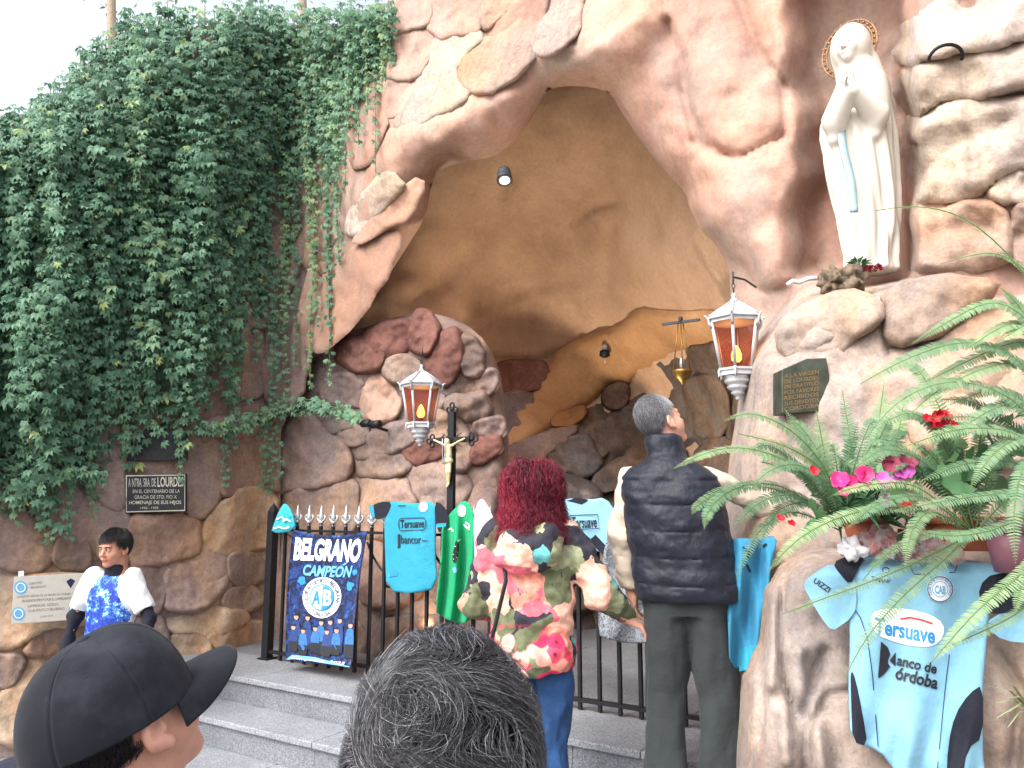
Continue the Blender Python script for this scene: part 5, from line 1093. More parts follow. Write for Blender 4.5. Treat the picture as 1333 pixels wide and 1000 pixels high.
# printed fabric: dark ground, olive, peach and teal shapes, flowers low on the back
t = NT('flower_print')
ob = t.obj(); nz_ = t.new('ShaderNodeTexNoise'); nz_.inputs['Scale'].default_value = 9; nz_.inputs['Detail'].default_value = 3; t.L.new(ob, nz_.inputs['Vector'])
wp = t.new('ShaderNodeMix', data_type='RGBA', blend_type='LINEAR_LIGHT'); wp.inputs[0].default_value = .09; t.L.new(ob, wp.inputs[6]); t.L.new(nz_.outputs['Color'], wp.inputs[7])
vc = t.voro(8.2, vec=wp.outputs[2], out='Color'); sep = t.new('ShaderNodeSeparateColor'); t.L.new(vc, sep.inputs[0])
pal = [(0.0, srgb(46, 46, 56)), (.22, srgb(98, 104, 78)), (.40, srgb(214, 140, 122)), (.55, srgb(206, 104, 118)), (.66, srgb(140, 146, 116)), (.80, srgb(92, 164, 168)), (.87, srgb(220, 170, 152)), (.95, srgb(46, 48, 54))]
c = t.ramp(sep.outputs[0], pal, 'CONSTANT')
hl = t.mapr(t.noise(26, 4, .6, vec=ob), .42, .62, .78, 1.2); c = t.mix(c, hl, 1.0, 'MULTIPLY')
tr_ = t.mapr(t.noise(60, 3, .8, vec=ob, sc3=(1, 1, .22)), .60, .66); lo_ = t.mapr(t.voro(5.0, vec=ob), .30, .22); c = t.mix(c, srgb(44, 52, 44), t.math('MULTIPLY', tr_, lo_))
fd = t.voro(15, vec=ob, rnd=.8); fc = t.voro(15, vec=ob, out='Color', rnd=.8); sp2 = t.new('ShaderNodeSeparateColor'); t.L.new(fc, sp2.inputs[0])
fcol = t.ramp(sp2.outputs[1], [(0, srgb(206, 48, 84)), (.35, srgb(236, 150, 140)), (.7, srgb(222, 70, 96)), (.9, srgb(240, 190, 180))], 'CONSTANT'); ctr = t.mapr(fd, .10, .16, 1, 0); fcol = t.mix(fcol, srgb(80, 40, 44), t.math('MULTIPLY', ctr, .8)); fcol = t.mix(fcol, t.mapr(fd, .1, .5, .8, 1.25), 1.0, 'MULTIPLY')
sx_ = t.new('ShaderNodeSeparateXYZ'); t.L.new(ob, sx_.inputs[0])
low = t.mapr(sx_.outputs[2], -.10, -.16); edge_ = t.mapr(fd, .60, .52); c = t.mix(c, fcol, t.math('MULTIPLY', t.math('MULTIPLY', low, edge_), t.mapr(t.noise(5.5, 2, vec=ob), .44, .47)))
up_ = t.mapr(sx_.outputs[2], .1, .14); t.base(c); t.bump(t.noise(34, 4, vec=ob), .35, .006); M_FLOWER = t.done(.75, spec=.2, Sheen_Weight=.05)
def jacket(P):
    k = wom.k; z = np.array([.83, .855, .91, 1.0, 1.15, 1.28, 1.36, 1.42, 1.45]) * k
    mod = lambda zz, a: .006 * np.sin(a * 7 + zz * 9) * sstep(-zz, -1.1, -.8)
    d = loft(P, z, np.zeros(9), np.array([-.02, -.02, -.02, -.01, 0, 0, -.01, -.02, -.02]) * k, np.array([.18, .192, .197, .195, .194, .194, .178, .12, .085]) * k, np.array([.165, .18, .185, .175, .165, .155, .14, .10, .085]) * k, 2.3, mod)
    hood = smin(elli(P, np.array([0, -.165, 1.335]) * k, np.array([.155, .075, .085]) * k), elli(P, np.array([0, -.13, 1.42]) * k, np.array([.13, .07, .075]) * k), .05); hood = smax(hood, -elli(P, np.array([0, -.10, 1.50]) * k, np.array([.09, .06, .09]) * k), .02)
    d = smin(d, hood, .018)
    for sd in 'lr':
        a = wom.arms[sd]; d = smin(d, smin(rcone(P, a['sh'], a['el'], .082 * k, .072 * k), rcone(P, a['el'], a['wr'] + (a['el'] - a['wr']) * .12, .072 * k, .050 * k), .03), .035)
    return d
wom.cloth('jacket', jacket, (-.5, -.35, .6), (.55, .42, 1.45), M_FLOWER, .0085, (.030, 7.0), (1, 1, 1.25))
wom.trousers(C_JEANS, .092, .064, .05, top=.95, crease=(.024, 9.0), spread=1.3); wom.shoes(M_SHOEW)
st_ = np.array([[-.14, -.10, 1.40], [-.10, -.20, 1.25], [-.16, -.205, 1.0], [-.205, -.15, .85], [-.215, -.05, .80]]) * wom.k
q_ = np.array([st_[0] + (st_[-1] - st_[0]) * 0]); tt_ = np.linspace(0, 4, 24); sp_ = np.stack([np.interp(tt_, range(5), st_[:, i]) for i in range(3)], 1); mk_ = MB().tube(wom.W(sp_), .009, 6, flat=.4).build('bag_strap', I_BLACK, wom.root)
nS = 5000; d = prng.normal(size=(nS * 3, 3)); d /= np.linalg.norm(d, axis=1)[:, None]; d = d[(d[:, 2] > -.45) & ~((d[:, 1] > .6) & (d[:, 2] < .45))][:nS]; nS = len(d)
cur = d * np.array([.084, .104, .100]) + [0, -.014, .024]; M = 26; L = prng.uniform(.13, .25, nS); lift = prng.uniform(.006, .070, nS); path = [cur.copy()]; sk = cur.copy()
for i in range(1, M):                                   # combed out from the parting, then hanging
    rel = sk - np.array([0, -.014, .024]); f = np.stack([rel[:, 0] * 9, rel[:, 1] * 6 - .2, -.35 - 1.6 * sstep(.09 - rel[:, 2], 0, .09)], 1)
    nr = rel / np.array([.084, .104, .100]) ** 2; nr /= np.linalg.norm(nr, axis=1)[:, None]; on = (sk[:, 2] > -.02)[:, None]; ft = f - nr * np.sum(f * nr, 1)[:, None]
    f = np.where(on, ft, np.stack([rel[:, 0] * 4.5, rel[:, 1] * 3.0 - .15, -np.ones(nS)], 1)); f /= np.linalg.norm(f, axis=1)[:, None] + 1e-9; sk = sk + f * (L / (M - 1))[:, None]
    e = np.linalg.norm((sk - np.array([0, -.014, .024])) / np.array([.084, .104, .100]), axis=1); sk = np.where((e < 1)[:, None], np.array([0, -.014, .024]) + (sk - np.array([0, -.014, .024])) / e[:, None], sk)
    oh = sk - np.array([0, -.014, .0]); oh[:, 2] *= .6; oh /= np.linalg.norm(oh, axis=1)[:, None] + 1e-9; path.append(sk + oh * (lift * min(1, i / 7))[:, None])
path = np.stack(path, 1); tt = np.linspace(0, 1, M); ph = prng.uniform(0, 6.28, nS); hr = prng.uniform(.006, .019, nS); fr = prng.uniform(2.5, 5.0, nS); e1 = prng.normal(size=(nS, 3)); e1 /= np.linalg.norm(e1, axis=1)[:, None]; e2 = np.cross(e1, prng.normal(size=(nS, 3))); e2 /= np.linalg.norm(e2, axis=1)[:, None]
env = (hr[:, None] * np.clip(tt * 5, 0, 1)[None])[..., None]; an = (fr[:, None] * 6.28 * tt + ph[:, None])[..., None]; path = path + env * (np.cos(an) * e1[:, None] + np.sin(an) * e2[:, None]) + np.cumsum(prng.normal(size=path.shape), axis=1) * .0012
Wp = wom.W(wom.headpt(path.reshape(-1, 3))).reshape(path.shape)
strands('hair', None, Wp, .0014, HAIR_RED, wom.root, np.clip(.28 + .35 * sstep(-d[:, 0], .1, .8) + .25 * np.array([mnoise.noise(Vector(p) * 5) for p in d]) + prng.normal(size=nS) * .16, 0, 1))
skull_shell(wom, S_RED, lambda q: (q[:, 2] > -.06) & (q[:, 1] < .06), .012)

# ---- boy by the wall
bY = 4.86; feet = np.array([float(PY(137, 900, bY)[0]), bY, .17])
boy = Person('person', feet, R(180 + 12), 1.45, 'boy with black hair in blue and white splash shirt over black sleeves', SKIN_C, head=(R(6), R(-8), 0), hk=1.13, build=.92,
    arms={'l': dict(el=np.array([-.26, -.01, .93]), wr=np.array([-.25, .07, .71]), n=np.array([1.0, 0, 0])), 'r': dict(el=np.array([.26, -.01, .93]), wr=np.array([.25, .07, .71]), n=np.array([-1.0, 0, 0]))})
boy.body(.0065)
t = NT('splash_print'); ob = t.obj(); c = t.ramp(t.noise(14, 5, .8, vec=ob), [(.40, srgb(30, 52, 150)), (.50, srgb(54, 110, 200)), (.56, srgb(150, 200, 235)), (.62, srgb(222, 228, 236))], 'CONSTANT'); t.base(c); M_SPLASH = t.done(.75)
def bshirt(P):
    k = boy.k; z = np.array([.80, .84, 1.0, 1.2, 1.34, 1.41, 1.45]) * k
    return loft(P, z, np.zeros(7), np.array([0, 0, 0, 0, -.01, -.02, -.02]) * k, np.array([.175, .18, .175, .18, .185, .15, .075]) * k, np.array([.13, .135, .13, .13, .12, .09, .07]) * k, 2.3)
def bshirt2(P):
    d = bshirt(P); k = boy.k
    for a in boy.arms.values():
        e = a['sh'] + (a['el'] - a['sh']) * .78; dr = (a['el'] - a['sh']); dr = dr / np.linalg.norm(dr); d = smin(d, smax(rcone(P, a['sh'], e, .070 * k, .074 * k), (P - e) @ dr, .008), .03)
    return d
def braglan(V, F):
    c = V[F].mean(1); k = boy.k; return (np.abs(c[:, 0]) > .055 + .42 * np.clip(1.44 * k - c[:, 2], -.1, .22)) & (c[:, 2] > .93 * k)
boy.cloth('shirt', bshirt2, (-.4, -.25, .6), (.4, .25, 1.25), None, .008, (.014, 8.0), mats=[M_SPLASH, C_WHITE], midx=braglan)
boy.sleeves('undershirt_sleeve', C_BLACK, .3, .98, .050, .040)
V, F = polymesh(lambda P: loft(P, np.array([1.40, 1.46, 1.515]) * boy.k, np.zeros(3), np.array([-.02, -.01, .0]) * boy.k, np.array([.085, .070, .066]) * boy.k, np.array([.078, .070, .066]) * boy.k), (-.12, -.12, 1.1), (.12, .12, 1.32), .006); mk('undershirt_collar', boy.W(V), F, C_BLACK, boy.root)
boy.trousers(C_NAVY, .092, .075, .05); boy.shoes(M_SHOEW)
def bcover(q): return (q[:, 2] > .02 + .6 * np.clip(q[:, 1] + .02, -.12, .02)) & ~((q[:, 1] > .040) & (q[:, 2] < .058)) & ~((np.abs(q[:, 0]) > .06) & (q[:, 2] < .0) & (q[:, 1] > -.02))
skull_shell(boy, S_BLACK, bcover, .008)
short_hair(boy, 5200, lambda q: np.where(q[:, 1] > .02, .024, .05), HAIR_BLACK, lambda c: np.stack([c[:, 0] * 8, .6 + c[:, 1] * 9, -.9 + 0 * c[:, 0]], 1), .0016, lambda q: np.clip(.2 + prng.normal(size=len(q)) * .2, 0, 1), bcover, lift=.012, jitter=.18)
for sg in (-1, 1):
    for nm, rr, off, m_ in (('eye', .0118, .0, M_EYE), ('iris', .0056, .0092, M_IRIS)):
        b = MB().lathe([(rr * math.sin(a), rr * math.cos(a)) for a in np.linspace(3.0, .05, 9)], (0, 0, 0), 12); V = np.vstack(b.v) + np.array([sg * .031 + (.0 if nm == 'eye' else .0), .0835 + off, .0]); b.v = [boy.W(boy.headpt(V))]; b.build(nm, m_, boy.root)
    b = MB().tube(boy.W(boy.headpt(np.array([[sg * .014, .0935, .016], [sg * .028, .0935, .0205], [sg * .044, .083, .017]]))), .0028, 6); b.build('eyebrow', S_BLACK, boy.root)
    b = MB().tube(boy.W(boy.headpt(np.array([[sg * .019, .0925, .005], [sg * .031, .0955, .0085], [sg * .043, .089, .005]]))), .0018, 6); b.build('eyelid', S_BLACK, boy.root)
M_LIP = simple('lips', srgb(166, 96, 88), .45); b = MB().tube(boy.W(boy.headpt(np.array([[-.021, .0885, -.0645], [-.008, .0975, -.0635], [.008, .0975, -.0635], [.021, .0885, -.0645]]))), [.002, .0042, .0042, .002], 6); b.build('mouth', M_LIP, boy.root)

# ---- onlooker with the black cap, close to us
cY = 1.112; hc_w = PY(158, 936, cY)
H = 1.70; capm = Person('person', (hc_w[0] - .015 * math.sin(R(30.7)), cY - .015 * math.cos(R(30.7)), 0), R(25), H, 'onlooker in a black baseball cap seen from behind at the foot of the stairs', SKIN_B, head=(R(4), R(25), R(-9)), hk=1.0)
capm.hc = np.array([0, .015, (hc_w[2])]); capm.body(.0047)
def bust(p, name, mat, wide=1.0):
    def fn(P):
        k = p.k; z = np.array([.86, .92, 1.1, 1.28, 1.36, 1.42, 1.455]) * k
        d = loft(P, z, np.zeros(7), np.array([0, 0, 0, 0, -.01, -.02, -.025]) * k, np.array([.185, .19, .185, .195, .19, .14, .08]) * k * wide, np.array([.135, .14, .135, .135, .125, .095, .075]) * k * wide, 2.3)
        col = loft(P, np.array([1.43, 1.47, 1.505]) * k, np.zeros(3), np.array([-.025, -.02, -.015]) * k, np.array([.078, .074, .072]) * k, np.array([.075, .072, .07]) * k); d = smin(d, col, .02)
        for a in p.arms.values(): d = smin(d, smin(rcone(P, a['sh'], a['el'], .075 * k, .06 * k), rcone(P, a['el'], a['wr'], .06 * k, .045 * k), .02), .03)
        return d
    return p.cloth(name, fn, (-.45, -.3, .75), (.45, .35, 1.55), mat, .010, (.014, 7.0))
bust(capm, 'jacket', C_NAVY, 1.05); capm.trousers(C_TROUS); capm.shoes(M_SHOE)
def ccover(q): return (q[:, 1] < -.005) & (q[:, 2] > -.06) & ~((np.abs(q[:, 0]) > .07) & (q[:, 1] > -.03) & (q[:, 2] < .02)) | ((np.abs(q[:, 0]) > .06) & (q[:, 1] > .015) & (q[:, 1] < .035) & (q[:, 2] > -.02))
skull_shell(capm, S_BLACK, lambda q: (q[:, 1] < -.02) & (q[:, 2] > -.05) & ~((np.abs(q[:, 0]) > .068) & (q[:, 1] > -.035)), .0015, r0=(.076, .096, .094), res=60)
short_hair(capm, 9000, .016, HAIR_BLACK, lambda c: np.stack([0 * c[:, 0], -.4 + 0 * c[:, 0], -1 + 0 * c[:, 0]], 1), .00045, lambda q: np.clip(.3 + prng.normal(size=len(q)) * .3, 0, 1), ccover, lift=.003, M=4, jitter=.3, r0=(.077, .097, .095))
t = NT('cap_cloth'); t.base(t.ramp(t.noise(9, 5, .65), [(.3, srgb(18, 20, 26)), (.5, srgb(25, 28, 36)), (.74, srgb(46, 49, 58))])); t.bump(t.noise(28, 4), .35, .006, None); t.bump(t.noise(700, 1), .4, .0012); M_CAPC = t.done(.85, spec=.15, Sheen_Weight=.06)
NA, NE = 240, 60; aa = np.linspace(0, 2 * math.pi, NA, endpoint=False); ee = np.linspace(0, math.pi / 2 - .02, NE); A, E = np.meshgrid(aa, ee, indexing='ij')
dS = (((A / (math.pi / 3)) + .5) % 1 - .5) * math.pi / 3; seam = np.exp(-(dS / .012) ** 2) - .55 * np.exp(-((np.abs(dS) - .045) / .012) ** 2) * np.cos(E) ** .3
rr_ = 1 - .014 * seam; front = np.clip(np.sin(A), 0, 1)
cpx = np.cos(A) * np.cos(E) ** .86 * .090 * rr_; cpy = np.sin(A) * np.cos(E) ** .86 * .112 * rr_ - .012; cpz = np.sin(E) * (.118) * rr_ + .012 * np.cos(A) ** 2 * 0 + .012 * front * np.sin(2 * E)
Q = np.stack([cpx, cpy, cpz], -1).reshape(-1, 3)
Q = Q + np.array([0, 0, 1.0]) * 0; F = []
for i in range(NA):
    for j in range(NE - 1):
        i2 = (i + 1) % NA; am = (aa[i] + math.pi / NA); db = abs(am - 1.5 * math.pi)
        F.append((i * NE + j, i2 * NE + j, i2 * NE + j + 1, i * NE + j + 1))
CAPR = rotx(R(-6)); place = lambda q: capm.W(capm.headpt(np.asarray(q, float) @ CAPR.T * 1.03 + np.array([0, .0, .002])))
capo = mk('baseball_cap', place(Q), F, M_CAPC, capm.root); sm = capo.modifiers.new('t', 'SOLIDIFY'); sm.thickness = .003; sm.offset = 1; capo['label'] = 'black six panel baseball cap'
s_ = np.linspace(-1, 1, 40); t_ = np.linspace(0, 1, 14); S_, T_ = np.meshgrid(s_, t_, indexing='ij'); a_ = math.pi / 2 - S_ * R(66)
bx = np.cos(a_) * .091 * (1 + T_ * .04); by = np.sin(a_) * .113 - .012 + T_ * .086 * np.sqrt(np.clip(1 - (np.abs(S_) ** 2.6), 0, 1)); bz = .006 + .012 * T_ - .040 * (np.abs(S_) ** 2) * (T_ * .85 + .15) - .012 * T_ ** 2
i, j = np.meshgrid(np.arange(39), np.arange(13), indexing='ij'); i0 = (i * 14 + j).ravel(); Fq = np.stack([i0, i0 + 14, i0 + 15, i0 + 1], 1)
br = mk('brim', place(np.stack([bx, by, bz], -1).reshape(-1, 3)), Fq, M_CAPC, capo); sm = br.modifiers.new('t', 'SOLIDIFY'); sm.thickness = .004; sm.offset = 0
b = MB().lathe([(.011, -.001), (.0105, .004), (.006, .0075), (.001, .0085)], (0, 0, 0), 16); b.v = [place(np.vstack(b.v) + [0, -.012, .1175])]; b.build('button', M_CAPC, capo)
for az_ in (30, 90, 150, 210, 330):                      # eyelets
    a = R(az_); e = R(48); n_ = np.array([math.cos(a) * math.cos(e), math.sin(a) * math.cos(e), math.sin(e)]); c_ = np.array([math.cos(a) * math.cos(e) ** .86 * .0915, math.sin(a) * math.cos(e) ** .86 * .1135 - .012, math.sin(e) * .1205 + .012 * max(0, math.sin(a)) * math.sin(2 * e)])
    u1 = np.cross(n_, [0, 0, 1]); u1 /= np.linalg.norm(u1); u2 = np.cross(n_, u1); MB().tube(place([c_ + .0034 * (math.cos(w) * u1 + math.sin(w) * u2) for w in np.linspace(0, 6.283, 11)]), .0010, 6, cap=False).build('eyelet', M_CAPC, capo)
MB().tube(place([[.092 * math.cos(w), .113 * math.sin(w) - .012, .002] for w in np.linspace(1.5 * math.pi - .45, 1.5 * math.pi + .45, 16)]), .007, 6, flat=.35).build('strap', M_CAPC, capo); MB().box(place([[-.01, -.127, .002]])[0], (.016, .006, .010), rotz(-R(30))).build('buckle', M_SILVER, capo, False)

# ---- grey haired onlooker, close to us
gY = .74; hg = PY(580, 1005, gY)
H = 1.70; gm = Person('person', (hg[0], gY - .02, 0), R(4), H, 'onlooker with wavy dark grey hair seen from behind, next to the black cap', SKIN_A, head=(R(0), R(6), 0))
gm.hc = np.array([0, .015, hg[2]]); gm.body(.007); bust(gm, 'sweater', C_BLACK); gm.trousers(C_JEANS); gm.shoes(M_SHOE)
def gcover(q): return (q[:, 2] > -.085) & ~((q[:, 1] > .06) & (q[:, 2] < .07)) & ~((np.abs(q[:, 0]) > .070) & (q[:, 1] > -.01) & (q[:, 2] < .01))
skull_shell(gm, S_BLACK, gcover, .006, r0=(.080, .100, .098), res=50)
WH = np.array([-.018, -.078, .075])
def gflow(c):
    d = c - WH; r = np.linalg.norm(d, axis=1)[:, None] + .02; sw = np.cross(d, np.array([0, -.6, .8])); g = np.array([0, 0, -1.0]) * sstep(.05 - c[:, 2], 0, .08)[:, None]
    wv = np.sin(c @ np.array([60.0, 40, 85]) + 2.0 * np.sin(c @ np.array([30.0, 20, -25])))[:, None] * np.array([1.0, 0, 0]) * .8
    return d / r * 1.0 + sw / r * .9 * np.exp(-r / .09) + g * 1.1 + wv
gt = lambda q: np.clip(.03 + .22 * np.array([mnoise.noise(Vector(p) * 34) for p in q]) + .14 * (np.abs(q[:, 0]) > .05) + np.where(prng.random(len(q)) < .26, .6, 0) * prng.random(len(q)), 0, 1)
WC = lambda q: gcover(q) & (np.linalg.norm(q - WH, axis=1) < .055)
short_hair(gm, 5200, .05, HAIR_GREY, lambda c: np.cross(c - WH, np.array([0, -.6, .8])) / .03 - (c - WH) / .06 + gflow(c) * .25, .00042, gt, WC, M=8, lift=.009, jitter=.45, r0=(.082, .102, .100))
short_hair(gm, 18000, lambda q: prng.uniform(.06, .105, len(q)), HAIR_GREY, gflow, .00042, gt, gcover, M=9, lift=.012, jitter=.15, r0=(.082, .102, .100))
# ================================================================ the white statue in its niche
t = NT('statue_paint'); n = t.noise(5, 4); t.base(t.ramp(n, [(.3, srgb(200, 194, 184)), (.7, srgb(216, 211, 202))])); t.bump(t.noise(90, 3), .1, .002); M_STAT = t.done(.55, spec=.35)
M_SASH = simple('sash_blue', srgb(146, 176, 190), .6); M_FACE = simple('statue_face', srgb(222, 200, 184), .55, var=.04)
sY = float(yn(1120, 200, -4.22)); px = sY / 1000.0
base_s = PY(1127, 352, sY); statue = empty('virgin_statue', base_s, 'white statue of a veiled woman praying, blue sash, in the rock niche', 'statue')
def zz(v): return float(PY(1127, v, sY)[2])
def xx(u): return float(PY(u, 200, sY)[0])
rows = [(353, 1127, 33), (340, 1127, 32), (300, 1128, 37), (250, 1126, 43), (200, 1123, 48), (175, 1122, 50), (158, 1122, 49), (140, 1124, 45), (120, 1129, 39), (104, 1132, 34), (92, 1130, 28), (80, 1127, 22)][::1]
RZ = np.array([zz(r[0]) for r in rows]); RX = np.array([xx(r[1]) for r in rows]); RW = np.array([r[2] * px for r in rows])
F_ = np.array([-.78, -.62, 0]); Sd = np.array([.62, -.78, 0]); Uz = np.array([0, 0, 1.0])
hdc = np.array([xx(1114), sY - .02, zz(62)]); RHs = np.stack([np.cross(F_, Uz), F_, Uz], 1) @ rotx(R(-6))
def sd_head(P): return head_sdf((P - hdc) @ RHs, .80)
def statue_sdf(P):
    def mod(z, a): return .011 * np.sin(a * 9 + 2.0 * np.sin(z * 5)) * sstep(-z, -zz(150), -zz(220)) + .006 * np.sin(a * 17 + z * 6) * sstep(-z, -zz(120), -zz(200))
    d = loft(P, RZ, RX, np.full(len(RZ), sY + .03), RW, RW * np.array([.8, .8, .78, .75, .72, .72, .74, .78, .8, .85, .9, 1.0]), 2.1, mod)
    # veil over head and shoulders
    ve = elli(P, hdc + np.array([.022, .035, .012]), (.098, .105, .128)); ve = smin(ve, loft(P, np.array([zz(170), zz(130), zz(100), zz(70), zz(45)]), np.array([xx(1143), xx(1142), xx(1138), xx(1131), xx(1124)]), np.full(5, sY + .075), np.array([.125, .135, .128, .115, .09]), np.array([.10, .11, .105, .10, .09]), 2.0, lambda z, a: .005 * np.sin(a * 11 + z * 12)), .04)
    face = elli(P, hdc + F_ * .085 - Uz * .012, (.062, .062, .088)); ve = smax(ve, -face, .012)
    d = smin(d, ve, .02); d = smin(d, sd_head(P), .006)
    hand = PY(1108, 106, sY - .20)
    for el, sg in ((PY(1087, 158, sY - .07), -1), (PY(1140, 150, sY - .12), 1)):
        w = hand + np.array([.012 * sg, 0, -.055]); d = smin(d, rcone(P, el, w, .066, .034), .02)
        sl = rcone(P, el + Uz * .01, el + np.array([0, .02, -.09]), .05, .03); d = smin(d, sl, .03)
        d = smin(d, hand_sdf(P, w, np.array([-.12, -.12, 1.0]), -Sd * sg, -F_ * -1, .78, (.03, .03, .03)), .006)
    return d
V, F = polymesh(statue_sdf, (xx(1040), sY - .36, zz(356)), (xx(1190), sY + .30, zz(15)), .0065); mk('figure', V, F, M_STAT, statue)
sv = np.array([PY(1106 + 1.5 * math.sin(v_ * .06), v_, sY - .2) for v_ in np.linspace(146, 282, 26)]); Ysash = np.interp(np.linspace(0, 1, 26), [0, .15, 1], [sY - .155, sY - .175, sY - .15]); Vs = []
for q, y in zip(sv, Ysash):
    for o in (-1, 1):
        ts = np.linspace(0, .4, 161); c_ = np.array([q[0] * y / (sY - .2), 0, CAM_H + (q[2] - CAM_H) * y / (sY - .2)]); p = c_ + np.array([.019 * o, sY - .32, 0]); pts = p + np.array([0, 1, 0])[None] * ts[:, None]
        rd = loft(pts, RZ, RX, np.full(len(RZ), sY + .03), RW + .004, RW * .75 + .004, 2.1); hit = np.nonzero(rd < 0)[0]; Vs.append([p[0], p[1] + (ts[hit[0]] if len(hit) else .17) - .030, p[2]])
Vs = np.array(Vs); Ym = Vs[:, 1].reshape(-1, 2).min(1); kk = np.arange(len(Ym)); cf = np.polyfit(kk[6:], Ym[6:], 1); Ym = np.minimum(np.polyval(cf, kk), np.polyval(cf, kk)) - .012; Vs[:, 1] = np.repeat(Ym, 2)
o = mk('sash', Vs, [(2 * i, 2 * i + 1, 2 * i + 3, 2 * i + 2) for i in range(25)], M_SASH, statue); sm = o.modifiers.new('t', 'SOLIDIFY'); sm.thickness = .012; sm.offset = 0
M_HALO = simple('halo_gilt', srgb(146, 112, 90), .6, .1, var=.3); hcn = np.array([xx(1130), sY + .13, zz(46)])
halo = empty('halo_ring', hcn, 'gilded halo ring of small bulbs behind the statue head', 'halo')
for r_, w_ in ((.158, .006), (.135, .005)): MB().tube([hcn + Sd * r_ * math.cos(a) + Uz * r_ * math.sin(a) for a in np.linspace(0, 6.2832, 49)], w_, 6, cap=False).build('ring', M_HALO, halo)
bp = None
for k in range(28):
    a = k * 6.2832 / 28; c_ = hcn + Sd * .146 * math.cos(a) + Uz * .146 * math.sin(a)
    if bp is None: bp = MB().lathe([(.002, -.009), (.008, -.004), (.009, .002), (.004, .009)], c_, 7).build('bulb', M_BRASS, halo); c0_ = c_
    else: o = bp.copy(); COL.objects.link(o); o.location = bp.location + Vector(tuple(c_ - c0_))
    MB().tube([hcn + (Sd * math.cos(a) + Uz * math.sin(a)) * q for q in (.158, .178)], [.004, .0015], 5).build('ray', M_HALO, halo)
# gilded figure on the crucifix
def corpus(P):
    c = cc + EN * .03; A = lambda x, z, n=0.0: c + ES * x + Uz * z + EN * n
    d = elli(P, A(-.004, -.012, .012), (.016, .016, .021)); d = smin(d, rcone(P, A(0, -.045), A(.004, -.10), .021, .017), .012); d = smin(d, rcone(P, A(.004, -.10), A(.002, -.135), .017, .020), .012)
    for s2 in (-1, 1):
        d = smin(d, rcone(P, A(.016 * s2, -.042), A(.07 * s2, -.018), .010, .0075), .008); d = smin(d, rcone(P, A(.07 * s2, -.018), A(.125 * s2, .004), .0075, .006), .006)
        d = smin(d, rcone(P, A(.009 * s2, -.14), A(.012 * s2 + .006, -.21, .014), .013, .010), .008); d = smin(d, rcone(P, A(.012 * s2 + .006, -.21, .014), A(.003 * s2, -.285), .010, .0065), .006); d = smin(d, rcone(P, A(.003 * s2, -.285), A(.003 * s2, -.305, .02), .007, .006), .004)
    cl = elli(P, A(.003, -.137), (.028, .024, .022)); return smin(d, cl, .006)
V, F = polymesh(corpus, cc - .22 - np.array([0, 0, .14]), cc + .2, .0042); mk('figure', V, F, M_GOLD, cross)
# small things at the statue's feet
rp = random.Random(3)
pb = PY(1098, 366, sY - .22); V, F = polymesh(lambda P: elli(P, pb, (.10, .08, .065)), pb - .14, pb + .14, .009); V = crumple(V, F, .05, 22, 4); M_NEST = simple('dry_moss', srgb(110, 96, 80), .95, var=.4, scale=60, bump=.01)
tag(mk('moss_clump', V, F, M_NEST), 'round clump of dry brown moss on the ledge beside the statue', 'moss clump')
M_WIRE = simple('white_tube', srgb(200, 200, 202), .4); tb = np.array([PY(u, v, sY - .16) for u, v in ((1025, 371), (1032, 366), (1040, 368), (1052, 363), (1066, 362), (1075, 360))]); tag(MB().tube(tb, .012, 8).build('white_tube', M_WIRE, None), 'thin white plastic tube lying on the ledge at the statue niche', 'tube')
M_PETR = simple('petal_darkred', srgb(120, 20, 44), .6, var=.25); M_LEAFD = simple('leaf_dark', srgb(46, 84, 52), .6, var=.3)
def blades(b, c, n, L, w, rnd, up=.5, mi=0):
    for _ in range(n):
        d = np.array([rnd.gauss(0, 1), rnd.gauss(0, 1), rnd.gauss(up, .5)]); d /= np.linalg.norm(d); sdv = np.cross(d, [rnd.gauss(0, 1), rnd.gauss(0, 1), rnd.gauss(0, 1)]); sdv /= np.linalg.norm(sdv) + 1e-9; l = L * rnd.uniform(.6, 1.1)
        p = c + d * .01; b.add([p, p + d * l * .5 + sdv * w, p + d * l - np.array([0, 0, l * .2]), p + d * l * .5 - sdv * w], [(0, 1, 2, 3)], mi)
fb = PY(1128, 350, sY - .20); posy = empty('flower_offering', fb + [0, 0, -.03], 'small bunch of dark red flowers with greenery at the statue feet', 'flowers')
b = MB(); blades(b, PY(1118, 346, sY - .2), 60, .06, .006, rp); b.build('greenery', M_LEAFD, posy, False)
for k in range(7):
    c_ = PY(rp.uniform(1124, 1146), rp.uniform(348, 354), sY - .22 + rp.uniform(-.02, .02)); b = MB(); blades(b, c_, 12, .022, .008, rp, .8); b.build('flower', M_PETR, posy, False)
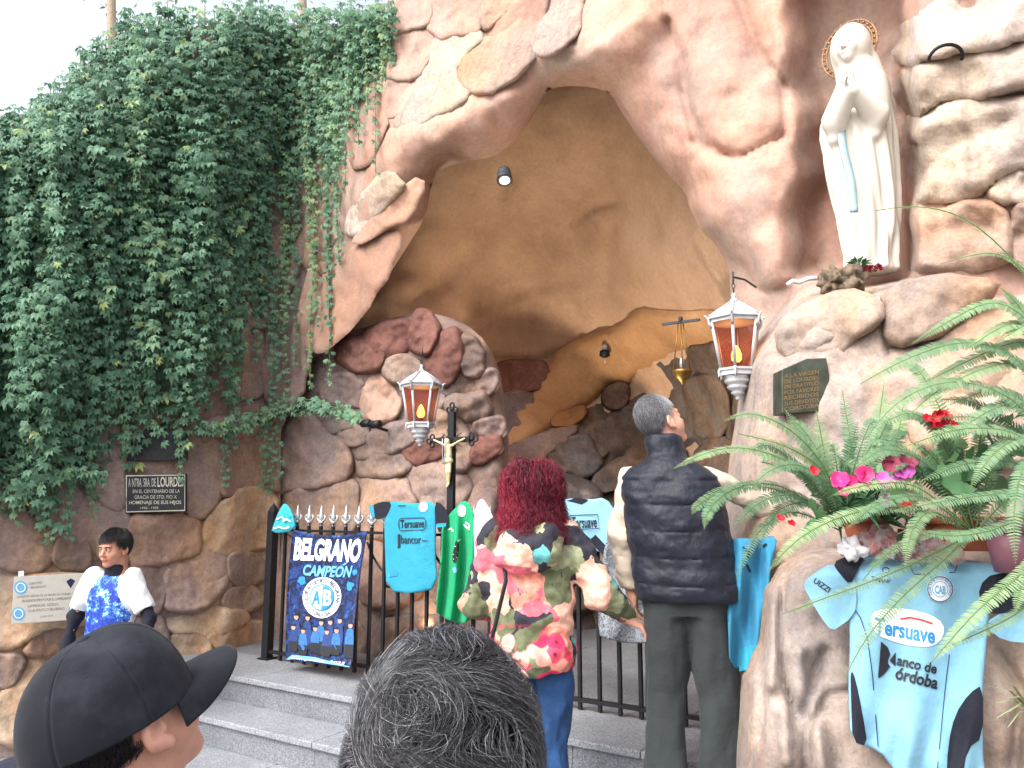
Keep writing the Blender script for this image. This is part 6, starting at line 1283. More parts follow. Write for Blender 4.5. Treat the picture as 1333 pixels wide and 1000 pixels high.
# ================================================================ plants
def leaf_mat(name, dark, mid, light, rough=.5, trans=.25):
    t = NT(name); va = t.new('ShaderNodeVertexColor', layer_name='tone'); bw = t.new('ShaderNodeRGBToBW'); t.L.new(va.outputs[0], bw.inputs[0])
    c = t.ramp(bw.outputs[0], [(.0, dark), (.5, mid), (1.0, light)]); t.base(c)
    tr = t.new('ShaderNodeBsdfTranslucent'); t.L.new(c, tr.inputs[0]); mx = t.new('ShaderNodeMixShader'); mx.inputs[0].default_value = trans
    t.L.new(t.b.outputs[0], mx.inputs[1]); t.L.new(tr.outputs[0], mx.inputs[2]); t.L.new(mx.outputs[0], t.N['Material Output'].inputs[0])
    return t.done(rough, spec=.35)
L_VINE = leaf_mat('leaf_creeper', srgb(66, 104, 84), srgb(114, 154, 126), srgb(180, 196, 126), trans=.35); L_FERN = leaf_mat('leaf_fern', srgb(52, 90, 70), srgb(96, 132, 102), srgb(160, 180, 130), trans=.3); L_TREE = leaf_mat('leaf_tree', srgb(84, 104, 76), srgb(120, 136, 100), srgb(160, 160, 110), trans=.4)
L_BROAD = leaf_mat('leaf_broad', srgb(48, 90, 56), srgb(84, 128, 84), srgb(136, 166, 112)); M_STEM = simple('stem_brown', srgb(96, 82, 62), .8, var=.2); M_STEMG = simple('stem_green', srgb(92, 112, 66), .7)
vr = np.random.default_rng(21)
def leaflet(L, w, fold=.25, droop=.25):
    """one pointed leaflet along +x: folded blade of six faces"""
    V = np.array([(0, 0, 0), (.3 * L, w * .8, fold * w), (.3 * L, -w * .8, fold * w), (.35 * L, 0, 0), (.62 * L, w * .75, fold * w - droop * L * .25), (.62 * L, -w * .75, fold * w - droop * L * .25), (.65 * L, 0, -droop * L * .2), (L, 0, -droop * L)])
    F = np.array([(0, 3, 1, 1), (0, 2, 3, 3), (1, 3, 6, 4), (3, 2, 5, 6), (4, 6, 7, 7), (6, 5, 7, 7)]); return V, [tuple(dict.fromkeys(f)) for f in F]
def palmate(L=.05):
    V = []; F = []
    for a, s in ((0, 1.0), (.75, .9), (-.75, .9), (1.5, .68), (-1.5, .68)):
        v, f = leaflet(L * s, L * s * .26, .3, .35); c, q = math.cos(a), math.sin(a); v = np.stack([v[:, 0] * c - v[:, 1] * q, v[:, 0] * q + v[:, 1] * c, v[:, 2]], 1); b = len(V); V += list(v); F += [tuple(i + b for i in g) for g in f]
    return np.array(V), F
PALM_V, PALM_F = palmate(1.0)
def frames(n, out, droop, rng_):
    """random leaf orientation: leaf axis points down and out of the wall"""
    ax = np.array([0, 0, -1.0]) * droop + out * .55 + rng_.normal(size=(n, 3)) * .38; ax /= np.linalg.norm(ax, axis=1)[:, None]
    nz = out * .8 + np.array([0, 0, .55]) + rng_.normal(size=(n, 3)) * .3; nz -= ax * np.sum(ax * nz, 1)[:, None]; nz /= np.linalg.norm(nz, axis=1)[:, None]
    return np.stack([ax, np.cross(nz, ax), nz], 2)
def scatter(name, PV, PF, pos, FR, size, tone, mat, parent):
    n = len(pos); m = len(PV); V = pos[:, None] + np.einsum('nij,mj->nmi', FR, PV) * np.asarray(size)[:, None, None]
    F3 = [f for f in PF if len(f) == 3]; F4 = [f for f in PF if len(f) == 4]; off = (np.arange(n) * m)[:, None, None]
    A = (off + np.array(F4 + [f + (f[2],) for f in []])[None]).reshape(-1, 4) if F4 else np.zeros((0, 4), int); Bq = (off + np.array(F3)[None]).reshape(-1, 3)
    me = bpy.data.meshes.new(name); W_ = V.reshape(-1, 3); c = (W_.min(0) + W_.max(0)) / 2
    nf = len(A) + len(Bq); me.vertices.add(len(W_)); me.vertices.foreach_set('co', (W_ - c).ravel()); li = np.concatenate([A.ravel(), Bq.ravel()]).astype(np.int32); me.loops.add(len(li)); me.loops.foreach_set('vertex_index', li)
    me.polygons.add(nf); me.polygons.foreach_set('loop_start', np.concatenate([np.arange(len(A)) * 4, len(A) * 4 + np.arange(len(Bq)) * 3]).astype(np.int32)); me.polygons.foreach_set('loop_total', np.concatenate([np.full(len(A), 4), np.full(len(Bq), 3)]).astype(np.int32))
    me.update(calc_edges=True); me.polygons.foreach_set('use_smooth', np.ones(nf, bool)); me.materials.append(mat)
    tn = np.repeat(np.clip(tone, 0, 1), m); ca = me.color_attributes.new('tone', 'FLOAT_COLOR', 'POINT'); ca.data.foreach_set('color', np.stack([tn, tn, tn, np.ones_like(tn)], 1).ravel()); me.update()
    return link(name, me, c, parent)
# ---------------- creeper hanging over the left wall
vine = empty('climbing_vine', PY(200, 60, 5.6) * [1, 1, 0] + [0, 0, 4.6], 'green creeper curtain of five-pointed leaves hanging over the mauve wall', 'climbing vine')
TOPU = [-260, -60, 0, 40, 70, 100, 125, 150, 200, 260, 330, 400, 460, 500, 520]; TOPV = [190, 160, 150, 130, 112, 82, 52, 26, 14, 8, 10, 16, 10, 6, 8]
BOTU = [-260, 0, 20, 45, 62, 80, 95, 110, 130, 150, 165, 185, 210, 235, 250, 290, 330, 345, 365, 400, 430, 470, 500, 520]; BOTV = [700, 690, 640, 630, 680, 650, 615, 665, 610, 575, 545, 590, 560, 610, 560, 545, 500, 360, 300, 235, 215, 150, 110, 40]
def vinepos(u, v, off): return PY(u, v, wallY(np.asarray(u), np.asarray(v)) - off)
pos = []; tone = []; paths = []
u = -170.0
while u < 508:
    vt = np.interp(u, TOPU, TOPV); vb = np.interp(u + vr.normal() * 6, BOTU, BOTV) + vr.normal() * 14
    for layer in range(3 if u < 340 else 2):
        v1 = vt + (vb - vt) * (vr.uniform(.55, 1.02) if layer else vr.uniform(.8, 1.05)); v0 = vt - 2 + abs(vr.normal()) * 10 + (0 if vr.random() < .6 else vr.uniform(0, max(1, (v1 - vt) * .5)))
        if v1 - v0 < 25: continue
        n_ = int((v1 - v0) / 6.0); vv = np.linspace(v0, v1, max(n_, 4)); uu = u + vr.normal() * 4 + np.cumsum(vr.normal(size=len(vv)) * .9) + 3 * np.sin(vv * .02 + u)
        thick = .30 * np.clip((vv - v0) / 40, .25, 1) * np.clip((v1 + 40 - vv) / 160, .3, 1) * np.clip((520 - uu) / 160, .3, 1)
        off = .05 + thick * (.25 + .75 * layer / 2) * vr.uniform(.6, 1.2) + .12 * np.array([mnoise.noise(Vector((a * .022, b * .016, 3.3))) for a, b in zip(uu, vv)])
        off = np.maximum(off, .04); p = vinepos(uu, vv, off); paths.append(p)
        pos.append(p + vr.normal(size=p.shape) * .03); tone.append(np.clip(.34 + vr.normal() * .08 + .10 * np.array([mnoise.noise(Vector((a * .03, b * .03, 9))) for a, b in zip(uu, vv)]) + vr.normal(size=len(vv)) * .1 + (vr.random(len(vv)) < .02) * .5 + .15 * sstep(uu, 300, 460), 0, 1))
    u += vr.uniform(3.0, 5.0)
for u in np.arange(290, 514, 2.6):                       # thick overhanging top of the curtain
    vt = np.interp(u, TOPU, TOPV); v1 = vt + vr.uniform(45, 120) * (1 if u < 470 else .7); vv = np.arange(vt - 2, v1, 7.0); uu = u + np.cumsum(vr.normal(size=len(vv)) * 1.0); p = vinepos(uu, vv, .08 + .3 * np.clip((v1 - vv) / 90, .1, 1) * vr.uniform(.3, 1.1)); pos.append(p + vr.normal(size=p.shape) * .03); tone.append(np.clip(.42 + vr.normal(size=len(vv)) * .12, 0, 1))
OUT = np.array([.15, -.98, 0]); P_ = np.vstack(pos); T_ = np.concatenate(tone); sz = np.clip(.047 * np.exp(vr.normal(size=len(P_)) * .28), .022, .085); FRM = frames(len(P_), OUT, .75, vr)
# the 300 leaves that stand out most are parts of their own
score = -P_[:, 1] + vr.normal(size=len(P_)) * .25; sel = np.argsort(-score)[:6000]; sel = vr.permutation(sel)[:250]; msk = np.zeros(len(P_), bool); msk[sel] = True
scatter('foliage', PALM_V, PALM_F, P_[~msk], FRM[~msk], sz[~msk], T_[~msk], L_VINE, vine)['kind'] = 'stuff'
LM = []
for q in range(5):
    me = bpy.data.meshes.new('leaf'); me.from_pydata([tuple(p) for p in PALM_V], [], PALM_F); me.materials.append(L_VINE); ca = me.color_attributes.new('tone', 'FLOAT_COLOR', 'POINT'); tv = .25 + .12 * q; ca.data.foreach_set('color', np.tile([tv, tv, tv, 1.0], len(PALM_V))); me.polygons.foreach_set('use_smooth', np.ones(len(PALM_F), bool)); LM.append(me)
def leafobj(p, fr, s, parent, tv):
    o = bpy.data.objects.new('leaf', LM[int(np.clip((tv - .2) / .12, 0, 4))]); COL.objects.link(o); o.parent = parent; o.rotation_mode = 'QUATERNION'; o.rotation_quaternion = Matrix(fr.tolist()).to_quaternion(); o.location = Vector(tuple(p)) - WL[parent.name]; o.scale = (s, s, s)
for i in sel: leafobj(P_[i], FRM[i], sz[i], vine, T_[i])
b = MB()
for p in paths[::3]: b.tube(p[::3] if len(p) > 9 else p, .0035, 3, cap=False)
b.build('stems', M_STEM, vine)['kind'] = 'stuff'
# single trailing strands, each a part
TR = [(330, 330, 470), (352, 230, 640), (357, 330, 620), (374, 200, 520), (384, 250, 470), (396, 180, 505), (408, 210, 420), (421, 120, 425), (430, 150, 500), (436, 110, 345), (445, 120, 330), (452, 90, 250), (462, 60, 190), (476, 40, 150), (490, 50, 225), (497, 40, 120), (294, 560, 632), (343, 545, 628), (62, 600, 700), (120, 590, 670), (20, 600, 680), (92, 600, 695), (232, 560, 625), (160, 540, 600), (368, 300, 430), (402, 60, 300), (416, 40, 260), (340, 100, 420), (300, 480, 580)]
for (u0, v0, v1) in TR:
    n_ = int((v1 - v0) / 8.5) + 2; vv = np.linspace(v0, v1, n_); uu = u0 + np.cumsum(vr.normal(size=n_) * .8); o_ = vr.uniform(.10, .2); base = archY if u0 > 440 else wallY
    p = PY(uu, vv, base(uu, vv) - o_); so_ = MB().tube(p, .003, 4).build('hanging_strand', M_STEMG, vine)
    q = np.repeat(p, 2, 0) + vr.normal(size=(2 * n_, 3)) * .016; s_ = vr.uniform(.034, .056, len(q)) * np.repeat(np.linspace(1.1, .7, n_), 2); scatter('leaves', PALM_V, PALM_F, q, frames(len(q), OUT, .9, vr), s_, .42 + vr.normal(size=len(q)) * .1 + (.2 if vr.random() < .3 else 0), L_VINE, so_)
for pts in ([(262, 556), (300, 545), (340, 535), (380, 522), (410, 520)], [(330, 545), (380, 535), (420, 531), (450, 540), (466, 547)], [(410, 525), (435, 530), (455, 537), (470, 545)], [(270, 560), (310, 556), (345, 545)], [(30, 640), (60, 625), (100, 612), (138, 622)]):
    pts = np.array(pts, float); tt = np.linspace(0, len(pts) - 1, 22); uu = np.interp(tt, range(len(pts)), pts[:, 0]); vv = np.interp(tt, range(len(pts)), pts[:, 1]); p = PY(uu, vv, wallY(uu, vv) - .22); so_ = MB().tube(p, .0035, 4).build('side_shoot', M_STEMG, vine)
    q = np.repeat(p, 2, 0) + vr.normal(size=(44, 3)) * .018; scatter('leaves', PALM_V, PALM_F, q, frames(44, OUT, .7, vr), vr.uniform(.04, .06, 44), .48 + vr.normal(size=44) * .1, L_VINE, so_)
# ---------------- trees beyond the wall
M_BARK = simple('bark_pale', srgb(160, 146, 126), .9, var=.2, bump=.01)
def tree(name, base, top, r, crown, n, label, rngs):
    root = empty(name, base, label, 'tree'); base = np.asarray(base, float); top = np.asarray(top, float); tt = np.linspace(0, 1, 9)[:, None]; pts = base + (top - base) * tt + np.c_[np.sin(tt * 5) * .15, np.cos(tt * 4) * .1, tt * 0]
    b = MB().tube(pts, np.linspace(r, r * .35, 9), 9); tips = []
    b.build('trunk', M_BARK, root); b = MB()
    for k in range(16):
        q = pts[rngs.integers(3, 9)]; d = rngs.normal(size=3) * [1, 1, .5] + [0, 0, .5]; d /= np.linalg.norm(d); L_ = crown * rngs.uniform(.5, 1.0); br = [q, q + d * L_ * .5 + [0, 0, .1], q + d * L_]; b.tube(br, [r * .3, r * .18, r * .06], 5); tips += [br[1], br[2], q + d * L_ * .75]
        for _ in range(3):
            e = d + rngs.normal(size=3) * .7; e /= np.linalg.norm(e); b.tube([br[1], br[1] + e * L_ * .5], [r * .12, r * .03], 4); tips += [br[1] + e * L_ * .5, br[1] + e * L_ * .3]
    b.build('limbs', M_BARK, root); tips = np.array(tips); c = tips[rngs.integers(0, len(tips), n)] + rngs.normal(size=(n, 3)) * crown * .06
    v, f = leaflet(1.0, .2, .2, .3); fr = frames(n, np.array([0, -.3, 0]), .6, rngs); scatter('crown', v, f, c, fr, rngs.uniform(.09, .17, n), .5 + rngs.normal(size=n) * .2, L_TREE, root)
tree('eucalyptus_tree', PY(150, 640, 13) * [1, 1, 0], PY(160, -160, 13), .16, 2.6, 2600, 'pale trunked tree rising behind the creeper', np.random.default_rng(3))
tree('eucalyptus_tree', PY(-60, 640, 15) * [1, 1, 0], PY(-30, -60, 15), .2, 3.2, 3000, 'sparse pale tree behind the wall, its twigs against the white sky', np.random.default_rng(8))
tree('eucalyptus_tree', PY(420, 640, 17) * [1, 1, 0], PY(400, -120, 17), .2, 2.8, 2600, 'leafy pale tree beyond the top of the grotto wall', np.random.default_rng(12))
# ---------------- ferns
def frond(parent, pts, Ys, W, tone, n=None, roll=0.0, name='frond'):
    """pts: photo points from base to tip; Ys distances; W widest half width in metres"""
    pts = np.array(pts, float); Ys = np.interp(np.linspace(0, 1, len(pts)), np.linspace(0, 1, len(Ys)), Ys); C = PY(pts[:, 0], pts[:, 1], Ys)
    m_ = 60; tt = np.linspace(0, len(C) - 1, m_); K = np.stack([np.interp(tt, range(len(C)), C[:, i]) for i in range(3)], 1)
    for _ in range(60): K[1:-1] = K[1:-1] * .5 + (K[:-2] + K[2:]) * .25
    L_ = np.sum(np.linalg.norm(np.diff(K, axis=0), axis=1)); n = n or int(L_ / .0095); s_ = np.linspace(.06, .995, n); P = np.stack([np.interp(s_, np.linspace(0, 1, m_), K[:, i]) for i in range(3)], 1)
    T = np.gradient(P, axis=0); T /= np.linalg.norm(T, axis=1)[:, None] + 1e-9
    view = P - np.array([0, 0, CAM_H]); view /= np.linalg.norm(view, axis=1)[:, None]; nz = -view * .75 + np.array([0, 0, 1.0]) * .65 + np.array([roll, 0, 0]); nz -= T * np.sum(T * nz, 1)[:, None]; nz /= np.linalg.norm(nz, axis=1)[:, None]; S = np.cross(nz, T)
    wd = W * np.clip(np.sin(np.pi * np.clip(s_ * .93 + .07, 0, 1)) ** .55, .12, 1) * np.where(s_ > .8, 1 - .75 * ((s_ - .8) / .2) ** 1.5, 1)
    lv = np.array([(0, .10, 0), (0, -.10, 0), (.45, .125, .05), (.45, -.115, .05), (.82, .085, 0), (.82, -.06, 0), (1.0, .03, -.06)]); lf = [(0, 1, 3, 2), (2, 3, 5, 4), (4, 5, 6)]
    pos = []; FR = []; size = []
    for sg in (-1, 1):
        ax = S * sg + T * .28 + vr.normal(size=P.shape) * .05 - nz * .12; ax /= np.linalg.norm(ax, axis=1)[:, None]; z = nz + vr.normal(size=P.shape) * .12; z -= ax * np.sum(ax * z, 1)[:, None]; z /= np.linalg.norm(z, axis=1)[:, None]; pos.append(P + T * (.004 * sg)); FR.append(np.stack([ax, np.cross(z, ax), z], 2)); size.append(wd * vr.uniform(.9, 1.08, n))
    fo = MB().tube(K[::3], np.linspace(.0032, .0012, len(K[::3])), 5).build(name, M_STEMG, parent)
    tn = tone + vr.normal(size=2 * n) * .05 + .12 * np.tile(s_, 2)
    V1 = lv.copy(); V1[:, 1] *= 1.0
    scatter('leaflets', V1, lf, np.vstack(pos), np.concatenate(FR), np.concatenate(size), tn, L_FERN, fo); return fo
fA = empty('fern_plant', PY(1092, 690, 2.78), 'leafy sword fern arching over the rock planter beside the man in the vest', 'fern')
fB = empty('fern_plant', PY(1262, 690, 2.62), 'large sword fern whose fronds hang over the draped jersey', 'fern')
fC = empty('fern_plant', PY(1390, 640, 2.45), 'tall fern with long thin fronds reaching across the pale rock', 'fern')
for pts, Ys, W, tn in [
  ([(1092, 672), (1080, 610), (1030, 556), (975, 533), (938, 550)], (2.78, 2.5), .030, .62), ([(1092, 680), (1040, 600), (960, 578), (910, 592), (873, 612)], (2.78, 2.35), .034, .66), ([(1095, 680), (1075, 610), (1020, 578), (954, 563)], (2.8, 2.6), .032, .75), ([(1090, 685), (1020, 625), (955, 632), (920, 662), (916, 692)], (2.78, 2.45), .030, .5),
  ([(1090, 685), (1030, 640), (960, 625), (905, 658), (900, 670)], (2.78, 2.5), .026, .5), ([(1095, 680), (1075, 600), (1062, 530)], (2.85, 2.8), .032, .72), ([(1100, 680), (1110, 590), (1095, 500)], (2.9, 2.95), .034, .45), ([(1105, 680), (1140, 580), (1152, 490)], (2.9, 2.95), .036, .6), ([(1105, 680), (1165, 590), (1180, 505)], (2.9, 2.9), .036, .66), ([(1095, 685), (1040, 640), (990, 650), (950, 690)], (2.78, 2.55), .032, .4),
  ([(1092, 690), (1030, 660), (985, 690), (955, 760)], (2.78, 2.55), .026, .4), ([(1098, 680), (1060, 590), (1020, 530)], (2.85, 2.9), .032, .5), ([(1100, 682), (1085, 620), (1048, 560), (1030, 545)], (2.8, 2.8), .030, .55), ([(1105, 682), (1125, 610), (1150, 560), (1160, 540)], (2.8, 2.7), .034, .5), ([(1098, 684), (1050, 615), (985, 600)], (2.8, 2.6), .032, .42), ([(1100, 686), (1060, 650), (1010, 660), (985, 720)], (2.8, 2.6), .03, .35), ([(1102, 680), (1100, 610), (1118, 545)], (2.8, 2.75), .034, .4),
  ([(1095, 684), (1045, 610), (1000, 575), (970, 590)], (2.8, 2.65), .030, .38), ([(1096, 688), (1080, 630), (1040, 600), (1000, 610), (975, 640)], (2.75, 2.5), .030, .45)]: frond(fA, pts, Ys, W, tn, roll=vr.normal() * .3)
for pts, Ys, W, tn in [
  ([(1265, 690), (1180, 655), (1100, 668), (1035, 700), (995, 750)], (2.62, 2.2), .030, .74), ([(1265, 690), (1240, 720), (1180, 770), (1125, 830), (1096, 890)], (2.6, 2.25), .028, .62), ([(1270, 690), (1230, 715), (1150, 752), (1070, 780), (1010, 803)], (2.6, 2.3), .022, .6), ([(1258, 690), (1210, 660), (1185, 690), (1177, 742)], (2.6, 2.35), .028, .62), ([(1265, 690), (1190, 625), (1120, 632), (1080, 646)], (2.6, 2.4), .026, .82),
  ([(1265, 690), (1210, 600), (1150, 580), (1110, 612)], (2.65, 2.5), .034, .5), ([(1268, 690), (1240, 580), (1190, 530), (1130, 560)], (2.65, 2.6), .034, .5), ([(1268, 690), (1250, 590), (1200, 480), (1170, 470)], (2.7, 2.8), .034, .6), ([(1270, 690), (1290, 600), (1320, 540)], (2.65, 2.5), .034, .5), ([(1262, 690), (1200, 640), (1140, 655), (1100, 690)], (2.6, 2.35), .030, .45), ([(1272, 690), (1310, 650), (1345, 640)], (2.6, 2.4), .034, .5), ([(1268, 690), (1230, 630), (1170, 600)], (2.7, 2.6), .034, .4), ([(1262, 692), (1215, 690), (1150, 720), (1120, 760)], (2.55, 2.3), .022, .45)]: frond(fB, pts, Ys, W, tn, roll=vr.normal() * .3)
for pts, Ys, W, tn in [
  ([(1390, 640), (1380, 400), (1270, 283), (1195, 265), (1130, 276)], (2.45, 2.3), .012, .7), ([(1390, 640), (1370, 380), (1300, 322), (1215, 346)], (2.45, 2.4), .016, .68), ([(1390, 640), (1370, 440), (1300, 382), (1240, 415), (1180, 452)], (2.45, 2.4), .030, .6), ([(1390, 640), (1350, 470), (1260, 436), (1170, 470), (1112, 505)], (2.45, 2.4), .034, .52), ([(1390, 640), (1340, 520), (1240, 488), (1165, 520), (1120, 580)], (2.45, 2.4), .032, .55),
  ([(1390, 640), (1330, 560), (1250, 555), (1160, 588)], (2.45, 2.35), .030, .6), ([(1390, 640), (1320, 640), (1240, 650), (1150, 668)], (2.42, 2.3), .032, .5), ([(1390, 640), (1345, 740), (1285, 780), (1240, 830), (1208, 868)], (2.4, 2.15), .030, .7), ([(1390, 650), (1345, 790), (1280, 822), (1215, 850)], (2.4, 2.2), .022, .64), ([(1390, 640), (1335, 590), (1318, 660), (1322, 740)], (2.42, 2.3), .030, .5), ([(1390, 640), (1340, 560), (1290, 590), (1260, 640)], (2.45, 2.35), .032, .55), ([(1390, 640), (1370, 480), (1330, 400), (1300, 372)], (2.5, 2.5), .032, .6),
  ([(1390, 640), (1350, 420), (1310, 420), (1250, 460)], (2.5, 2.4), .032, .66), ([(1390, 640), (1360, 540), (1300, 500), (1230, 530)], (2.5, 2.45), .032, .5), ([(1390, 640), (1350, 600), (1290, 540), (1200, 545)], (2.5, 2.45), .03, .45), ([(1390, 640), (1300, 690), (1240, 700), (1190, 690)], (2.4, 2.3), .03, .5), ([(1390, 640), (1360, 700), (1330, 760), (1320, 800)], (2.4, 2.25), .028, .6),
  ([(1390, 640), (1370, 450), (1320, 440), (1240, 480), (1200, 500)], (2.5, 2.45), .034, .6), ([(1390, 640), (1360, 470), (1300, 470), (1220, 505), (1180, 545)], (2.5, 2.4), .034, .66), ([(1390, 640), (1350, 520), (1290, 530), (1230, 575)], (2.5, 2.4), .034, .5), ([(1390, 640), (1370, 400), (1340, 420), (1290, 450)], (2.5, 2.4), .034, .7), ([(1390, 640), (1330, 600), (1260, 600), (1190, 630)], (2.48, 2.4), .032, .5), ([(1390, 640), (1340, 570), (1270, 520), (1220, 520)], (2.52, 2.5), .034, .45)]: frond(fC, pts, Ys, W, tn, roll=vr.normal() * .3)
for k in range(16):                                       # shorter fronds filling the crowns
    a = vr.uniform(-2.6, -.2); L_ = vr.uniform(70, 150); c = np.array([1096, 676.]); e = c + np.array([math.cos(a) * L_, math.sin(a) * L_]); m_ = (c + e) / 2 + [0, -L_ * .12]; frond(fA, [c, m_, e, e + [6 * np.sign(e[0] - c[0]), 16]], (2.82, 2.75 + vr.normal() * .08), .028, vr.uniform(.3, .6), roll=vr.normal() * .4)
for k in range(18):
    a = vr.uniform(-2.9, -.2); L_ = vr.uniform(80, 170); c = np.array([1262, 676.]); e = c + np.array([math.cos(a) * L_, math.sin(a) * L_]); m_ = (c + e) / 2 + [0, -L_ * .12]; frond(fB, [c, m_, e, e + [8 * np.sign(e[0] - c[0]), 20]], (2.7, 2.68 + vr.normal() * .1), .030, vr.uniform(.3, .62), roll=vr.normal() * .4)
# ---------------- pots, flowers
M_TERRA = simple('terracotta', srgb(164, 92, 66), .8, var=.18, bump=.002); M_MAUVEP = simple('pot_mauve', srgb(120, 78, 92), .5, var=.08); M_TISS = simple('tissue_white', srgb(214, 212, 216), .7, var=.06, bump=.01)
def pot(c, r, h, m, label, sq=1.0):
    c = np.asarray(c, float); o = empty('flower_pot', c, label, 'pot'); MB().lathe([(r * .72, 0), (r * .98, h * .82), (r * .95, h * .82), (r * .9, h * .7)], c, 20, squash=(sq, 1)).build('pot_body', m, o); MB().lathe([(r * 1.0, h * .78), (r * 1.07, h * .79), (r * 1.07, h), (r * .97, h), (r * .95, h * .8)], c, 20, squash=(sq, 1)).build('rim', m, o); MB().lathe([(r * .9, h * .86), (.002, h * .9)], c, 16, squash=(sq, 1)).build('soil', M_SOIL, o)
zb_ = 1.555
for (u_, v_, Y_, r_, h_, m_, lb, sq) in [(1130, 718, 2.98, .085, .14, M_TERRA, 'terracotta pot between the foil wrap and the tissue on the planter', 1.0), (1268, 716, 2.85, .11, .12, M_TERRA, 'wide terracotta trough behind the neck of the draped jersey', 1.6), (1322, 745, 2.62, .085, .17, M_MAUVEP, 'mauve plastic pot above the dark shoulder of the draped jersey', 1.0)]:
    c_ = PY(u_, v_, Y_); pot([c_[0], c_[1], c_[2] - .0], r_, h_, m_, lb, sq)
t = NT('foil_wrap'); t.base(t.ramp(t.noise(30, 4), [(.35, srgb(196, 196, 200)), (.6, srgb(214, 150, 150))])); t.bump(t.noise(60, 4, .7, dist=2), 1.0, .02); M_FOIL = t.done(.2, .3, .6)
q0, q1 = PY(1142, 706, 2.80), PY(1246, 722, 2.74)
V, F = polymesh(lambda P: rcone(P, q0, q1, .052, .022), np.minimum(q0, q1) - .09, np.maximum(q0, q1) + .09, .007); V = crumple(V, F, .03, 26, 2); tag(mk('wrapped_bouquet', V, F, M_FOIL), 'bouquet wrapped in clear and pink foil lying above the jersey collar', 'bouquet')
q0 = PY(1108, 716, 2.82); V, F = polymesh(lambda P: elli(P, q0, (.045, .04, .035)), q0 - .08, q0 + .08, .006); V = crumple(V, F, .03, 30, 6); tag(mk('paper_tissue', V, F, M_TISS), 'crumpled white paper tissue beside the terracotta pot', 'tissue')
M_RED = simple('petal_red', srgb(186, 16, 40), .55, var=.2); M_MAG = simple('petal_magenta', srgb(196, 40, 110), .5, var=.25); M_PINK = simple('petal_orchid', srgb(196, 92, 178), .5, var=.2); M_BROWNP = simple('petal_wine', srgb(126, 40, 66), .6, var=.3)
def petal(L, w):
    V = np.array([(0, 0, 0), (.4, .8, .12), (.4, -.8, .12), (.5, 0, .02), (.8, .75, .1), (.8, -.75, .1), (1.0, 0, .02)]) * [L, w, L]; return V, [(0, 3, 1), (0, 2, 3), (1, 3, 6, 4), (3, 2, 5, 6)]
def bloom(parent, c, r, m, npet, rnd, name='flower'):
    b = MB(); ax = np.array([rnd.gauss(0, .4), -1, rnd.gauss(.4, .4)]); ax /= np.linalg.norm(ax); a = np.cross(ax, [.2, .1, 1]); a /= np.linalg.norm(a); c2 = np.cross(ax, a); V, F = petal(r, r * .45)
    for k in range(npet):
        w = 6.283 * k / npet + rnd.gauss(0, .1); d = a * math.cos(w) + c2 * math.sin(w); s2 = np.cross(ax, d); f = np.stack([d * .9 + ax * .35, s2, ax], 1); b.add(V @ f.T + c, F)
    return b.build(name, m, parent)
rf = random.Random(17)
ger = empty('geranium_plant', PY(1245, 690, 2.72), 'geranium with round scalloped leaves and one scarlet flower head', 'geranium')
MB().tube([PY(1245, 690, 2.72), PY(1238, 620, 2.68), PY(1224, 556, 2.62)], .004, 5).build('stem', M_STEMG, ger)
for k in range(16): bloom(ger, PY(1223 + rf.gauss(0, 9), 547 + rf.gauss(0, 6.5), 2.60 + rf.gauss(0, .02)), .020, M_RED, 5, rf)
for (u_, v_) in [(1290, 533), (1293, 536), (1313, 525), (1322, 523), (1330, 527)]: bloom(ger, PY(u_, v_, 2.5), .016, M_RED, 5, rf)
def round_leaf(r):
    V = [(0, 0, 0)]; n = 22
    for k in range(n): a = .25 + (2 * math.pi - .5) * k / (n - 1); q = r * (1 + .08 * math.cos(a * 8)); V.append((q * math.cos(a), q * math.sin(a), .16 * r + .05 * r * math.cos(a * 5)))
    return np.array(V), [(0, k, k + 1) for k in range(1, n)]
RLV, RLF = round_leaf(1.0)
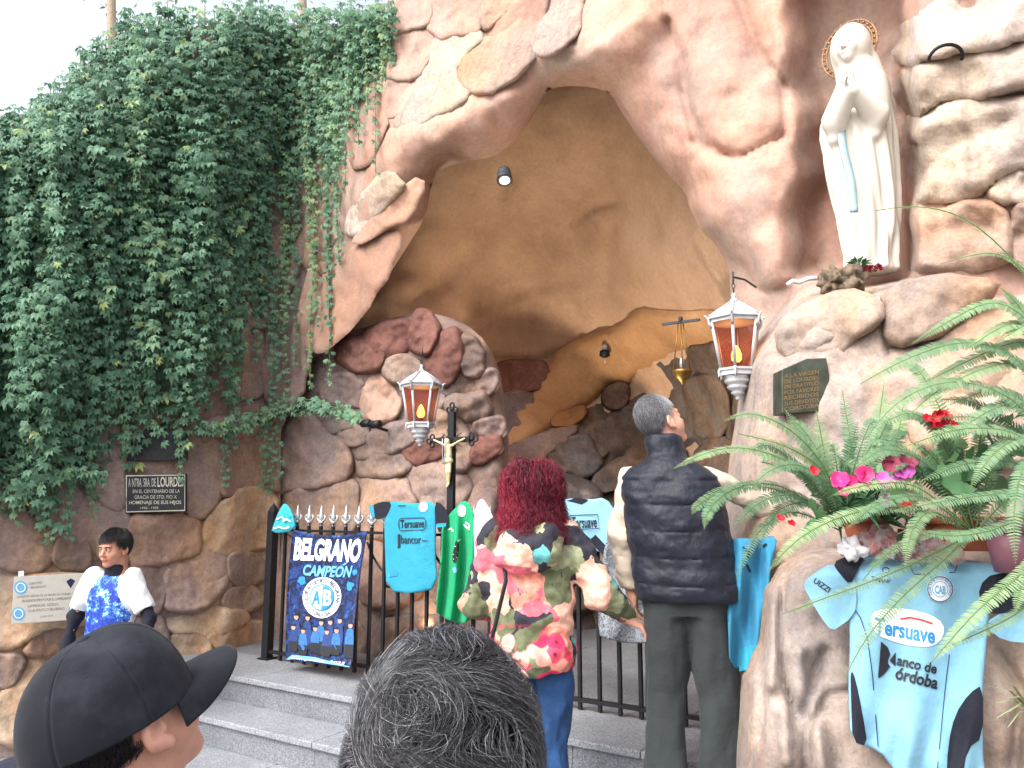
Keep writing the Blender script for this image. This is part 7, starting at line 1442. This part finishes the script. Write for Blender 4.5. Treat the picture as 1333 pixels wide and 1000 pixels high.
for k, (u_, v_, s_) in enumerate([(1265, 602, .075), (1225, 600, .06), (1290, 615, .07), (1205, 615, .055), (1250, 625, .06), (1310, 590, .06), (1285, 560, .05), (1330, 570, .055), (1240, 580, .045), (1180, 640, .05), (1300, 640, .06), (1062, 665, .045), (1058, 690, .04), (1250, 560, .045), (1320, 545, .05)]):
    fr = frames(1, np.array([0, -.8, .3]), .1, vr); scatter('leaf', RLV, RLF, PY(u_, v_, 2.58 + .1 * vr.random())[None], fr, [s_], np.array([.5 + .15 * vr.normal()]), L_BROAD, ger)
orc = empty('orchid_posy', PY(1135, 690, 2.72), 'magenta and violet flowers in dark leaves among the fern fronds', 'flowers')
b = MB(); [blades(b, PY(rf.uniform(1080, 1190), rf.uniform(655, 690), 2.75 + rf.uniform(-.05, .08)), 8, .11, .014, rf, .4) for _ in range(16)]; b.build('greenery', M_LEAFD, orc, False)
for (u_, v_, r_, m_) in [(1097, 624, .036, M_MAG), (1105, 632, .032, M_MAG), (1125, 619, .036, M_MAG), (1122, 628, .03, M_MAG), (1092, 636, .026, M_MAG), (1152, 630, .034, M_PINK), (1168, 622, .034, M_PINK), (1180, 612, .03, M_PINK), (1158, 655, .028, M_PINK), (1146, 622, .026, M_PINK), (1160, 604, .034, M_BROWNP), (1173, 600, .028, M_BROWNP), (1188, 604, .024, M_BROWNP), (1178, 655, .026, M_RED), (1188, 650, .022, M_RED), (1028, 681, .014, M_RED), (1016, 671, .014, M_RED), (1060, 612, .016, M_RED)]:
    c_ = PY(u_, v_, 2.55)
    for q in range(2): bloom(orc, c_ + np.array([rf.gauss(0, .006), q * .008, rf.gauss(0, .006)]), r_ * (1 - .25 * q), m_, 6, rf)
sp_ = empty('spider_plant', PY(1345, 930, 2.6), 'pale thin leaved sprig growing from the side of the planter', 'plant')
for k in range(7):
    a = PY(1345, 930, 2.7); d_ = PY(1290 + rf.uniform(-8, 30), 880 + k * 12 + rf.uniform(-6, 6), 2.55); MB().tube([a, (a + d_) / 2 + [0, 0, .03], d_], [.004, .005, .001], 5, flat=.35).build('leaf', simple('leaf_pale', srgb(150, 160, 120), .6), sp_)
